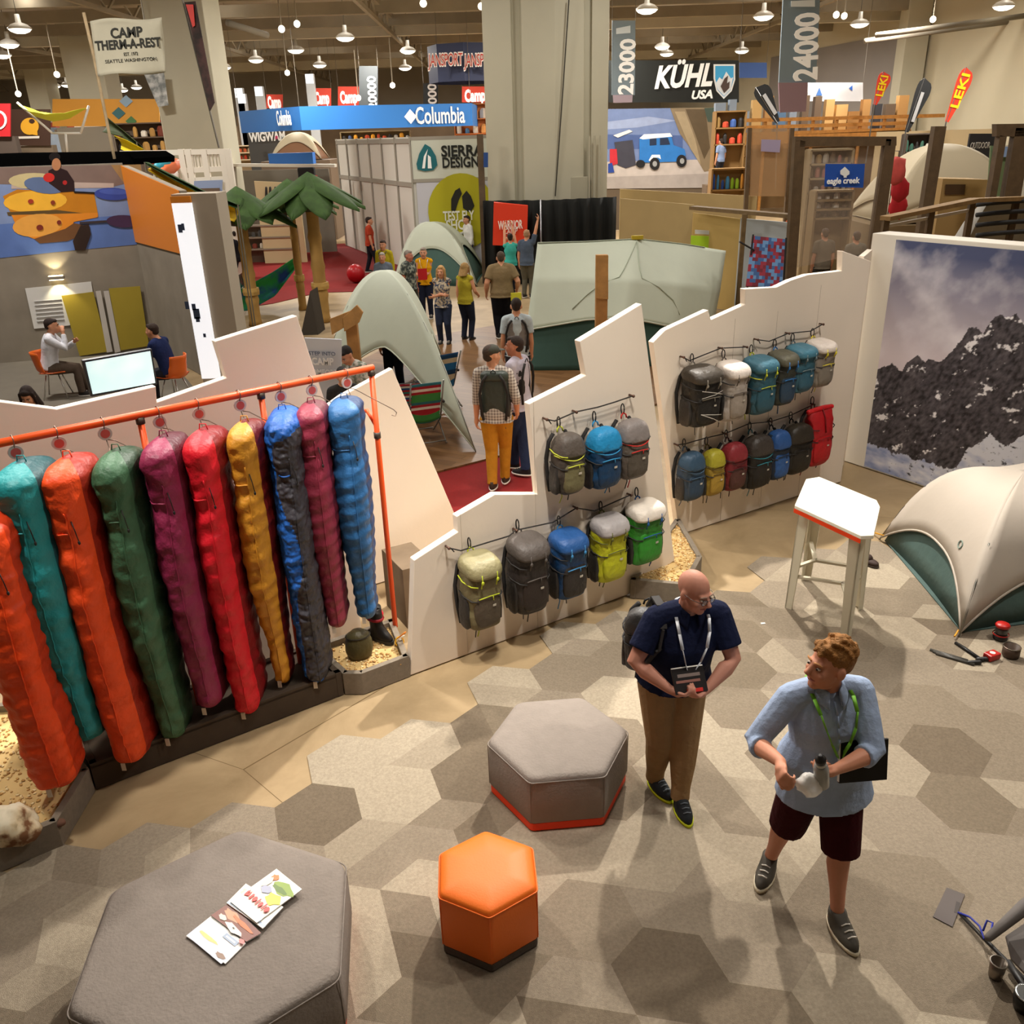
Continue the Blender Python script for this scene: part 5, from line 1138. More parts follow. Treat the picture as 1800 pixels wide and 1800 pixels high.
p = G(770, 712, .05); camp_chair('blue and tan banded camp chair behind the striped one', (p.x, p.y, .045), 215, ['#1d6aa5', '#c9bfa4', '#123e66'], 6)
p = G(742, 735, .05); o = thing('camp_blanket', 'red white and blue striped blanket hanging over a low line beside the chairs', 'blanket', (p.x-.1, p.y-.3, .045), R_(20))
mb = MB(); mb.grid(lambda i, j: (-.3+.6*j, .03*sin(7*j)+.10*i, .62*(1-i)+.02), 20, 8, 0, lambda i, j: (i*6) % 5); mb.build('cloth', stripes(['#a01f2c', '#e6e2da', '#1f4f86', '#b02430', '#2d8276'], 0), o, local=True, smooth=True, solid=.006)
mb = MB(); mb.tube([(-.34, 0, .02), (-.34, 0, .66), (.34, 0, .66), (.34, 0, .02)], .010, 6); mb.build('stand', metal('#555'), o, local=True)
# ------------------------------------------------------------------ crowd
def std(label, feet, yaw, h, **k):
    k.setdefault('vox', .013); z = k.pop('z', .012)
    return person(label, (feet[0], feet[1], z), yaw, h, **k)
plaid = checks('#b9b0a4', '#5b4a48', 9)
a, b = G(888, 850, .02), G(866, 862, .02)
oP, XP = std('person in checked shirt and mustard trousers wearing a cap, seen from behind', ((a+b)/2)[:2], -8, 1.80, z=.03, shirt='#b9b0a4', shirt_m=plaid, sleeve='roll', pants='#b07a22', hair='#3a2a20', hstyle='buzz', cap='#3a3a30', neck=(-.03, .03, 1.515), head=(-40, 0), vox=.010, shoes='#3a2d22', rfw=a, lfw=b, lh=(-.26, .05, .84), rh=(.24, .12, .95))
backpack('dark green camouflage backpack worn by the person in mustard trousers', on(XP, 0, -.155, 1.52), R_(180-8), .34, .62, .24, '#27302a', '#2c352d', '#1e2620', '#16181a', 'lid', seed=41)
a, b = G(925, 838, .02), G(905, 825, .02)
oQ, XQ = std('person in pale lilac shirt and jeans with a black backpack, face turned left', ((a+b)/2)[:2], 62, 1.82, z=.03, shirt='#b6b0bd', sleeve='long', pants='#26304a', hair='#2f211a', hstyle='buzz', vox=.010, skin='#b9795c', rfw=a, lfw=b, shoes='#1b1a1c')
backpack('black backpack worn by the person in the pale lilac shirt', on(XQ, 0, -.14, 1.52), R_(180+62), .32, .56, .22, '#1b1918', '#222', '#171515', '#333', 'dome', seed=42)
p = G(912, 760); oQ2, XQ2 = std('person in light checked shirt with dark hair half hidden behind the lilac shirt', (at(908, 560, 13.6).x, 13.6), 0, 1.76, z=.045, shirt='#b7c3c8', sleeve='short', pants='#33323a', hair='#2a1d16', vox=.013)
backpack('grey backpack worn by the dark haired person in the light checked shirt', on(XQ2, 0, -.14, 1.47), R_(180), .34, .56, .22, '#7a746f', '#847e78', '#6c6661', '#3a3836', 'dome', seed=43)
p = G(885, 598); std('heavy set person in khaki polo and black trousers, back to the camera', p[:2], 5, 1.84, z=.045, shirt='#7d6a4c', sleeve='short', pants='#15141a', hair='#4a3a2c', hstyle='short', build=1.3, lh=(-.33, .06, .95), rh=(.33, .1, 1.0), vox=.016)
p2 = at(907, 520, 18.7); mb = MB(); mb.box((p2.x, p2.y-.1, p2.z), (.22, .05, .16), .2); tag(mb.build('folder', mat('#c9c02f', .6)), 'small lime yellow folder at the elbow of the khaki polo person', 'folder')
p = G(822, 600); std('person with blonde bob in lime sleeveless top and dark jeans, seen from behind', p[:2], -30, 1.66, z=.012, fem=True, shirt='#a79a2e', sleeve='none', pants='#232838', hair='#9c7b49', hstyle='bob', vox=.015, rh=(.16, .26, .95))
p = G(783, 606); std('person with long blonde hair in patterned dress with folded arms', p[:2], 172, 1.66, z=.012, fem=True, shirt='#3f4a5e', shirt_m=blotch('#2c3a56', '#bfae93', 22), sleeve='none', pants='#2a3144', hair='#b98e56', hstyle='long', rh=(-.08, .24, 1.08), lh=(.1, .26, 1.06), vox=.014)
p = G(752, 560); OY = std('person in bright yellow sleeveless top holding a red leaflet by the small tent', p[:2], 180, 1.70, z=.012, fem=True, shirt='#d99d14', sleeve='none', pants='#1c2133', hair='#8d7f70', hstyle='short', lanyard='#d8d8d8', rh=(.1, .28, 1.05), lh=(.02, .28, 1.08), vox=.015)
q = OY[1]['WR'][-1]+V((.0, -.12, .03)); mb = MB(); mb.box((q.x, q.y, q.z), (.22, .02, .26), .3); tag(mb.build('leaflet', mat('#c01c22', .5)), 'red leaflet held by the person in the yellow top', 'leaflet')
p = G(725, 570); std('person with grey hair in dark patterned shirt beside the yellow top', p[:2], -120, 1.72, z=.012, shirt='#4b4f4a', shirt_m=blotch('#2b3230', '#8f9484', 16, '#4d5450'), sleeve='short', pants='#3c3a34', hair='#8b8177', skin='#b5705a', build=1.12, vox=.015)
p = G(683, 540); std('person in yellow jacket with dark shoulder straps near the red aisle carpet', p[:2], 165, 1.72, z=.012, shirt='#b7a925', sleeve='long', pants='#3b3b42', hair='#3b2a22', lanyard='#2c2c2c', vox=.015)
p = at(676, 500, 21.5); std('grey haired seated person half hidden behind the shelter tent', (p.x, p.y), 180, 1.62, z=.012, shirt='#6b7684', sleeve='short', pants='#394255', hair='#a39a8d', vox=.016)
p = G(655, 480); std('person in rust red shirt and dark trousers walking on the red aisle carpet', p[:2], -75, 1.78, z=.02, shirt='#a23a22', sleeve='short', pants='#1c1c24', hair='#2a1d18', vox=.017, rf=(.09, .16, .08), lf=(-.09, -.16, .08))
p = G(892, 520); std('person in turquoise tank top reaching up to the orange banner', (at(897, 430, 24.5).x, 24.5), 10, 1.66, z=.012, fem=True, shirt='#3fa79a', sleeve='none', pants='#17181d', hair='#241a15', hstyle='bun', rh=(.06, .2, 2.05), lh=(-.1, .25, 1.95), vox=.015)
std('person in slate blue shirt reaching an arm up along the black drape', (at(926, 450, 24.0).x, 24.0), -20, 1.80, z=.012, shirt='#4b5666', sleeve='short', pants='#5a5648', hair='#a3805e', hstyle='buzz', rh=(.32, .12, 2.15), vox=.015)
std('person in white long sleeves standing at the yellow round poster', (at(824, 420, 29.2).x, 29.0), 120, 1.8, z=.012, shirt='#dcdad4', sleeve='long', pants='#24336e', hair='#2c221c', vox=.018, rh=(.3, .2, 1.2))
std('person in pale grey patterned top behind the small dome tent', (at(838, 440, 30.4).x, 30.4), 170, 1.7, z=.012, shirt='#a8a59c', sleeve='short', pants='#5a5348', hair='#3a2b22', vox=.018)
std('person in navy trousers standing behind the shelter tent opening', (at(690, 590, 14.6).x, 14.6), 170, 1.70, z=.045, shirt='#1f2a42', sleeve='long', pants='#161a2a', hair='#33261e', shoes='#b9b1a2', vox=.014, face=False)
p = at(634, 640, 11.6); std('person with black hair in white patterned shirt bending under the shelter tent', (p.x, p.y+.3), 150, 1.66, z=.045, shirt='#b9bab0', shirt_m=blotch('#e2e0d6', '#7e8a78', 20), sleeve='short', pants='#24262e', hair='#1d1512', vox=.012, neck=(.05, .2, 1.25), head=(0, -35))
std('person half visible in dark clothing beside the timber signpost', (at(606, 700, 10.4).x, 10.4), 200, 1.55, z=.045, shirt='#2b2a2a', sleeve='short', pants='#222', hair='#1d1715', vox=.016, face=False)
# ------------------------------------------------------------------ left booth with kayak mural
bA, bC = G(0, 640), G(277, 617); WBk = Wall(bA, bC)
zt_ = at(120, 290, 18.4).z
concrete_wall = mat('#8b8274', .85, 0, .14, 1.6); print_m = lambda c: mat(c, .5)
ow = thing('booth_wall', 'grey booth wall with a kayak photo print across its upper half', 'wall', (bA.x, bA.y, 0), WBk.rz)
mb = MB(); L0, L1 = -4.5, WBk.t(bC); mb.prism([WBk.P(L0, .01), WBk.P(L1, .01), WBk.P(L1, zt_), WBk.P(L0, zt_)], -WBk.n*.15); mb.build('wall_board', concrete_wall, ow)
def layer(Wl, shapes, parent, name, off0=.004, step=.0008):
    ms = []; mb = MB()
    for k, (c, pts) in enumerate(shapes):
        m = mat(c, .45, 0, .08, 3)
        if m not in ms: ms.append(m)
        mb.prism([Wl.hit(*q, off0+step*k) for q in pts], Wl.n*.0008, ms.index(m))
    return mb.build(name, ms, parent)
def el(cx, cy, rx, ry, rot=0, n=20, a0=0, a1=360):
    out = []
    for i in range(n):
        a = R_(a0+(a1-a0)*i/(n if a1-a0 == 360 else n-1)); x, y = rx*cos(a), ry*sin(a); r = R_(rot); out.append((cx+x*cos(r)-y*sin(r), cy+x*sin(r)+y*cos(r)))
    return out
zc = WBk.hit(0, 455).z; 
bpts = [(-60, 460), (0, 455), (120, 441), (271, 426)]
layer(WBk, [('#7d8fb8', [(-80, 296), (247, 289), (271, 427), (120, 441), (-80, 462)]), ('#5d78b5', [(-80, 400), (262, 375), (271, 427), (120, 441), (-80, 462)]), ('#7e6a62', [(-80, 296), (247, 289), (252, 315), (200, 328), (-80, 322)]), ('#9d7a4e', [(195, 290), (247, 289), (256, 355), (240, 345), (215, 318)]), ('#b9a69c', [(20, 318), (200, 322), (200, 330), (20, 332)]),
    ('#c9b98a', el(60, 318, 45, 14)), ('#c27d1f', [(5, 345), (30, 333), (165, 338), (173, 380), (100, 372), (20, 377)]), ('#f0b53c', el(62, 354, 56, 19, -3)), ('#5d4a2c', [(12, 373), (100, 369), (172, 378), (172, 382), (100, 376), (14, 379)]), ('#d8862a', [(20, 378), (172, 374), (172, 382), (130, 390), (120, 412), (70, 424), (35, 410)]), ('#e3a24a', el(66, 396, 44, 20, -6)), ('#6d4a2e', [(60, 420), (115, 402), (130, 392), (158, 398), (150, 412), (118, 424), (70, 428)]),
    ('#5f7196', el(78, 326, 36, 14, 8)), ('#2c1a1c', [(85, 300), (100, 293), (118, 300), (130, 318), (131, 336), (108, 338), (86, 322)]), ('#191313', el(96, 276, 10, 8)), ('#b07a55', el(99, 289, 8, 11)), ('#c9302a', el(86, 312, 10, 8)), ('#b02a2a', el(114, 321, 4, 4)), ('#1c1818', [(130, 336), (170, 338), (170, 341), (130, 339)]), ('#3a4a9a', el(198, 341, 32, 11, 2)), ('#4a5dae', el(200, 337, 26, 5, 2)), ('#3d3438', [(140, 390), (190, 387), (190, 391), (140, 394)]), ('#46304e', el(217, 389, 30, 11, 2)), ('#a23a2a', el(54, 354, 5, 4)), ('#8a3a26', el(93, 356, 4, 4)), ('#7a2f24', el(70, 400, 6, 5)), ('#7a2f24', el(104, 391, 4, 4)), ('#32241f', [(142, 396), (156, 394), (160, 412), (150, 440), (132, 440), (128, 424)])], ow, 'kayak_print')
bD = V((at(300, 345, 15.6).x+.03, 16.0, 0)); WBs = Wall(bC, bD); zs_ = at(248, 290, 18.7).z; zsd = at(291, 336, 16.0).z
os_ = thing('booth_wall', 'grey side wall of the booth with an orange upper band', 'wall', (bD.x, bD.y, 0), WBs.rz)
mb = MB(); mb.prism([V((*bC[:2], .01)), V((*bD[:2], .01)), V((*bD[:2], zsd)), V((*bC[:2], zs_))], V((.1, .05, 0))); mb.build('wall_board', concrete_wall, os_)
zb1 = at(274, 424, bC.y).z
mb = MB(); nn = V((-.9, -.44, 0)).normalized()*.012
mb.prism([V((*bC[:2], zb1))+nn, V((*bD[:2], zb1))+nn, V((*bD[:2], zsd))+nn, V((*bC[:2], zs_))+nn], nn); mb.build('orange_band', mat('#d98028', .5), os_, label='orange band')
# lit white panel at the wall's end
YL = 15.6
c0, c1 = at(342, 680, YL), at(376, 668, YL); zt2 = at(305, 343, YL).z
ol = thing('light_box', 'tall white glowing panel on a grey pillar at the end of the booth wall', 'sign', (c0.x, YL, 0))
mb = MB(); x0, x1 = at(300, 345, YL).x, at(335, 343, YL).x
mb.box(((x0+x1)/2+.21, YL+.32, zt2/2+.02), (x1-x0+.42, .6, zt2-.02)); mb.build('pillar', mat('#a79c8c', .8), ol)
mb = MB(); mb.box(((x0+x1)/2, YL-.005, zt2/2+.02), (x1-x0, .04, zt2-.3)); mb.build('lit_face', mat('#f4f6fb', .5, emit=1.6), ol, label='glowing white face')
mb = MB(); mb.box(((x0+x1)/2, YL-.02, zt2-.07), (x1-x0, .05, .1)); mb.build('orange_cap', mat('#e08a2c', .5), ol)
for (u, v, ru, rv) in ((351, 552, 5, 8), (334, 537, 3, 6), (346, 540, 3, 5), (353, 562, 3, 4), (365, 590, 2, 3), (322, 402, 3, 6), (327, 399, 2, 5)):
    p = at(u-6, v, YL-.05); mb = MB(); mb.box((p.x, YL-.03, p.z), (ru*.022, .01, rv*.022), 0); mb.build('print_mark', mat('#3a4660', .5), ol)
# papers, tall yellow posters, sconce
def poster(name, label, cat, Wl, px, c, off=.02, t=.01, mk=None):
    o = thing(name, label, cat, Wl.hit(*px[0], off), Wl.rz); mb = MB(); mb.prism([Wl.hit(*q, off) for q in px], -Wl.n*t); mb.build('sheet', mat(c, .6, 0, .04, 2), o); return o
o = poster('notice', 'large white notice sheet with grey lines pinned to the grey booth wall', 'poster', WBk, ((44, 507), (160, 495), (170, 555), (122, 572), (60, 578)), '#d9d8d4')
for i in range(6):
    mb = MB(); a, b = WBk.hit(60+i, 530+i*7, .024), WBk.hit(108+i, 526+i*7, .024); mb.beam(a, b, .03, .004); mb.build('text_line', mat('#a9abb0', .7), o)
poster('yellow_poster', 'tall ochre poster nearest the seated person on the booth wall', 'poster', WBk, ((108, 520), (164, 513), (190, 618), (140, 626)), '#a89433', .05)
poster('yellow_poster', 'tall ochre poster at the right beyond the pale strips on the booth wall', 'poster', WBk, ((191, 507), (246, 503), (262, 608), (212, 616)), '#a89433', .05)
for k, (u, lab) in enumerate(((168, 'left'), (182, 'right'))):
    poster('pale_strip', 'narrow pale strip standing between the two ochre posters, the %s one' % lab, 'panel', WBk, ((u, 512), (u+9, 511), (u+30, 618), (u+20, 620)), '#c6c0b8', .06)
p = WBk.hit(99, 488, .08); o = thing('wall_lamp', 'up and down wall lamp glowing above the white notice', 'lamp', p, WBk.rz)
mb = MB(); mb.box((0, -.02, 0), (.3, .12, .06)); mb.build('lamp_body', mat('#8a8378', .5), o, local=True)
for z in (-.04, .04): mb = MB(); mb.box((0, -.02, z), (.26, .1, .012)); mb.build('bulb', mat('#ffe9b0', .5, emit=14), o, local=True)
for z in (.12, -.12):
    l = bpy.data.lights.new('lamp_glow', 'SPOT'); l.energy = 45; l.spot_size = R_(95); l.spot_blend = .5; l.color = (1, .86, .55); l.shadow_soft_size = .03; lo = bpy.data.objects.new('lamp_glow', l); COL.objects.link(lo)
    lo.location = p+WBk.n*.09+UPZ*(z*.5); lo.rotation_euler = (V((0, 0, 1 if z > 0 else -1))-WBk.n*.25).to_track_quat('-Z', 'Y').to_euler(); lo['kind'] = 'helper'
# monitor on the panel, orange chairs, seated people
screen_m = mat('#cfeaf2', .3, emit=1.0)
nt = screen_m.node_tree; tc = nt.nodes.new('ShaderNodeTexCoord'); n1 = nt.nodes.new('ShaderNodeTexNoise'); n1.inputs['Scale'].default_value = 3.2; nt.links.new(tc.outputs['Object'], n1.inputs['Vector'])
rp_ = nt.nodes.new('ShaderNodeValToRGB'); rp_.color_ramp.elements[0].position = .42; rp_.color_ramp.elements[1].position = .62; rp_.color_ramp.elements[0].color = (*lin('#a9dde6'), 1); rp_.color_ramp.elements[1].color = (*lin('#f6fafc'), 1)
nt.links.new(n1.outputs['Fac'], rp_.inputs['Fac']); nt.links.new(rp_.outputs['Color'], nt.nodes['Principled BSDF'].inputs['Emission Color'])
WD2 = Wall(WD.P(-1, 0, -.6), WD.P(1, 0, -.6))
om_ = thing('monitor', 'flat screen showing a pale blue sky standing behind the white panel', 'monitor', WD.hit(215, 690, -.6), WD.rz)
mb = MB(); mb.prism([WD2.hit(*q) for q in ((145, 634), (267, 613), (277, 676), (161, 698))], -WD2.n*.05); mb.build('casing', mat('#14151d', .4), om_, bevel=.006)
mb = MB(); mb.prism([WD2.hit(*q, .004) for q in ((150, 637), (264, 617), (273, 673), (163, 693))], WD2.n*.001); mb.build('screen', screen_m, om_, label='glowing pale screen')
mb = MB(); c = WD2.hit(214, 688, -.04); mb.tube([c, V((c.x, c.y, .02))], .03, 10); mb.lathe(((.0, .0), (.25, .005), (.25, .02), (.03, .03)), (c.x, c.y, .012), 20); mb.build('stand', mat('#2b2b2e', .5), om_, smooth=True)
def shell_chair(label, p, rz):
    o = thing('shell_chair', label, 'chair', (p[0], p[1], .012), R_(rz)); m = mat('#e0661d', .45, spec=.5)
    mb = MB()
    def P(i, j):
        s = i; x = (j-.5); y, z = interp([(0, .24), (.5, -.18), (.62, -.24), (1, -.30)], s), interp([(0, .45), (.25, .435), (.5, .45), (.62, .52), (1, .84)], s)
        return (x*.46*(1-.12*(s > .8)), y+.16*(2*x)**2*(s > .55), z+.05*(2*x)**2*(s < .55))
    mb.grid(P, 16, 10); mb.build('shell', m, o, local=True, smooth=True, solid=.012)
    for sx in (-1, 1):
        for sy in (-1, 1): mb = MB(); mb.tube([(sx*.1, sy*.1, .43), (sx*.22, sy*.2, .0)], .011, 8); mb.build('leg', metal('#c9c6c0', .3), o, local=True, smooth=True)
    return o
pc = at(92, 650, 15.2); seat = (pc.x, 15.2)
shell_chair('orange shell chair under the seated person in the white shirt', seat, -75)
person('seated person in white shirt with hand at chin in the grey booth', (seat[0], seat[1], .012), -75, 1.78, shirt='#d6d8e0', sleeve='long', pants='#55483e', hair='#2a1c17', hip=(0, -.03, .56), neck=(0, .10, 1.12), rf=(.1, .42, .08), lf=(-.1, .5, .08), rh=(.05, .32, 1.12), lh=(-.05, .45, .95), reh=(.5, -.2, -1), leh=(-.5, -.2, -1), head=(0, -5), vox=.013, rkh=(0, 1, 1), lkh=(0, 1, 1))
pc = at(292, 640, 14.4); shell_chair('orange shell chair at the right of the monitor', (pc.x, 14.6), 75)
person('seated person in navy sleeve mostly hidden behind the monitor', (pc.x-.05, 14.6, .012), 75, 1.74, shirt='#1f2a52', sleeve='long', pants='#2c2c34', hair='#33241c', hip=(0, -.03, .56), neck=(0, .12, 1.10), rf=(.1, .42, .08), lf=(-.1, .5, .08), vox=.015, rkh=(0, 1, 1), lkh=(0, 1, 1), rh=(.1, .4, .8), lh=(-.1, .45, .8), face=False)
pc = at(58, 695, 10.8); person('person with long dark hair looking down behind the white panel', (pc.x, 10.8, .012), 150, 1.66, fem=True, shirt='#4a3a34', sleeve='short', pants='#2b2b30', hair='#2a1a14', hstyle='long', hip=(0, -.03, .56+pc.z-1.27), neck=(0, .03, pc.z-.14), head=(40, -25), rf=(.1, .3, .08), lf=(-.1, .35, .08), vox=.012, rkh=(0, 1, 1), lkh=(0, 1, 1))
# ------------------------------------------------------------------ camp chair and things at the lower right corner
cp = G(1790, 1720); o = thing('camp_chair', 'grey folding camp chair with blue cord cut off at the lower right corner', 'chair', (cp.x+.35, cp.y, .011))
gm = mat('#6d6763', .8, 0, .06, 10)
A = at(1742, 1605, 3.35); Bq = at(1850, 1560, 3.35)
mb = MB(); mb.tube([G(1738, 1648, .36), G(1800, 1595, .47), G(1880, 1540, .55)], [.02, .034, .036], 12, round=True); mb.build('backrest', gm, o, smooth=True)
mb = MB(); q = [G(1768, 1645, .34), G(1880, 1570, .42), G(1960, 1720, .42), G(1830, 1740, .30), G(1778, 1685, .30)]; mb.prism(q, (0, 0, -.012)); mb.build('seat', gm, o)
mb = MB(); mb.tube([G(1688, 1606, .03), G(1735, 1655, .05), G(1800, 1720, .03), G(1860, 1780, .012)], .011, 8); mb.build('leg', blackp, o, smooth=True)
mb = MB(); mb.tube([G(1772, 1690, .06), G(1800, 1735, .05), G(1880, 1820, .02)], .018, 8); mb.build('leg', blackp, o, smooth=True)
mb = MB(); mb.tube([G(1684, 1604, .035), G(1705, 1612, .06), G(1722, 1628, .08), G(1730, 1650, .09), G(1742, 1640, .10), G(1745, 1622, .11), G(1735, 1618, .11), G(1728, 1636, .09)], .006, 6); mb.build('cord', mat('#2a3390', .6), o, smooth=True, label='blue cord')
p = G(1752, 1705, .06)
lathe_thing('tumbler', 'steel tumbler with a pale rim standing beside the corner camp chair', 'cup', (('cup_body', ((0, .003), (.031, .003), (.034, .012), (.041, .105), (.038, .105), (.031, .014), (0, .012)), metal('#8e8479', .35)), ('rim', ((.0385, .104), (.043, .108), (.0385, .112)), mat('#e2dcd2', .3))), (p.x, p.y, .011))
o = thing('hang_tag', 'grey rectangular hang tag lying on the carpet at the end of the blue cord', 'tag', G(1668, 1596, .012))
mb = MB(); q = [G(1664, 1560, .016), G(1696, 1572, .016), G(1674, 1629, .016), G(1640, 1611, .016)]; mb.prism(q, (0, 0, -.004)); mb.build('card', mat('#5d5450', .6), o)
mb = MB(); q = [G(1681, 1584, .0175), G(1688, 1587, .0175), G(1684, 1606, .0175), G(1677, 1603, .0175)]; mb.prism(q, (0, 0, -.001)); mb.build('emblem', mat('#47403d', .6), o)
p = G(1792, 1775); o = thing('camp_stove', 'black stove body with a shiny rim cut by the lower right edge', 'stove', (p.x+.02, p.y, .011))
mb = MB(); mb.lathe(((0, .0), (.05, .002), (.058, .05), (.06, .09), (.05, .1), (0, .1)), (0, 0, 0), 18); mb.build('stove_body', mat('#15181a', .3), o, local=True, smooth=True)
mb = MB(); mb.lathe(((.052, .098), (.06, .1), (.058, .106), (.05, .106)), (0, 0, 0), 18); mb.build('rim', metal('#c9cfd0', .2), o, local=True, smooth=True)
# ------------------------------------------------------------------ far hall: ceiling lamps
def ceiling_lamp(u, v, zl=9.0):
    p = G(u, v, zl); o = thing('ceiling_light', 'round white high bay lamp glowing under the hall roof', 'ceiling light', (p.x, p.y, zl), 0, 'high bay lamps of the hall roof')
    mb = MB(); mb.lathe(((.48, .02), (.50, .0), (.5, .06), (.34, .2), (.12, .28), (.1, .6), (0, .6)), (0, 0, 0), 20, cap=False); mb.build('lamp_shade', mat('#d9d6cc', .4), o, local=True, smooth=True)
    mb = MB(); mb.lathe(((0, -.17), (.2, -.15), (.38, -.08), (.46, .0), (.46, .02), (0, .02)), (0, 0, 0), 20); mb.build('diffuser', mat('#fff7e4', .5, emit=9), o, local=True)
    mb = MB(); mb.tube([(0, 0, .6), (0, 0, ZC-zl)], .014, 6); mb.build('hanger_rod', mat('#3b352a', .8), o, local=True)
    l = bpy.data.lights.new('lamp_glow', 'POINT'); l.energy = 130; l.color = (1, .93, .84); l.shadow_soft_size = .3; lo = bpy.data.objects.new('lamp_glow', l); COL.objects.link(lo); lo.location = (p.x+.3, p.y, zl+1.3); lo['kind'] = 'helper'  # point light added above the lamp to brighten the roof
    return o
for q in ((35, 52), (16, 79), (4, 98), (365, 61), (394, 119), (450, 106), (520, 89), (607, 67), (562, 115), (717, 90), (712, 120), (1137, 18), (1164, 83), (1172, 95), (1304, 90), (1342, 30), (1480, 83), (1511, 43), (1764, 12), (96, 152), (240, 154), (216, 159), (118, 150), (1416, 4)): ceiling_lamp(*q)
for k, (u, v) in enumerate(((744, 6), (846, 11), (495, 51), (522, 42), (1470, 26), (1484, 28), (1640, 34), (100, 131), (32, 165), (385, 165), (630, 172), (690, 150), (505, 128))):
    p = at(u, v, 40+k); mb = MB(); mb.ell(p, (.14, .14, .14), None, 10, 8); o = thing('roof_spotlight', 'small bright roof spotlight clamped under the hall girders', 'spotlight', p, 0, 'small spotlights under the hall roof')
    mb.build('bulb', mat('#fff4dc', .5, emit=12), o); mb = MB(); mb.tube([p+UPZ*.1, V((p.x, p.y, min(ZC, p.z+2.2)))], .03, 6); mb.build('bracket', dark_steel, o)
# ------------------------------------------------------------------ hanging signs and banners
white_l = mat('#f2f1ec', .5, emit=.15)
def hang_wires(o, pts):
    for p in pts: mb = MB(); mb.tube([p, V((p.x, p.y, ZC))], .012, 4); mb.build('suspension_wire', mat('#6d675c', .6), o)
def banner(name, label, cat, u0, v0, u1, v1, Y, c, t=.06, lean=0, wires=True):
    a, b = at(u0, v0, Y), at(u1, v0, Y); cbl, cbr = at(u0+lean, v1, Y), at(u1+lean, v1, Y)
    o = thing(name, label, cat, ((a.x+b.x)/2, Y, cbl.z)); mb = MB(); mb.prism([cbl, cbr, b, a], (0, t, 0)); mb.build('face', mat(c, .6, 0, .04, 1), o)
    if wires: hang_wires(o, (a, b))
    return o
# black sign with white letters and crest
YK = 47.5
o = banner('hanging_sign', 'black hanging sign with white letters and a blue mountain shield', 'sign', 1070, 106, 1299, 180, YK, '#191b17')
Lx = lambda u, v, Y, d=.04: at(u, v, Y)-V((0, d, 0))
text('KÜHL', 1.35, Lx(1200, 136, YK), (1, 0, .02), (0, 0, 1), white_l, o, shear=.25, bold=.05, wid=2.85)
text('USA', .52, Lx(1233, 167, YK), (1, 0, .02), (0, 0, 1), white_l, o, shear=.2, bold=.02, wid=1.05)
def flat(px, Y, d, c, parent, name, t=.01, **k):
    mb = MB(); mb.prism([at(*q, Y)-V((0, d, 0)) for q in px], (0, -t, 0)); return mb.build(name, mat(c, .5), parent, **k)
flat([(1254, 113), (1292, 113), (1292, 140), (1286, 160), (1272, 174), (1259, 160), (1254, 138)], YK, .03, '#e9e9e4', o, 'shield_border')
flat([(1257, 116), (1289, 116), (1289, 140), (1284, 158), (1272, 170), (1261, 158), (1257, 138)], YK, .05, '#3f9fd0', o, 'shield')
flat([(1258, 146), (1264, 136), (1269, 140), (1276, 126), (1284, 138), (1288, 136), (1284, 157), (1272, 169), (1261, 157)], YK, .07, '#d9dee0', o, 'peak')
flat([(1266, 152), (1273, 138), (1279, 133), (1277, 147), (1282, 143), (1281, 155), (1272, 164)], YK, .09, '#4a3a33', o, 'peak_shade')
o = banner('hanging_banner', 'grey blue hanging banner numbered 23000 beside the black sign', 'banner', 1076, 36, 1117, 167, 44, '#77858c', lean=-1)
text('23000', .95, Lx(1103, 118, 44), (0.03, 0, 1), (-1, 0, .02), white_l, o, bold=.03, wid=2.25); flat([(1083, 50), (1108, 45), (1108, 58), (1083, 60)], 44, .02, '#cdd6d9', o, 'arrow_mark')
o2_ = flat([(1077, 167), (1112, 167), (1111, 180), (1078, 181)], 44, .0, '#a08f97', o, 'lower_panel', t=.04)
o = banner('hanging_banner', 'large grey blue hanging banner numbered 24000 in the upper right', 'banner', 1378, -30, 1443, 145, 34, '#76858d', lean=-9)
text('24000', 1.15, Lx(1419, 83, 34), (-.07, 0, 1), (-1, 0, -.05), white_l, o, bold=.035, wid=2.1)
flat([(1390, 2), (1432, 0), (1432, 12), (1390, 12)], 34, .02, '#d6dcde', o, 'arrow_mark')
flat([(1368, 146), (1419, 145), (1416, 196), (1370, 198)], 34, .0, '#8d747d', o, 'lower_panel', t=.05, label='mauve lower panel')
text('24', .5, Lx(1394, 168, 34), (1, 0, .02), (0, 0, 1), white_l, o, bold=.02, wid=.8)
for (u0, v0, u1, v1, Y, tx, lab) in ((631, 116, 664, 186, 62, '20000', 'dark grey hanging banner numbered 20000 above the blue ring sign'), (744, 146, 770, 184, 60, '21000', 'grey hanging banner numbered 21000 under the navy drum sign')):
    o = banner('hanging_banner', lab, 'banner', u0, v0, u1, v1, Y, '#35393a'); text(tx, .75, Lx(u1-9, (v0+v1)/2+12, Y), (0.03, 0, 1), (-1, 0, .02), white_l, o, bold=.02, wid=1.9)
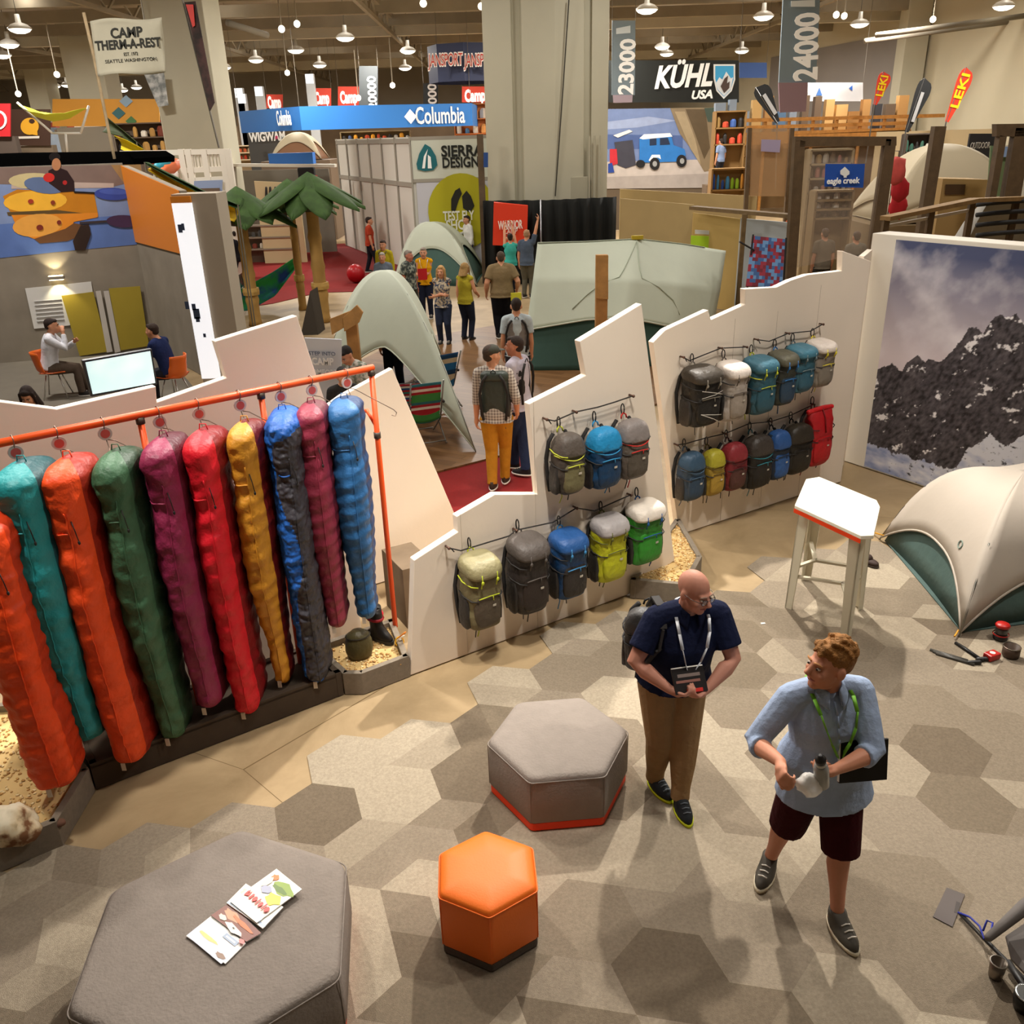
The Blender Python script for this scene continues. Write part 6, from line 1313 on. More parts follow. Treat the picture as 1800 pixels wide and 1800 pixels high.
# navy drum sign
YJ = 52; c = at(815, 108, YJ); rj = (at(870, 108, YJ)-at(735, 108, YJ)).x/2; z0_, z1_ = at(815, 142, YJ).z, at(815, 74, YJ).z
o = thing('drum_sign', 'navy round drum sign with red and white lettering hanging beside the column', 'sign', (c.x, YJ+rj, z0_))
mb = MB(); mb.lathe(((rj, 0), (rj, z1_-z0_), (rj-.1, z1_-z0_), (rj-.1, 0)), (c.x, YJ+rj, z0_), 8, cap=False); mb.v = [v for v in mb.v]; mb.build('band', mat('#323a58', .6), o)
hang_wires(o, (V((c.x-rj*.7, YJ+rj*.4, z1_)), V((c.x+rj*.7, YJ+rj*.4, z1_))))
for u in (783, 846):
    text('JANSPORT', .8, at(u, 106, YJ-.6), (1, 0, .02), (0, 0, 1), mat('#efe9e2'), o, bold=.06, wid=1.9, shear=.08); text('JANSPORT', .8, at(u, 106, YJ-.64), (1, 0, .02), (0, 0, 1), mat('#b8342c'), o, bold=-.004, wid=1.83, shear=.08)
# blue ring sign
YC = 50
A_, B_, C_ = at(422, 214, YC+4), at(528, 207, YC-1), at(827, 202, YC+2)
o = thing('ring_sign', 'bright blue square ring sign with white lettering over the far stands', 'sign', (B_.x, B_.y, at(528, 228, YC).z))
def ringface(a, b, v0a, v1a, v0b, v1b, c, nm):
    mb = MB(); mb.prism([V((a.x, a.y, at(0, 0, 1).z*0+v1a)), V((b.x, b.y, v1b)), V((b.x, b.y, v0b)), V((a.x, a.y, v0a))], (0, .1, 0)); return mb.build(nm, mat(c, .5), o)
zt1 = at(528, 187, B_.y).z; zb_ = at(528, 229, B_.y).z
ringface(A_, B_, zt1, zb_, zt1, zb_, '#2668ac', 'side_face'); ringface(B_, C_, zt1, zb_, zt1, zb_, '#2f76c2', 'front_face')
mb = MB(); mb.prism([V((C_.x, C_.y, zb_)), V((C_.x+.3, C_.y+7, zb_)), V((C_.x+.3, C_.y+7, zt1)), V((C_.x, C_.y, zt1))], (.1, 0, 0)); mb.build('far_face', mat('#2f76c2', .5), o)
hang_wires(o, (V((A_.x, A_.y, zt1)), V((B_.x, B_.y, zt1)), V((C_.x, C_.y, zt1))))
dBC = (C_-B_); dBC.z = 0; dAB = B_-A_; dAB.z = 0
pt_ = lambda u, v: at(u, v, B_.y+(C_.y-B_.y)*((u-528)/299))-V((0, .12, 0))
text('Columbia', 1.15, pt_(774, 204), dBC, (0, 0, 1), white_l, o, bold=.02, wid=2.75)
mb = MB(); q = pt_(722, 205); mb.prism([q+V((-.33, -.02, 0)), q+V((0, -.02, -.36)), q+V((.33, -.02, 0)), q+V((0, -.02, .36))], (0, -.02, 0)); mb.build('diamond_mark', white_l, o)
q = at(500, 209, B_.y)-V((0, .15, 0)); text('Columbia', 1.0, at(501, 209, B_.y+1.3)-V((.0, .3, 0)), dAB, (0, 0, 1), white_l, o, wid=1.5, bold=.02)
# red lit signs
for (u0, v0, u1, v1, lab) in ((468, 166, 497, 190, 'smallest red and white lit sign above the left end of the blue ring'), (551, 155, 582, 186, 'red lit sign left of the pair above the blue ring'), (594, 152, 632, 186, 'red lit sign right of the pair above the blue ring'), (812, 152, 858, 180, 'red lit sign with white lettering touching the big column')):
    o = banner('lit_sign', lab, 'sign', u0, v0, u1, v1, 66, '#e2513f'); [x for x in o.children]; text('Camp', 1.0, Lx((u0+u1)/2, (v0+v1)/2+3, 66), (1, 0, .02), (0, 0, 1), mat('#fff4ee', .5, emit=1.2), o, bold=.05, wid=(at(u1, v0, 66)-at(u0, v0, 66)).x*.8)
for k, (u, v0, v1) in enumerate(((420, 155, 195), (455, 152, 190), (544, 130, 185), (425, 165, 196))):
    p0, p1 = at(u, v0, 64), at(u, v1, 64); mb = MB(); mb.box(((p0.x), 64, (p0.z+.0)/2), (.55, .4, p0.z)); tag(mb.build('lit_pillar', mat('#b9bcbc', .5)), 'slim grey booth tower with a bright top above the blue ring sign', 'tower', 'slim booth towers beyond the blue ring')
    mb = MB(); mb.box((p0.x, 63.78, p0.z-.3), (.5, .03, .55)); tag(mb.build('lamp_panel', mat('#eaf2f6', .5, emit=2)), 'bright square lamp panel on a slim booth tower', 'lamp', 'lamp panels on the booth towers')
# ------------------------------------------------------------------ flag, leaning banner and big backdrop at the upper left
YF = 21.0
o = thing('flag', 'cream canvas flag with black camp lettering on a leaning wooden pole', 'flag', at(190, 300, YF))
mb = MB(); mb.tube([at(147, 22, YF), at(165, 100, YF), at(192, 235, YF), at(212, 330, YF)], .035, 8); mb.build('pole', wood('#b59f7c'), o, smooth=True)
a, b, c_, d_ = at(160, 38, YF), at(285, 30, YF), at(292, 126, YF), at(174, 135, YF)
def FP(i, j): return (a*(1-i)+b*i)*(1-j)+(d_*(1-i)+c_*i)*j + V((0, -.05-.07*sin(9*i+4*j)*max(0, 2*i-1)**5-.05*sin(5*i)*abs(2*j-1)**7, .03*sin(6*i)))
mb = MB(); mb.grid(FP, 24, 16); mb.build('cloth', mat('#c3bea8', .9, 0, .05, 3), o, smooth=True, solid=.008)
ux = (b-a).normalized()
for tx, u, v, s_, wd in (('CAMP', 222, 58, .26, .68), ('THERM-A-REST', 225, 78, .24, 1.40), ('EST. 1972', 230, 95, .09, .3), ('SEATTLE WASHINGTON', 230, 106, .09, 1.1)): text(tx, s_, at(u, v, YF-.062), ux, (.06, 0, 1), mat('#35352f'), o, bold=.008 if s_ > .2 else 0, wid=wd)
o = thing('leaning_banner', 'tall narrow dark banner with a red top leaning beside the left column', 'banner', at(375, 240, 30))
mb = MB(); mb.prism([at(324, 4, 30), at(343, 2, 30), at(377, 180, 30), at(369, 195, 30)], (0, .05, 0)); mb.build('cloth', blotch('#4a3330', '#2b2422', 3), o)
mb = MB(); mb.prism([at(327, 8, 29.97), at(340, 8, 29.97), at(343, 45, 29.97), at(339, 48, 29.97)], (0, -.02, 0)); mb.build('red_top', mat('#c92f22', .5), o, label='red top')
mb = MB(); mb.tube([at(321, 0, 30.1), at(385, 260, 30.1)], .03, 6); mb.build('pole', metal('#8f8a80'), o)
mb = MB(); mb.prism([at(252, 128, 32.5), at(288, 127, 32.5), at(296, 185, 32.5), at(278, 188, 32.5)], (0, .03, 0)); o = tag(mb.build('banner', blotch('#c9ccca', '#7d8383', 4)), 'pale grey slanted banner hanging below the canvas flag beside the column', 'banner'); hang_wires(o, (at(270, 128, 32.5),))
o = banner('backdrop_banner', 'long golden yellow banner with blue diamond pictures behind the hammock', 'banner', 92, 174, 280, 222, 44, '#d99a3c', wires=False)
for (u, v, r_, c) in ((222, 178, 12, '#8fa9bd'), (209, 199, 12, '#3f6f74'), (231, 213, 10, '#4f7d4a')): flat([(u-r_, v), (u, v+r_*.9), (u+r_, v), (u, v-r_*.9)], 44, .03, c, o, 'diamond_print')
mb = MB(); p = at(186, 222, 44); mb.box((p.x, 44.2, p.z/2), (4.6, .3, p.z)); mb.build('stand', mat('#8f8778', .8), o)
o = banner('booth_sign', 'dark brown booth sign with a golden drop shaped mark', 'sign', 15, 192, 88, 256, 40, '#3c271b', wires=False); flat(el(53, 222, 16, 15), 40, .03, '#d09a2a', o, 'mark'); flat([(58, 208), (66, 230), (67, 238), (55, 236)], 40, .031, '#d09a2a', o, 'mark'); flat([(32, 240), (70, 239), (70, 243), (32, 244)], 40, .03, '#cfc9bd', o, 'text_line')
flat(el(57, 213, 5, 4), 40, .05, '#3c271b', o, 'mark_hole')
mb = MB(); p0_ = at(50, 256, 40); mb.box((p0_.x, 40.3, p0_.z/2), (1.9, .4, p0_.z)); mb.build('stand', mat('#6b5d4b', .8), o)
o = banner('booth_sign', 'red sign with a white round mark at the left edge of the hall', 'sign', -20, 182, 18, 240, 38, '#b8242a', wires=False); flat(el(-2, 211, 15, 17), 38, .03, '#efe8e0', o, 'mark'); flat(el(-2, 211, 11, 13), 38, .05, '#b8242a', o, 'mark_centre')
mb = MB(); p0_ = at(0, 240, 38); mb.box((p0_.x, 38.3, p0_.z/2), (1.0, .3, p0_.z)); mb.build('stand', mat('#4b4038', .8), o)
# hammock on a white stand, far left
YH = 33
o = thing('hammock', 'yellow green hammock slung on a white stand above the booth roofs', 'hammock', at(115, 235, YH))
mb = MB()
def HP_(i, j):
    p = at(32+(152-32)*i, interp([(0, 184), (.25, 201), (.5, 208), (.75, 204), (1, 190)], i), YH); return p+V((0, (j-.5)*.9*sin(pi*i)**.6, .22*abs(j-.5)*2*sin(pi*i)-.1*sin(pi*i)))
mb.grid(HP_, 24, 8); mb.build('cloth', mat('#c9d02c', .6), o, smooth=True, solid=.01)
for q0, q1 in (((30, 180), (92, 234)), ((92, 234), (142, 234)), ((142, 234), (156, 186)), ((115, 234), (118, 268))): mb = MB(); mb.tube([at(*q0, YH), at(*q1, YH)], .04, 6); mb.build('stand_bar', mat('#e2e0d8', .5), o, smooth=True)
mb = MB(); p = at(118, 268, YH); mb.tube([p, V((p.x, p.y, .02))], .05, 6); mb.build('stand_leg', mat('#d5d3ca', .5), o)
# dark canopy roof behind the kayak wall
mb = MB(); mb.prism([at(-60, 272, 22), at(225, 268, 22), at(236, 279, 20), at(236, 290, 20), at(-60, 296, 20)], (0, 2.5, 0)); o = tag(mb.build('canopy', mat('#050505', 1, spec=0)), 'black canopy roof directly behind the kayak print wall', 'canopy')
mb = MB(); x_ = at(100, 280, 22.5).x
for u in (10, 205): p = at(u, 290, 21.5); mb = MB(); mb.tube([(p.x, 22, .0), (p.x, 22, p.z)], .06, 8); mb.build('canopy_post', mat('#2a2a2a', .6), o)
# big tarp hammock on the kayak side
def sheet(name, label, cat, edge0, edge1, Y0, Y1, m, sag=.2, n=20):
    """cloth strung between two photo polylines"""
    def pl(E, t): q = t*(len(E)-1); k = min(int(q), len(E)-2); f = q-k; return (E[k][0]*(1-f)+E[k+1][0]*f, E[k][1]*(1-f)+E[k+1][1]*f)
    mb = MB(); mb.grid(lambda i, j: at(*pl(edge0, i), Y0+(Y1-Y0)*i)*(1-j)+at(*pl(edge1, i), Y0+(Y1-Y0)*i)*j+V((0, .25*sin(pi*j), -.0)), n, 6)
    o = tag(mb.build(name, m, smooth=True, solid=.01), label, cat)
    for E, t, Y in ((edge0, 0, Y0), (edge0, 1, Y1)): p = at(*pl(E, t), Y); q = MB(); q.tube([V((p.x, p.y, .015)), p], .015, 6); q.build('tent_pole', mat('#6b6456', .6), o)
    return o
sheet('hammock', 'long yellow hammock with a dark green edge slung from the booth to the nearest palm', 'hammock', ((256, 289), (300, 313), (350, 340), (414, 364)), ((258, 298), (305, 330), (352, 368), (412, 390)), 19.5, 20.2, mat('#d4ae20', .6))
sheet('hammock', 'dark green tarpaulin edge lying along the yellow hammock', 'hammock', ((254, 285), (300, 308), (355, 335), (418, 360)), ((256, 289), (300, 313), (350, 340), (414, 366)), 19.4, 20.1, mat('#2f4a22', .7))
sheet('tarp', 'olive triangular tarpaulin hanging below the golden banner', 'tarp', ((186, 204), (205, 220), (240, 250)), ((180, 232), (215, 240), (250, 268)), 30, 29, mat('#39451f', .8))
sheet('tarp', 'bright yellow tarpaulin hanging under the olive one near the white trellis', 'tarp', ((200, 238), (222, 246), (252, 262)), ((212, 262), (232, 272), (262, 280)), 28, 28, mat('#cdb81c', .7))
sheet('hammock', 'green and blue hammock slung between the two palm posts', 'hammock', ((398, 520), (440, 500), (480, 478), (522, 450)), ((400, 552), (440, 545), (484, 520), (524, 466)), 22.5, 24, blotch('#1f8a3c', '#1c3f7e', 2.2))
sheet('hammock', 'red and teal hammock hanging low beside the lit white panel', 'hammock', ((380, 505), (400, 495), (425, 480)), ((384, 535), (405, 530), (430, 500)), 22, 23.5, blotch('#a01c24', '#1e6b62', 3))
# ------------------------------------------------------------------ palms on bamboo posts
def palm(label, u, vt, vb, rp, seed, wtrunk=.24):
    g = G(u, vb); Y = g.y; zt = at(u, vt, Y).z; o = thing('palm', label, 'palm', (g.x, g.y, .012)); m = mat('#a88448', .75, 0, .12, 3)
    mb = MB(); mb.lathe([(wtrunk*(.62 if (i % 5) else .72)-.02*i/20, (zt-.5)*i/20) for i in range(21)], (0, 0, 0), 12); mb.build('trunk', m, o, local=True, smooth=True)
    mb = MB(); mb.lathe(((wtrunk*.8, .0), (wtrunk*.85, .08), (wtrunk*.8, .16)), (0, 0, zt*.25), 12); mb.build('collar', wood('#b59250'), o, local=True)
    mb = MB(); mb.lathe(((.24, .0), (.28, .08), (.2, .12)), (0, 0, zt-.58), 12); mb.build('collar', wood('#3f3a28'), o, local=True)
    rn = random.Random(seed); gm_ = mat('#324c1d', .8, 0, .25, 5)
    for k in range(11):
        a = 2*pi*k/11+rn.uniform(-.15, .15); d = V((cos(a), sin(a), 0)); s_ = V((-d.y, d.x, 0)); L = rp*rn.uniform(.85, 1.1); mb = MB(); n = 8
        def LP(i, j):
            w_ = .36*max(0, sin(pi*min(1, .10+i*.90)))**.75; q = d*(L*i)+UPZ*(zt+.28-.82*i**1.05*rn_h)
            return q+s_*((j-.5)*2*w_)+UPZ*(-.16*abs(j-.5)*2*(1-i*.6))
        rn_h = rn.uniform(.85, 1.15); mb.grid(LP, n, 4); mb.build('leaf', gm_, o, local=True, smooth=True, solid=.012)
    return o
palm('palm with bamboo post and drooping green leaves nearest the lit white panel', 450, 350, 572, 1.25, 1)
palm('thin palm with bamboo post in the middle of the three', 533, 335, 545, 1.1, 2, .17)
palm('rightmost palm of the three with a thick bamboo post', 570, 325, 566, 1.3, 3, .26)
p = G(545, 590); mb = MB(); mb.prism([at(528, 592, 20), at(560, 592, 20), at(545, 512, 20)], (.05, .6, 0)); tag(mb.build('a_frame_board', mat('#3b352e', .7)), 'dark folded board standing at the foot of the palms', 'board')
# ------------------------------------------------------------------ white panelled booth with a round yellow poster
sA, sB = G(610, 432), G(737, 481); WS1 = Wall(sA, sB); sC = sB+V((4.2, .3, 0)); WS2 = Wall(sB, sC); zS = at(728, 240, sB.y).z
o = thing('booth', 'white panelled booth with a teal drop logo and black lettering', 'booth', (sB.x, sB.y, 0), 0)
mb = MB(); L1_ = WS1.t(sB); bk = V((1.5, 9.5, 0))
mb.prism([V((*sA[:2], .01)), V((*sB[:2], .01)), V((*sC[:2], .01)), V((*(sC+V((.1, 9, 0)))[:2], .01))], (0, 0, zS-.02)); mb.build('booth_body', mat('#d9d6cb', .7), o)
fr_ = mat('#9d978a', .6)
for i in range(7):
    t = L1_*i/6; w0 = 0
    mb = MB(); mb.beam(WS1.P(t, .02, .02), WS1.P(t, zS, .02), .12, .05); mb.build('frame_bar', fr_, o)
for z in (zS-.12, zS*.66):
    mb = MB(); mb.beam(WS1.P(0, z, .02), WS1.P(L1_, z, .02), .05, .14); mb.build('frame_bar', fr_, o)
L2_ = WS2.t(sC)
for z in (zS-.06, zS*.69): mb = MB(); mb.beam(WS2.P(0, z, .03), WS2.P(L2_, z, .03), .05, .1); mb.build('frame_bar', fr_, o)
mb = MB(); mb.prism([WS2.P(.02, zS*.70, .02), WS2.P(L2_, zS*.70, .02), WS2.P(L2_, zS-.1, .02), WS2.P(.02, zS-.1, .02)], WS2.n*.03); mb.build('header_board', mat('#cfd2c2', .7), o)
mb = MB(); mb.prism([WS2.P(.1, .03, .02), WS2.P(L2_, .03, .02), WS2.P(L2_, zS*.68, .02), WS2.P(.1, zS*.68, .02)], WS2.n*.02); mb.build('wall_sheet', mat('#c6c6cd', .7), o)
drop = [WS2.hit(*q, .07) for q in ((747, 253), (757, 259), (766, 274), (769, 290), (762, 299), (747, 301), (734, 298), (732, 288), (737, 270))]
mb = MB(); mb.prism(drop, WS2.n*.02); mb.build('logo', mat('#1f6a72', .5), o)
for pts_ in (((742, 296), (745, 275), (752, 262), (749, 276), (747, 296)), ((752, 296), (752, 272), (757, 276), (759, 296))):
    mb = MB(); mb.prism([WS2.hit(*q, .10) for q in pts_], WS2.n*.01); mb.build('logo_line', white_l, o)
text('SIERRA', .44, WS2.hit(812, 266, .08), WS2.d, (0, 0, 1), mat('#22241f'), o, bold=.014, wid=(WS2.hit(850, 266)-WS2.hit(776, 266)).length)
text('DESIGNS', .42, WS2.hit(814, 286, .08), WS2.d, (0, 0, 1), mat('#22241f'), o, bold=.012, wid=(WS2.hit(850, 286)-WS2.hit(777, 286)).length)
oy = thing('round_poster', 'large round yellow green poster with black figures on the white booth', 'poster', WS2.hit(805, 378, .06), WS2.rz)
mb = MB(); cc = WS2.hit(812, 372, .06); mb.prism([cc+WS2.d*1.1*cos(2*pi*i/32)*.98+UPZ*1.15*sin(2*pi*i/32) for i in range(32)], WS2.n*.02); mb.build('disc', mat('#b0a91c', .6), oy)
for pts_ in (((793, 350), (800, 335), (808, 330), (812, 340), (806, 352), (800, 372), (793, 370)), ((812, 345), (820, 335), (828, 345), (834, 362), (826, 374), (814, 366))):
    mb = MB(); mb.prism([WS2.hit(*q, .09) for q in pts_], WS2.n*.01); mb.build('figure_print', mat('#23231b', .6), oy)
text('TEST FLY', .4, WS2.hit(806, 380, .1), WS2.d, (0, 0, 1), mat('#e9e8d8'), oy, wid=1.0, bold=.01); text('SHOP', .42, WS2.hit(806, 396, .1), WS2.d, (0, 0, 1), mat('#e9e8d8'), oy, wid=.8, bold=.01)
# black drape with orange banner in front of the column
YD = 26.2
o = thing('drape', 'black drape on poles around the foot of the big column', 'drape', (at(970, 420, YD).x, YD, 0))
xs0, xs1 = at(848, 350, YD).x, at(1088, 350, YD).x; zd = at(950, 352, YD).z
def DP(i, j): return V((xs0+(xs1-xs0)*i, YD+.09*sin(i*64)-(.5*(1-abs(2*i-1.0)) if 1 else 0)+.5, .02+(zd-.02)*j))
mb = MB(); mb.grid(DP, 160, 3); mb.build('cloth', mat('#0f100d', .9), o, smooth=True, solid=.01)
p = at(950, 352, YD-.2); mb = MB(); mb.tube([V((p.x, p.y, .0)), p+UPZ*.02], .025, 8); mb.build('pole', metal('#a9abb0'), o, smooth=True)
o = thing('orange_banner', 'orange banner with white lettering being hung on the black drape', 'banner', at(896, 430, YD-.3))
mb = MB(); mb.prism([at(866, 431, 25.9), at(926, 433, 25.9), at(928, 362, 25.9), at(868, 356, 25.9)], (0, .34, 0)); mb.build('cloth', mat('#d8391a', .7), o)
text('WARRIOR', .32, at(897, 396, 25.85), (1, 0, .02), (0, 0, 1), mat('#efe0d4'), o, wid=.7, bold=.01); text('CAMP', .2, at(897, 407, 25.85), (1, 0, .02), (0, 0, 1), mat('#efe0d4'), o, wid=.4)
# brown frame post left of the column
for (u0, v0, u1, v1, lab) in ((838, 236, 858, 470, 'brown timber frame post with a small blue sign left of the big column'),):
    a, b = at(u0, v0, 26.9), at(u1, v1, 26.9); o = thing('frame_post', lab, 'post', ((a.x+b.x)/2, 26.9, 0)); mb = MB(); mb.box(((a.x+b.x)/2, 26.9, a.z/2), (b.x-a.x, .2, a.z)); mb.build('post', wood('#574734'), o)
    flat([(850, 268), (858, 268), (858, 294), (850, 294)], 26.75, .02, '#22447e', o, 'small_sign')
# ------------------------------------------------------------------ car photo backdrop and plywood boards right of the column
YJp = 41.0
WJ = Wall(at(1050, 330, YJp)[:2], at(1255, 330, YJp)[:2])
o = thing('backdrop', 'large photo backdrop of a blue off road car beside a tree and the sea', 'backdrop', (WJ.A.x+2.5, YJp, 0))
c4 = [WJ.hit(*q) for q in ((1040, 332), (1245, 330), (1255, 189), (1040, 192))]; c4b = [V((q.x, q.y, .02)) for q in c4[:2]]
mb = MB(); mb.prism([c4b[0], c4b[1], c4[2], c4[3]], -WJ.n*.12); mb.build('backdrop_board', mat('#5b4d3c', .7), o)
layer(WJ, [('#6a7ba2', [(1040, 192), (1255, 189), (1247, 290), (1040, 290)]), ('#8d9ab8', [(1060, 215), (1140, 205), (1190, 212), (1120, 224), (1060, 228)]), ('#465a8a', [(1040, 236), (1200, 238), (1200, 262), (1040, 262)]), ('#b2a9a2', [(1040, 285), (1250, 280), (1245, 330), (1040, 332)]), ('#9d958f', [(1040, 312), (1246, 305), (1245, 330), (1040, 332)]),
    ('#7d6d55', [(1178, 190), (1255, 189), (1250, 300), (1238, 302), (1215, 262), (1195, 235)]), ('#554733', [(1205, 192), (1240, 192), (1248, 260), (1238, 280), (1222, 236)]), ('#96866a', [(1186, 196), (1204, 196), (1222, 244), (1232, 290), (1214, 262)]), ('#3f4c42', [(1238, 190), (1255, 189), (1254, 215), (1244, 214)]),
    ('#3a3a44', [(1080, 250), (1112, 246), (1118, 290), (1100, 296), (1085, 290)]), ('#dcd8d0', [(1078, 238), (1106, 228), (1112, 231), (1086, 242)]), ('#b52a34', [(1072, 262), (1084, 262), (1086, 288), (1072, 292)]), ('#23408a', [(1069, 288), (1076, 286), (1080, 303), (1069, 304)]),
    ('#2a6fb4', [(1124, 243), (1128, 240), (1180, 239), (1184, 255), (1203, 262), (1206, 272), (1196, 284), (1132, 286), (1124, 282)]), ('#e6e6e2', [(1124, 243), (1132, 236), (1178, 234), (1182, 240), (1130, 245)]), ('#1f2c44', [(1142, 244), (1154, 243), (1154, 255), (1142, 256)]), ('#1f2c44', [(1160, 243), (1174, 242), (1178, 254), (1160, 255)]), ('#dfe3e4', [(1140, 282), (1146, 272), (1160, 272), (1162, 280), (1157, 277), (1148, 277), (1144, 284)]), ('#1b1b1d', el(1151, 288, 9, 11)), ('#8f9190', el(1151, 288, 4, 5)), ('#1b1b1d', el(1198, 283, 9, 11)), ('#8f9190', el(1199, 283, 4, 5)), ('#1a1a1c', el(1126, 288, 8, 7))], o, 'photo_print', .02, .004)
ply = mat('#a58f62', .8, 0, .08, 1)
def boardq(name, label, cat, px, Y0, Y1, m, t=.1):
    """upright board: bottom-left, bottom-right, top-right, top-left photo points at distances Y0 (left) and Y1 (right), taken down to the floor"""
    a, b, c_, d_ = at(*px[0], Y0), at(*px[1], Y1), at(*px[2], Y1), at(*px[3], Y0)
    mb = MB(); q = [V((a.x, a.y, .015)), V((b.x, b.y, .015)), V((b.x, b.y, c_.z)), V((a.x, a.y, d_.z))]; mb.prism(q, (0, t, 0)); return tag(mb.build(name, m), label, cat)
boardq('plywood_board', 'tan plywood board right of the black drape behind the cabin tent', 'board', ((1090, 430), (1216, 440), (1216, 360), (1090, 349)), 24.5, 22.5, ply)
boardq('plywood_board', 'tan plywood counter side with yellow shelves and a lime card', 'board', ((1216, 440), (1296, 470), (1300, 385), (1216, 374)), 22.3, 21.2, mat('#b79a5c', .8, 0, .06, 1))
boardq('plywood_board', 'low tan plywood partition far behind the plywood counter', 'board', ((1090, 350), (1330, 362), (1330, 345), (1132, 331)), 31, 27, ply)
mb = MB(); mb.beam(at(1218, 365, 22.0), at(1395, 380, 19.5), .25, .08); tag(mb.build('counter_edge', wood('#6b5638')), 'long brown counter edge running to the dark door frame', 'counter')
mb = MB(); q = at(1305, 372, 20.6); mb.box((q.x, 20.4, q.z/2-.02), (.09, .09, q.z-.04)); 
mb.build('counter_post', wood('#6b5638'), [x for x in COL.objects if x.name == 'counter_edge'][0])
flat_ = lambda name, label, cat, px, Y, c, t=.05: tag((lambda mb: (mb.prism([at(*q, Y) for q in px], (0, t, 0)), mb.build(name, mat(c, .6)))[1])(MB()), label, cat)
flat_('lime_card', 'bright lime green card stuck on the plywood counter side', 'card', ((1214, 437), (1259, 439), (1260, 416), (1215, 414)), 21.9, '#a9cf2a', .03)
flat_('white_card', 'small white strip above the lime card on the plywood counter', 'card', ((1222, 411), (1258, 413), (1258, 406), (1222, 404)), 21.9, '#c9c6bf', .03)
boardq('grey_board', 'pale grey board behind the red and blue patterned lounger', 'board', ((1295, 500), (1385, 500), (1393, 392), (1299, 384)), 21.0, 20.2, mat('#aeb3b4', .7))
o = thing('lounger', 'camp lounger with red and blue woven pattern leaning behind the right panel', 'lounger', (at(1345, 500, 17.2).x, 17.2, .02))
mb = MB(); ms = [mat(c, .8) for c in ('#8a2a3a', '#3a5a8a', '#5f86b0', '#6b2330')]; a, b, c_, d_ = at(1311, 503, 17.0), at(1374, 506, 17.0), at(1380, 421, 17.6), at(1322, 415, 17.6)
rn = random.Random(2); mb.grid(lambda i, j: (a*(1-i)+b*i)*(1-j)+(d_*(1-i)+c_*i)*j, 12, 14, 0, lambda i, j: (i//2*3+j//2*2+(i*j) % 3) % 4); mb.build('woven_seat', ms, o, solid=.03)
for q0, q1 in (((1300, 425), (1326, 440)), ((1312, 520), (1324, 412)), ((1376, 520), (1382, 418))): mb = MB(); mb.tube([at(*q0, 17.3), at(*q1, 17.4)], .018, 6); mb.build('frame_tube', mat('#2b2b2c', .5), o)
mb = MB(); a_ = at(1312, 520, 17.3); b_ = at(1376, 520, 17.3); mb.tube([a_, V((a_.x, 17.1, .02))], .018, 6); mb.build('leg', mat('#2b2b2c', .5), o); mb = MB(); mb.tube([b_, V((b_.x, 17.1, .02))], .018, 6); mb.build('leg', mat('#2b2b2c', .5), o)
# ------------------------------------------------------------------ brown door frames with a mesh screen
brn = wood('#5a4730')
def frame_post(px, Y, parent, t=.2):
    a, b, c_, d_ = (at(*q, Y) for q in px); mb = MB(); k = (a-d_); f = a.z/max(.01, d_.z-a.z)
    mb.prism([V((a.x, Y, .015)), V((b.x, Y, .015)), c_, d_], (0, t, 0)); return mb.build('frame_post', brn, parent)
YDf = 18.6
o = thing('screen_frame', 'tall brown frame with a see through mesh banner and a blue sign', 'frame', (at(1470, 480, YDf).x, YDf, 0))
frame_post(((1386, 490), (1402, 490), (1416, 248), (1398, 246)), YDf, o); frame_post(((1532, 410), (1556, 405), (1576, 246), (1558, 244)), YDf, o)
mb = MB(); mb.prism([at(1398, 258, YDf), at(1576, 256, YDf), at(1576, 240, YDf), at(1398, 240, YDf)], (0, .2, 0)); mb.build('top_beam', brn, o)
mb = MB(); mb.prism([at(1402, 470, YDf+.1), at(1538, 440, YDf+.1), at(1560, 256, YDf+.1), at(1416, 256, YDf+.1)], (0, .01, 0)); mb.build('mesh_banner', mat('#b5a492', .7, alpha=.22), o, label='see through mesh banner')
flat([(1448, 328), (1516, 330), (1519, 288), (1450, 288)], YDf, .03, '#2450a8', o, 'blue_sign', label='blue sign with white print')
text('eagle creek', .16, at(1482, 318, YDf-.06), (1, 0, 0), (0, 0, 1), white_l, o, wid=.66, bold=.004)
flat([(1483, 293), (1491, 301), (1491, 306), (1486, 309), (1486, 312), (1481, 312), (1481, 309), (1475, 306), (1475, 300)], YDf, .06, '#e9ece9', o, 'leaf_mark')
o = thing('screen_frame', 'hazy brown mesh screen with a pale violet square left of the tall frame', 'frame', (at(1355, 380, 27).x, 27, 0))
YM = 27.0
frame_post(((1313, 345), (1320, 345), (1322, 225), (1315, 225)), YM, o, .12); frame_post(((1384, 345), (1392, 345), (1397, 225), (1390, 225)), YM, o, .12)
mb = MB(); mb.prism([at(1318, 345, YM+.05), at(1388, 345, YM+.05), at(1392, 226, YM+.05), at(1320, 226, YM+.05)], (0, .01, 0)); mb.build('mesh_banner', mat('#b08f68', .7, alpha=.5), o); flat([(1337, 266), (1370, 268), (1372, 246), (1338, 245)], YM, .02, '#9a8fa8', o, 'violet_square')
o = thing('timber_post', 'wide brown timber post in front of the pale dome tent at upper right', 'post', (at(1640, 330, 20).x, 20, 0))
frame_post(((1622, 362), (1640, 362), (1664, 222), (1644, 222)), 20, o)
o = thing('screen_frame', 'brown frame at the right edge with a landscape picture', 'frame', (at(1775, 350, 20).x, 20, 0))
frame_post(((1742, 350), (1753, 350), (1770, 240), (1758, 238)), 20.0, o); frame_post(((1770, 345), (1800, 345), (1815, 225), (1786, 225)), 20.0, o)
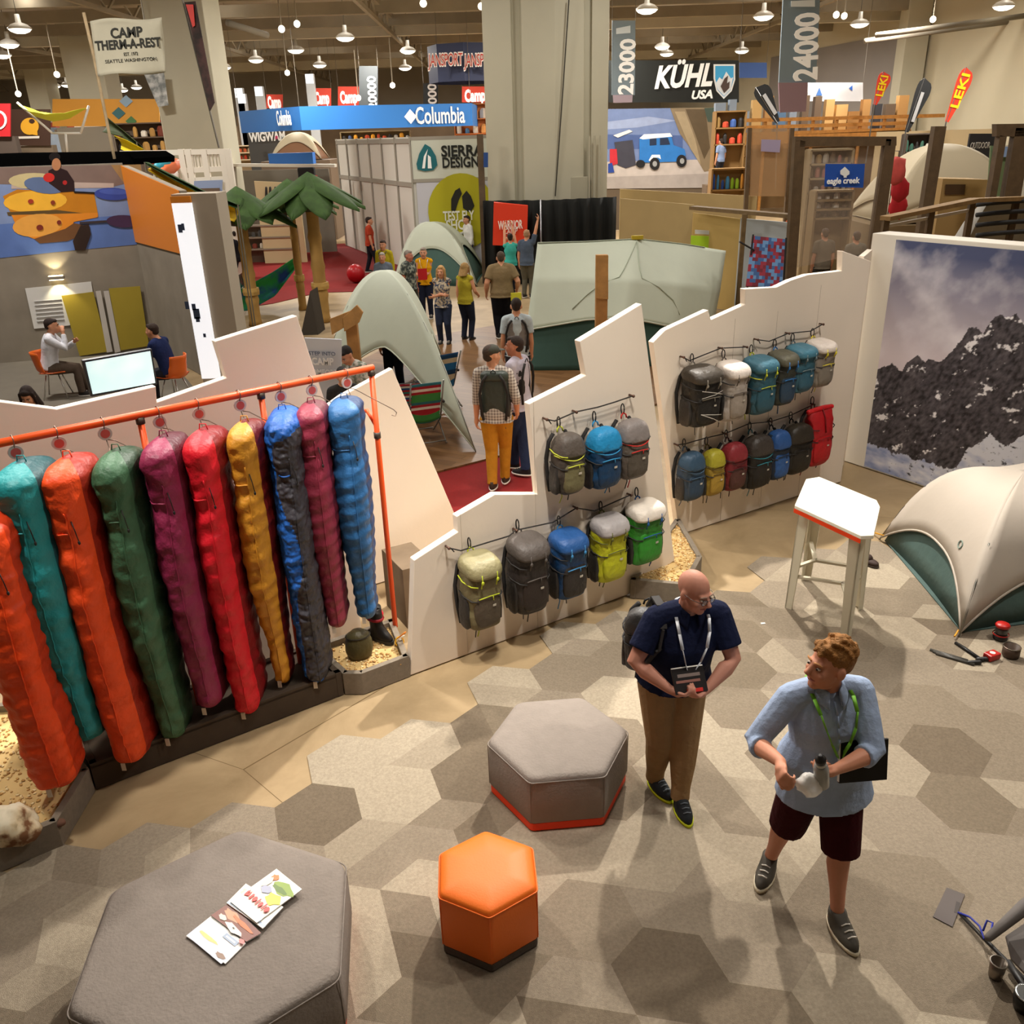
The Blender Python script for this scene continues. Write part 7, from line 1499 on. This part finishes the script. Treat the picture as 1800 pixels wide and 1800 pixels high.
mb = MB(); mb.prism([at(1752, 240, 20), at(1830, 240, 20), at(1830, 217, 20), at(1752, 218, 20)], (0, .2, 0)); mb.build('top_beam', brn, o)
flat_('landscape_print', 'small landscape print with blue sky and green hills at upper right', 'picture', ((1736, 345), (1765, 345), (1775, 258), (1742, 256)), 22, '#6d7f58', .05)
flat_('landscape_sky', 'pale blue sky strip of the small landscape print', 'picture', ((1748, 276), (1773, 276), (1775, 258), (1750, 257)), 21.9, '#8fa9cf', .03)
mb = MB(); a, b, c_ = at(1556, 384, 15.5), at(1712, 352, 16.5), at(1900, 345, 18); mb.beam(a, b, .22, .07); mb.beam(b, c_, .22, .07); o = tag(mb.build('handrail', wood('#8d6f45')), 'brown wooden handrail running along behind the mountain mural', 'handrail')
for q, Y in (((1560, 384), 15.5), ((1640, 368), 16), ((1712, 352), 16.5), ((1790, 348), 17.3)): p = at(*q, Y); mb = MB(); mb.box((p.x, p.y+.05, p.z/2), (.1, .1, p.z-.05)); mb.build('rail_post', brn, o)
mb = MB(); mb.beam(at(1556, 398, 15.6), at(1712, 368, 16.6), .04, .05); mb.build('lower_rail', mat('#d8cfc0', .6), o)
o = thing('arched_tent', 'grey tent with dark curved stripes behind the mountain mural', 'tent', (at(1760, 400, 16.5).x+.5, 17.5, 0))
mb = MB(); p0_ = at(1712, 416, 16.5); p1_ = at(1900, 416, 16.5); zc_ = at(1780, 352, 16.5).z
def AT(i, j): x = p0_.x+(p1_.x-p0_.x)*i; return V((x, 17.2+1.5*j, .03+(zc_-.03)*min(1, 3.2*i*(1-i)+.35)*(1-j*j*.6)))
mb.grid(AT, 16, 8); mb.build('fly', mat('#a9a59c', .7), o, smooth=True, solid=.01)
for k in range(4):
    mb = MB(); mb.tube([at(1716+130*i/8, 352+14*k+8*(1-i/8)**2+ (4*k), 17.0-.03*k) for i in range(9)], .045, 6); mb.build('stripe', mat('#2c2b2b', .7), o, smooth=True)
# pale dome tent on the right, boxes, red jackets
tp = at(1668, 320, 26); dome('dome_tent', 'pale beige dome tent with a green edge behind the timber post', ((tp.x-2.0, 25.2), (tp.x-1.9, 28.4), (tp.x+2.0, 28.4), (tp.x+2.1, 25.2)), 2.0, mat('#b9ad92', .7), mat('#a89c80', .7), rise=.12, sag=.02)
o = [x for x in COL.objects if x.get('label', '').startswith('pale beige dome')][0]; o.location.z = at(1668, 252, 26.8).z-2.0; WM[o.name] = Matrix.Translation(o.location)
mb = MB(); mb.box((tp.x, 26.8, (o.location.z-.03)/2), (4.6, 3.6, o.location.z-.03)); tag(mb.build('platform', mat('#7d6a4c', .8)), 'raised plywood platform under the pale beige dome tent', 'platform')
o = boardq('cardboard_box', 'tan carton with a dark brown label under the dome tent', 'box', ((1652, 350), (1730, 352), (1732, 316), (1655, 314)), 23, 23, mat('#a08352', .8), 1.0); flat([(1660, 342), (1694, 342), (1696, 324), (1661, 324)], 23, .03, '#4a3520', o, 'label_print')
for k, (u, v, c) in enumerate(((1576, 300, '#c9524a'), (1582, 332, '#b8242a'), (1578, 362, '#c0262c'))):
    p = at(u, v, 21.5+.4*k); mb = MB(); mb.ell(p, (.22, .16, .30), None, 12, 8)
    for i, vv in enumerate(mb.v): d = vv-p; mb.v[i] = p+d*(1+.25*fbm(d.x*6+k, d.y*6, d.z*6))
    o = thing('red_jacket', ('salmon', 'crimson', 'bright red')[k]+' jacket hanging beside the tall brown screen frame', 'jacket', p); mb.build('jacket_body', mat(c, .8, 0, .15, 5), o, smooth=True); mb = MB(); mb.tube([p+UPZ*.25, p+UPZ*.42, p+V((0, .5, .42)), V((p.x, p.y+.5, .015))], .012, 5); mb.build('hanger', dkm, o)
# people seen through the mesh
for (u, v, Y, c, h, lab) in ((1449, 432, 20.5, '#6d6456', 'brown', 'person in brown top seen from behind through the mesh banner, the left one'), (1504, 438, 20.2, '#7b7568', 'grey', 'person in grey top seen from behind through the mesh banner, the right one')):
    p = at(u, v, Y); person(lab, (p.x, Y, max(.02, p.z-1.35)), 0, 1.75, shirt=c, sleeve='short', pants='#3b3834', hair='#4b382a', vox=.018, face=False)
mb = MB(); p = at(1470, 452, 19.4); mb.box((at(1475, 460, 20.4).x, 20.4, at(1475, 470, 20.4).z/2-.3), (3.0, 1.6, max(.2, at(1475, 470, 20.4).z-.6))); tag(mb.build('platform', mat('#6b5a42', .8)), 'brown plywood deck behind the mesh banner where two people stand', 'platform')
p = at(1412, 395, 21.0); person('person in orange shirt at the left inside the tall brown frame', (p.x, 21.8, max(.02, p.z-1.4)), 40, 1.74, shirt='#a84a22', sleeve='short', pants='#4b4038', hair='#3b2a20', vox=.018, face=False)
mb = MB(); mb.box((at(1412, 395, 21.8).x, 21.8, max(.02, p.z-1.4)/2), (.9, .7, max(.04, p.z-1.42))); tag(mb.build('platform', mat('#6b5a42', .8)), 'small plywood step under the person in the orange shirt', 'platform')
# ------------------------------------------------------------------ far right: timber balcony, feather flags, shelves
YB = 46; honey = wood('#b07a3a')
o = thing('balcony', 'long honey coloured timber balcony with slatted railing across the far hall', 'balcony', (at(1440, 240, YB).x, YB, 0))
a, b = at(1250, 226, YB), at(1660, 206, YB)
for k, (v0, v1) in enumerate(((213, 207), (226, 220), (238, 231), (250, 240))):
    mb = MB(); mb.beam(at(1255, v0, YB), at(1600 if k else 1660, v1-4, YB), .12, .16 if k < 3 else .4); mb.build('rail', honey, o)
for i in range(9): p = at(1262+i*42, 212-i*1.2, YB+.1); q = at(1262+i*42, 250-i*1.2, YB+.1); mb = MB(); mb.tube([V((p.x, YB+.1, 0 if i % 2 == 0 else q.z)), p], .08, 6); mb.build('baluster', honey, o)
mb = MB(); dk = at(1420, 250, YB); mb.box((at(1430, 250, YB).x, YB+2, dk.z-.1), (12, 4, .25)); mb.build('deck', wood('#8d6232'), o)
rn = random.Random(12)
for k in range(16):   # posts and goods on the balcony
    u = 1262+k*21; p0_, p1_ = at(u, 245, YB+1.2), at(u, 196-rn.randint(0, 30), YB+1.2); c = rn.choice(['#a57a44', '#6b5a48', '#8a97a5', '#3a3a3e', '#b58a52', '#5a7a9a', '#c9a468'])
    mb = MB(); mb.box((p0_.x, YB+1.2, (p0_.z+p1_.z)/2), (rn.uniform(.3, .62), .4, abs(p1_.z-p0_.z))); tag(mb.build('display_stand', mat(c, .8)), 'slim display stand on the far timber balcony', 'display', 'display stands on the balcony')
o = banner('white_sign', 'white hanging sign with blue print behind the balcony', 'sign', 1420, 145, 1517, 178, 50, '#c6c8ca', wires=True); flat([(1434, 168), (1440, 154), (1445, 168)], 50, .03, '#3f6aa8', o, 'mark'); flat([(1492, 155), (1498, 150), (1498, 160)], 50, .03, '#2f62b8', o, 'mark')
banner('blue_sign', 'small blue and white sign right of the black sign', 'sign', 1300, 110, 1348, 137, 55, '#3f5f9e'); 
def feather(label, base, tip, Y, c, w0, tx=None, tc='#f0d21a'):
    a, b = at(*base, Y), at(*tip, Y); o = thing('feather_flag', label, 'flag', a); d = (b-a); L = d.length; dn = d.normalized(); sd = V((dn.z, 0, -dn.x))
    mb = MB(); mb.tube([V((a.x-dn.x*.3, Y+.05, max(0, a.z-2.5))), a, b], .03, 6); mb.build('pole', metal('#777'), o)
    n = 14; left = []; right = []
    for i in range(n+1):
        t = i/n; wd = w0*(.25+.75*min(1, t*1.4))*math.sqrt(max(0, 1-max(0, (t-.8)/.2)**2)); q = a+d*t; left.append(q-sd*wd*.3); right.append(q+sd*wd*.7)
    mb = MB(); mb.prism(left+right[::-1], (0, -.02, 0)); mb.build('cloth', mat(c, .6), o)
    if not tx: mb = MB(); mb.beam(a+d*.2+sd*w0*.18-V((0, .06, 0)), a+d*.75+sd*w0*.18-V((0, .06, 0)), .01, w0*.22); mb.build('print_strip', mat('#9a9a9a'), o)
    if tx: text(tx, w0*.8, a+d*.58+sd*w0*.18-V((0, .06, 0)), dn, -sd, mat(tc), o, wid=L*.62, bold=.012)
    return o
feather('orange feather flag with yellow lettering, the one nearer the left', (1537, 184), (1553, 126), 44, '#d8402a', .6, 'LEKI')
feather('orange feather flag with yellow lettering, the one at the right', (1663, 214), (1698, 118), 40, '#d8402a', .62, 'LEKI')
feather('black feather flag with grey print in the middle of the far hall', (1592, 232), (1625, 137), 38, '#1a1b1c', .6, None)
feather('black feather flag with grey print leaning left near the grey number banner', (1366, 216), (1328, 154), 38, '#1a1b1c', .65, None)
mb = MB(); mb.box((at(1800, 160, 50).x+.6, 50, at(1800, 160, 50).z), (2.2, .3, 5)); o = tag(mb.build('dark_screen', mat('#1c1d1c', .5)), 'tall dark panel at the upper right edge of the hall', 'panel'); hang_wires(o, (V((at(1800, 100, 50).x+.6, 50, 8)),))
# shelves with goods right of the car photo backdrop and far booths
def shelf_unit(label, u0, v0, u1, v1, Y, rows, colsn, seed, back='#8a6a3e', gcols=('#c94a30', '#3a5a9a', '#d9d4c8', '#2d2a28', '#a88a52', '#5f8f4f'), grp='goods'):
    a, b = at(u0, v1, Y), at(u1, v0, Y); o = thing('shelf_unit', label, 'shelf', ((a.x+b.x)/2, Y, 0)); W_ = b.x-a.x; H0, H1 = a.z, b.z
    mb = MB(); mb.box(((a.x+b.x)/2, Y+.45, H1/2), (W_, .06, H1)); mb.build('back_board', mat(back, .8, 0, .08, 1), o)
    for r in range(rows+1):
        z = H0+(H1-H0)*r/rows; mb = MB(); mb.box(((a.x+b.x)/2, Y+.2, z), (W_, .5, .05)); mb.build('shelf_board', mat(back, .7), o)
    for s in (a.x, b.x): mb = MB(); mb.box((s, Y+.2, H1/2), (.06, .5, H1)); mb.build('side_board', mat(back, .7), o)
    rn = random.Random(seed); hh = (H1-H0)/rows
    for r in range(rows):
        for k in range(colsn):
            w_ = W_/colsn*rn.uniform(.5, .85); h = hh*rn.uniform(.35, .75); x = a.x+W_*(k+.5)/colsn; c = rn.choice(gcols)
            mb = MB(); n = rn.choice((4, 8)); r_ = w_/2; mb.lathe(((r_*.9, 0), (r_, h*.1), (r_*.95, h*.75), (r_*.6, h*.95), (r_*.4, h)), (x, Y+.15, H0+hh*r+.03), n); tag(mb.build('packet', mat(c, .6)), 'small packed item on the ' + label.split(' standing')[0], 'item', grp)
    return o
shelf_unit('honey wood shelf standing right of the car photo backdrop', 1255, 195, 1312, 255, 38, 2, 4, 1, grp='items on the shelf right of the car photo backdrop')
shelf_unit('low shelf of bright bottles standing below the car photo backdrop edge', 1250, 296, 1312, 335, 33, 1, 7, 2, gcols=('#2f4f9a', '#e2a24a', '#8fb52a', '#d94a2a', '#e8e2d8', '#3a7aa8'), grp='bright bottles below the car photo backdrop')
shelf_unit('shelf of cans standing behind the mesh banner', 1418, 262, 1500, 340, 26, 3, 6, 3, back='#a3906e', gcols=('#d9d4c8', '#b59a6a', '#7d6a52', '#c98a7a'), grp='cans behind the mesh banner')
shelf_unit('shelf of small pots standing low behind the mesh banner', 1430, 335, 1500, 385, 24, 3, 4, 6, back='#8f7a58', gcols=('#d9d4c8', '#6b5a42', '#4a3a30'), grp='pots low behind the mesh banner')
shelf_unit('far shelf of camping goods standing under the balcony', 1255, 255, 1312, 296, 45, 2, 5, 4, grp='goods under the balcony')
shelf_unit('far wall of dark packs standing right of the black feather flag', 1590, 235, 1640, 268, 40, 1, 5, 5, back='#4a4038', gcols=('#3f6a5a', '#2d2a28', '#6b8a7a', '#c9c4b8'), grp='packs in the far right booth')
o = boardq('booth_board', 'dark booth sign board behind the beige dome tent', 'board', ((1700, 270), (1745, 272), (1745, 235), (1702, 235)), 34, 34, mat('#2b2c30', .7)); text('OUTDOOR', .3, at(1723, 256, 33.9), (1, 0, 0), (0, 0, 1), mat('#c9c9c6'), o, wid=.7)
boardq('booth_board', 'long pale counter front running under the right hall wall', 'board', ((1540, 250), (1760, 246), (1760, 226), (1540, 232)), 44, 44, mat('#c9b690', .7))
# ------------------------------------------------------------------ far left clutter: white trellis booth, boats, shops
o = thing('trellis', 'white lattice trellis front with picture panels left of the far tent', 'trellis', (at(350, 330, 27).x, 27, 0))
YT = 27.0
for u in (318, 330, 358, 390, 400): p0_, p1_ = at(u, 262, YT), at(u+6, 400, YT); mb = MB(); mb.box((p0_.x, YT, p0_.z/2), (.16, .12, p0_.z)); mb.build('post', mat('#e6dfd0', .6), o)
for v in (270, 300, 318, 342): a, b = at(212 if v == 270 else 318, v, YT), at(402, v-4, YT); mb = MB(); mb.beam(a, b, .1, .14); mb.build('rail', mat('#e6dfd0', .6), o)
for i in range(12): p = at(330+i*6, 282, YT+.02); mb = MB(); mb.box((p.x, YT, p.z), (.05, .04, .5)); mb.build('slat', mat('#ddd5c5', .6), o)
flat([(342, 342), (392, 340), (393, 316), (343, 318)], YT, .08, '#8f9fbf', o, 'picture'); flat([(346, 340), (388, 339), (388, 330), (346, 331)], YT, .1, '#6b5a4a', o, 'picture')
for k, (q0, q1, c, lab) in enumerate((((270, 296), (306, 282), '#2f9ab0', 'turquoise kayak lying on the white trellis rail'), ((262, 288), (300, 281), '#b5442a', 'rust red kayak behind the turquoise one'), ((280, 303), (318, 284), '#e2764a', 'orange tipped kayak beside the trellis'), ((285, 312), (310, 306), '#e9e6dd', 'white kayak under the turquoise one'))):
    a, b = at(*q0, 26.2), at(*q1, 27.2+k*.2); m = (a+b)/2; mb = MB(); mb.tube([a, a.lerp(b, .2), m, a.lerp(b, .8), b], [.03, .16, .2, .15, .03], 10); o = thing('kayak', lab, 'kayak', a); mb.build('hull', mat(c, .4), o, smooth=True); mb = MB(); mb.ell(m+V((0, -.05, .14)), (.14, .1, .05)); mb.build('cockpit', mat('#2a2624', .5), o, smooth=True)
    for q in (a, b): mb = MB(); mb.tube([q.lerp(m, .3), V((q.lerp(m, .3).x, q.lerp(m, .3).y, .02))], .03, 5); mb.build('stand', mat('#d8d0c0', .6), o)
boardq('shop_board', 'grey shop wall with a pale timber rack far behind the palms', 'board', ((410, 400), (588, 400), (588, 296), (410, 300)), 36, 36, mat('#7b7568', .8))
o = boardq('rack_board', 'cream board hung with dark paddles behind the palms', 'board', ((455, 380), (530, 376), (526, 322), (455, 318)), 33, 33, mat('#cbb68c', .8), .1)
for k, u in enumerate((468, 475, 484, 490)):
    p0_, p1_ = at(u, 330, 32.8), at(u, 362, 32.8); mb = MB(); mb.tube([p0_, p0_.lerp(p1_, .5), p1_], [.04, .05, .12 if k > 1 else .04], 8, round=True); mb.build('paddle', mat('#2a2624', .5), o, smooth=True)
mb = MB(); mb.beam(at(400, 290, 34), at(590, 291, 34), .5, .1); tag(mb.build('white_beam', mat('#cfcabb', .6)), 'long white booth beam above the palms', 'beam', None, 'structure')
tag(blk('blue_awning', mat('#2f66ae', .6), 472, 269, 550, 289, 34, .5), 'blue awning block on the white beam above the palms', 'awning')
o = boardq('grey_sign_board', 'dark grey booth wall with white letters under the blue ring sign', 'sign', ((440, 278), (500, 277), (500, 232), (438, 234)), 46, 46, mat('#4b4a47', .8)); text('WIGWAM', .55, at(470, 241, 45.8), (1, 0, .02), (0, 0, 1), white_l, o, wid=1.75, bold=.02); flat([(484, 245), (488, 244), (488, 239), (484, 239)], 45.75, .0, '#c43a6a', o, 'mark')
tq = at(525, 272, 42); dome('dome_tent', 'small beige arched tent standing high beyond the white beam', ((tq.x-1.1, 41), (tq.x-1.0, 43), (tq.x+1.2, 43), (tq.x+1.2, 41)), at(525, 232, 42).z-tq.z+.2, mat('#b9ad92', .7), mat('#7d5a40', .7), rise=.4)
o = [x for x in COL.objects if x.get('label', '').startswith('small beige arched')][0]; o.location.z = tq.z-.2; WM[o.name] = Matrix.Translation(o.location)
mb = MB(); mb.box((tq.x+.1, 42, (tq.z-.22)/2), (3, 2.6, tq.z-.22)); tag(mb.build('platform', mat('#6b5a48', .8)), 'dark platform under the small beige arched tent', 'platform')
o = thing('mannequin', 'dark rack of black and red jackets above the middle palm', 'rack', (at(538, 330, 31).x, 31, 0)); p0_, p1_ = at(538, 294, 31), at(538, 345, 31)
mb = MB(); mb.box((p0_.x, 31, (p0_.z+p1_.z)/2), (.55, .3, p0_.z-p1_.z)); mb.build('jackets', mat('#15130f', .9), o, bevel=.05); flat([(540, 320), (558, 320), (558, 308), (540, 308)], 30.8, .02, '#b8242a', o, 'red_patch', t=.05); mb = MB(); mb.tube([V((p0_.x, 31, 0)), V((p0_.x, 31, p1_.z))], .04, 6); mb.build('stand', dkm, o)
shelf_unit('bright shop shelf of red goods standing far left of the blue ring sign', 396, 256, 440, 282, 48, 2, 6, 7, back='#b9a482', gcols=('#c9482e', '#e2d2b0', '#d9734a', '#6b3a2a'), grp='red goods on the far shelf')
shelf_unit('bright shop shelf standing between the trellis and the palms', 375, 300, 410, 345, 34, 2, 4, 8, back='#c9b48a', gcols=('#4a5f9a', '#6b4a3a', '#d9b04a', '#e8e2d4'), grp='goods on the shelf beside the trellis')
shelf_unit('low shop shelf of small goods standing behind the palm posts', 405, 395, 520, 440, 33, 2, 10, 9, back='#8f8270', gcols=('#e2d8c4', '#3a2f2a', '#c9b48a', '#7d3a2a', '#5a5a58'), grp='small goods behind the palm posts')
shelf_unit('dark shop shelf standing behind the golden banner', 205, 215, 300, 268, 42, 2, 7, 10, back='#5a4a3c', gcols=('#2a2420', '#7a3a2a', '#b58a4a', '#d9d0c0'), grp='goods behind the golden banner')
shelf_unit('yellow fronted shop shelf standing under the blue ring sign', 600, 229, 720, 250, 52, 1, 12, 11, back='#8a7550', gcols=('#d9952a', '#4a5a7a', '#c9c0ae', '#3a332c', '#b5482a'), grp='goods under the blue ring sign')
shelf_unit('orange lit shop shelf standing right of the blue ring sign', 800, 182, 856, 236, 56, 2, 4, 12, back='#c9743a', gcols=('#e8a05a', '#5a8ab5', '#e8e0d0'), grp='goods right of the blue ring sign')
boardq('booth_board', 'long dim booth wall across the far left of the hall', 'board', ((-40, 270), (420, 250), (420, 222), (-40, 232)), 58, 58, mat('#77664f', .8, 0, .2, .6))
boardq('booth_board', 'long dim booth wall across the middle of the far hall', 'board', ((420, 240), (1060, 240), (1060, 196), (420, 205)), 72, 72, mat('#6b5a45', .8, 0, .25, .4))
boardq('booth_board', 'long dim timber booth wall under the balcony', 'board', ((1070, 330), (1580, 320), (1580, 252), (1070, 256)), 50, 50, mat('#84663f', .8, 0, .25, .5))
rn = random.Random(21)
for k in range(26):
    u = rn.uniform(10, 850); v = rn.uniform(205, 238); Y = rn.uniform(44, 66); p = at(u, v, Y); w_ = rn.uniform(.8, 2.4); h = max(.6, p.z); c = rn.choice(['#b5a88c', '#5a4a3a', '#a8643a', '#c9c2b2', '#3a3632', '#7d8894', '#b58a3a', '#8a3a2a', '#d9d2c4'])
    if 370 < u: continue
    mb = MB(); mb.box((p.x, Y, h/2), (w_, rn.uniform(.5, 1.5), h)); tag(mb.build('booth_block', mat(c, .8, 0, .2, 1.2)), 'distant booth block of one plain colour beyond the left stands', 'booth', 'distant booth blocks')
for (u, v, Y, c, lab) in ((416, 436, 27, '#1b1a1d', 'person in black behind the nearest palm'), (1268, 254, 38, '#7a8aa8', 'person in pale blue before the honey wood shelf'), (405, 240, 44, '#3a2a26', 'person in dark top by the left column'), (362, 315, 30, '#8a5a3a', 'person in brown top by the white trellis')):
    p = at(u, v, Y); z0_ = max(.012, p.z-1.5) if Y > 30 else .012
    person(lab, (p.x, Y, z0_), 30, 1.75, shirt=c, sleeve='short', pants='#2b2b33', hair='#2a1f18', vox=.02, face=False)
    if z0_ > .1: mb = MB(); mb.box((p.x, Y, (z0_-.01)/2), (1.2, .8, z0_-.01)); tag(mb.build('platform', mat('#6b5a48', .8)), 'dark step under the ' + lab.replace('person', 'far person'), 'platform')
flush_text(); apply_remesh()
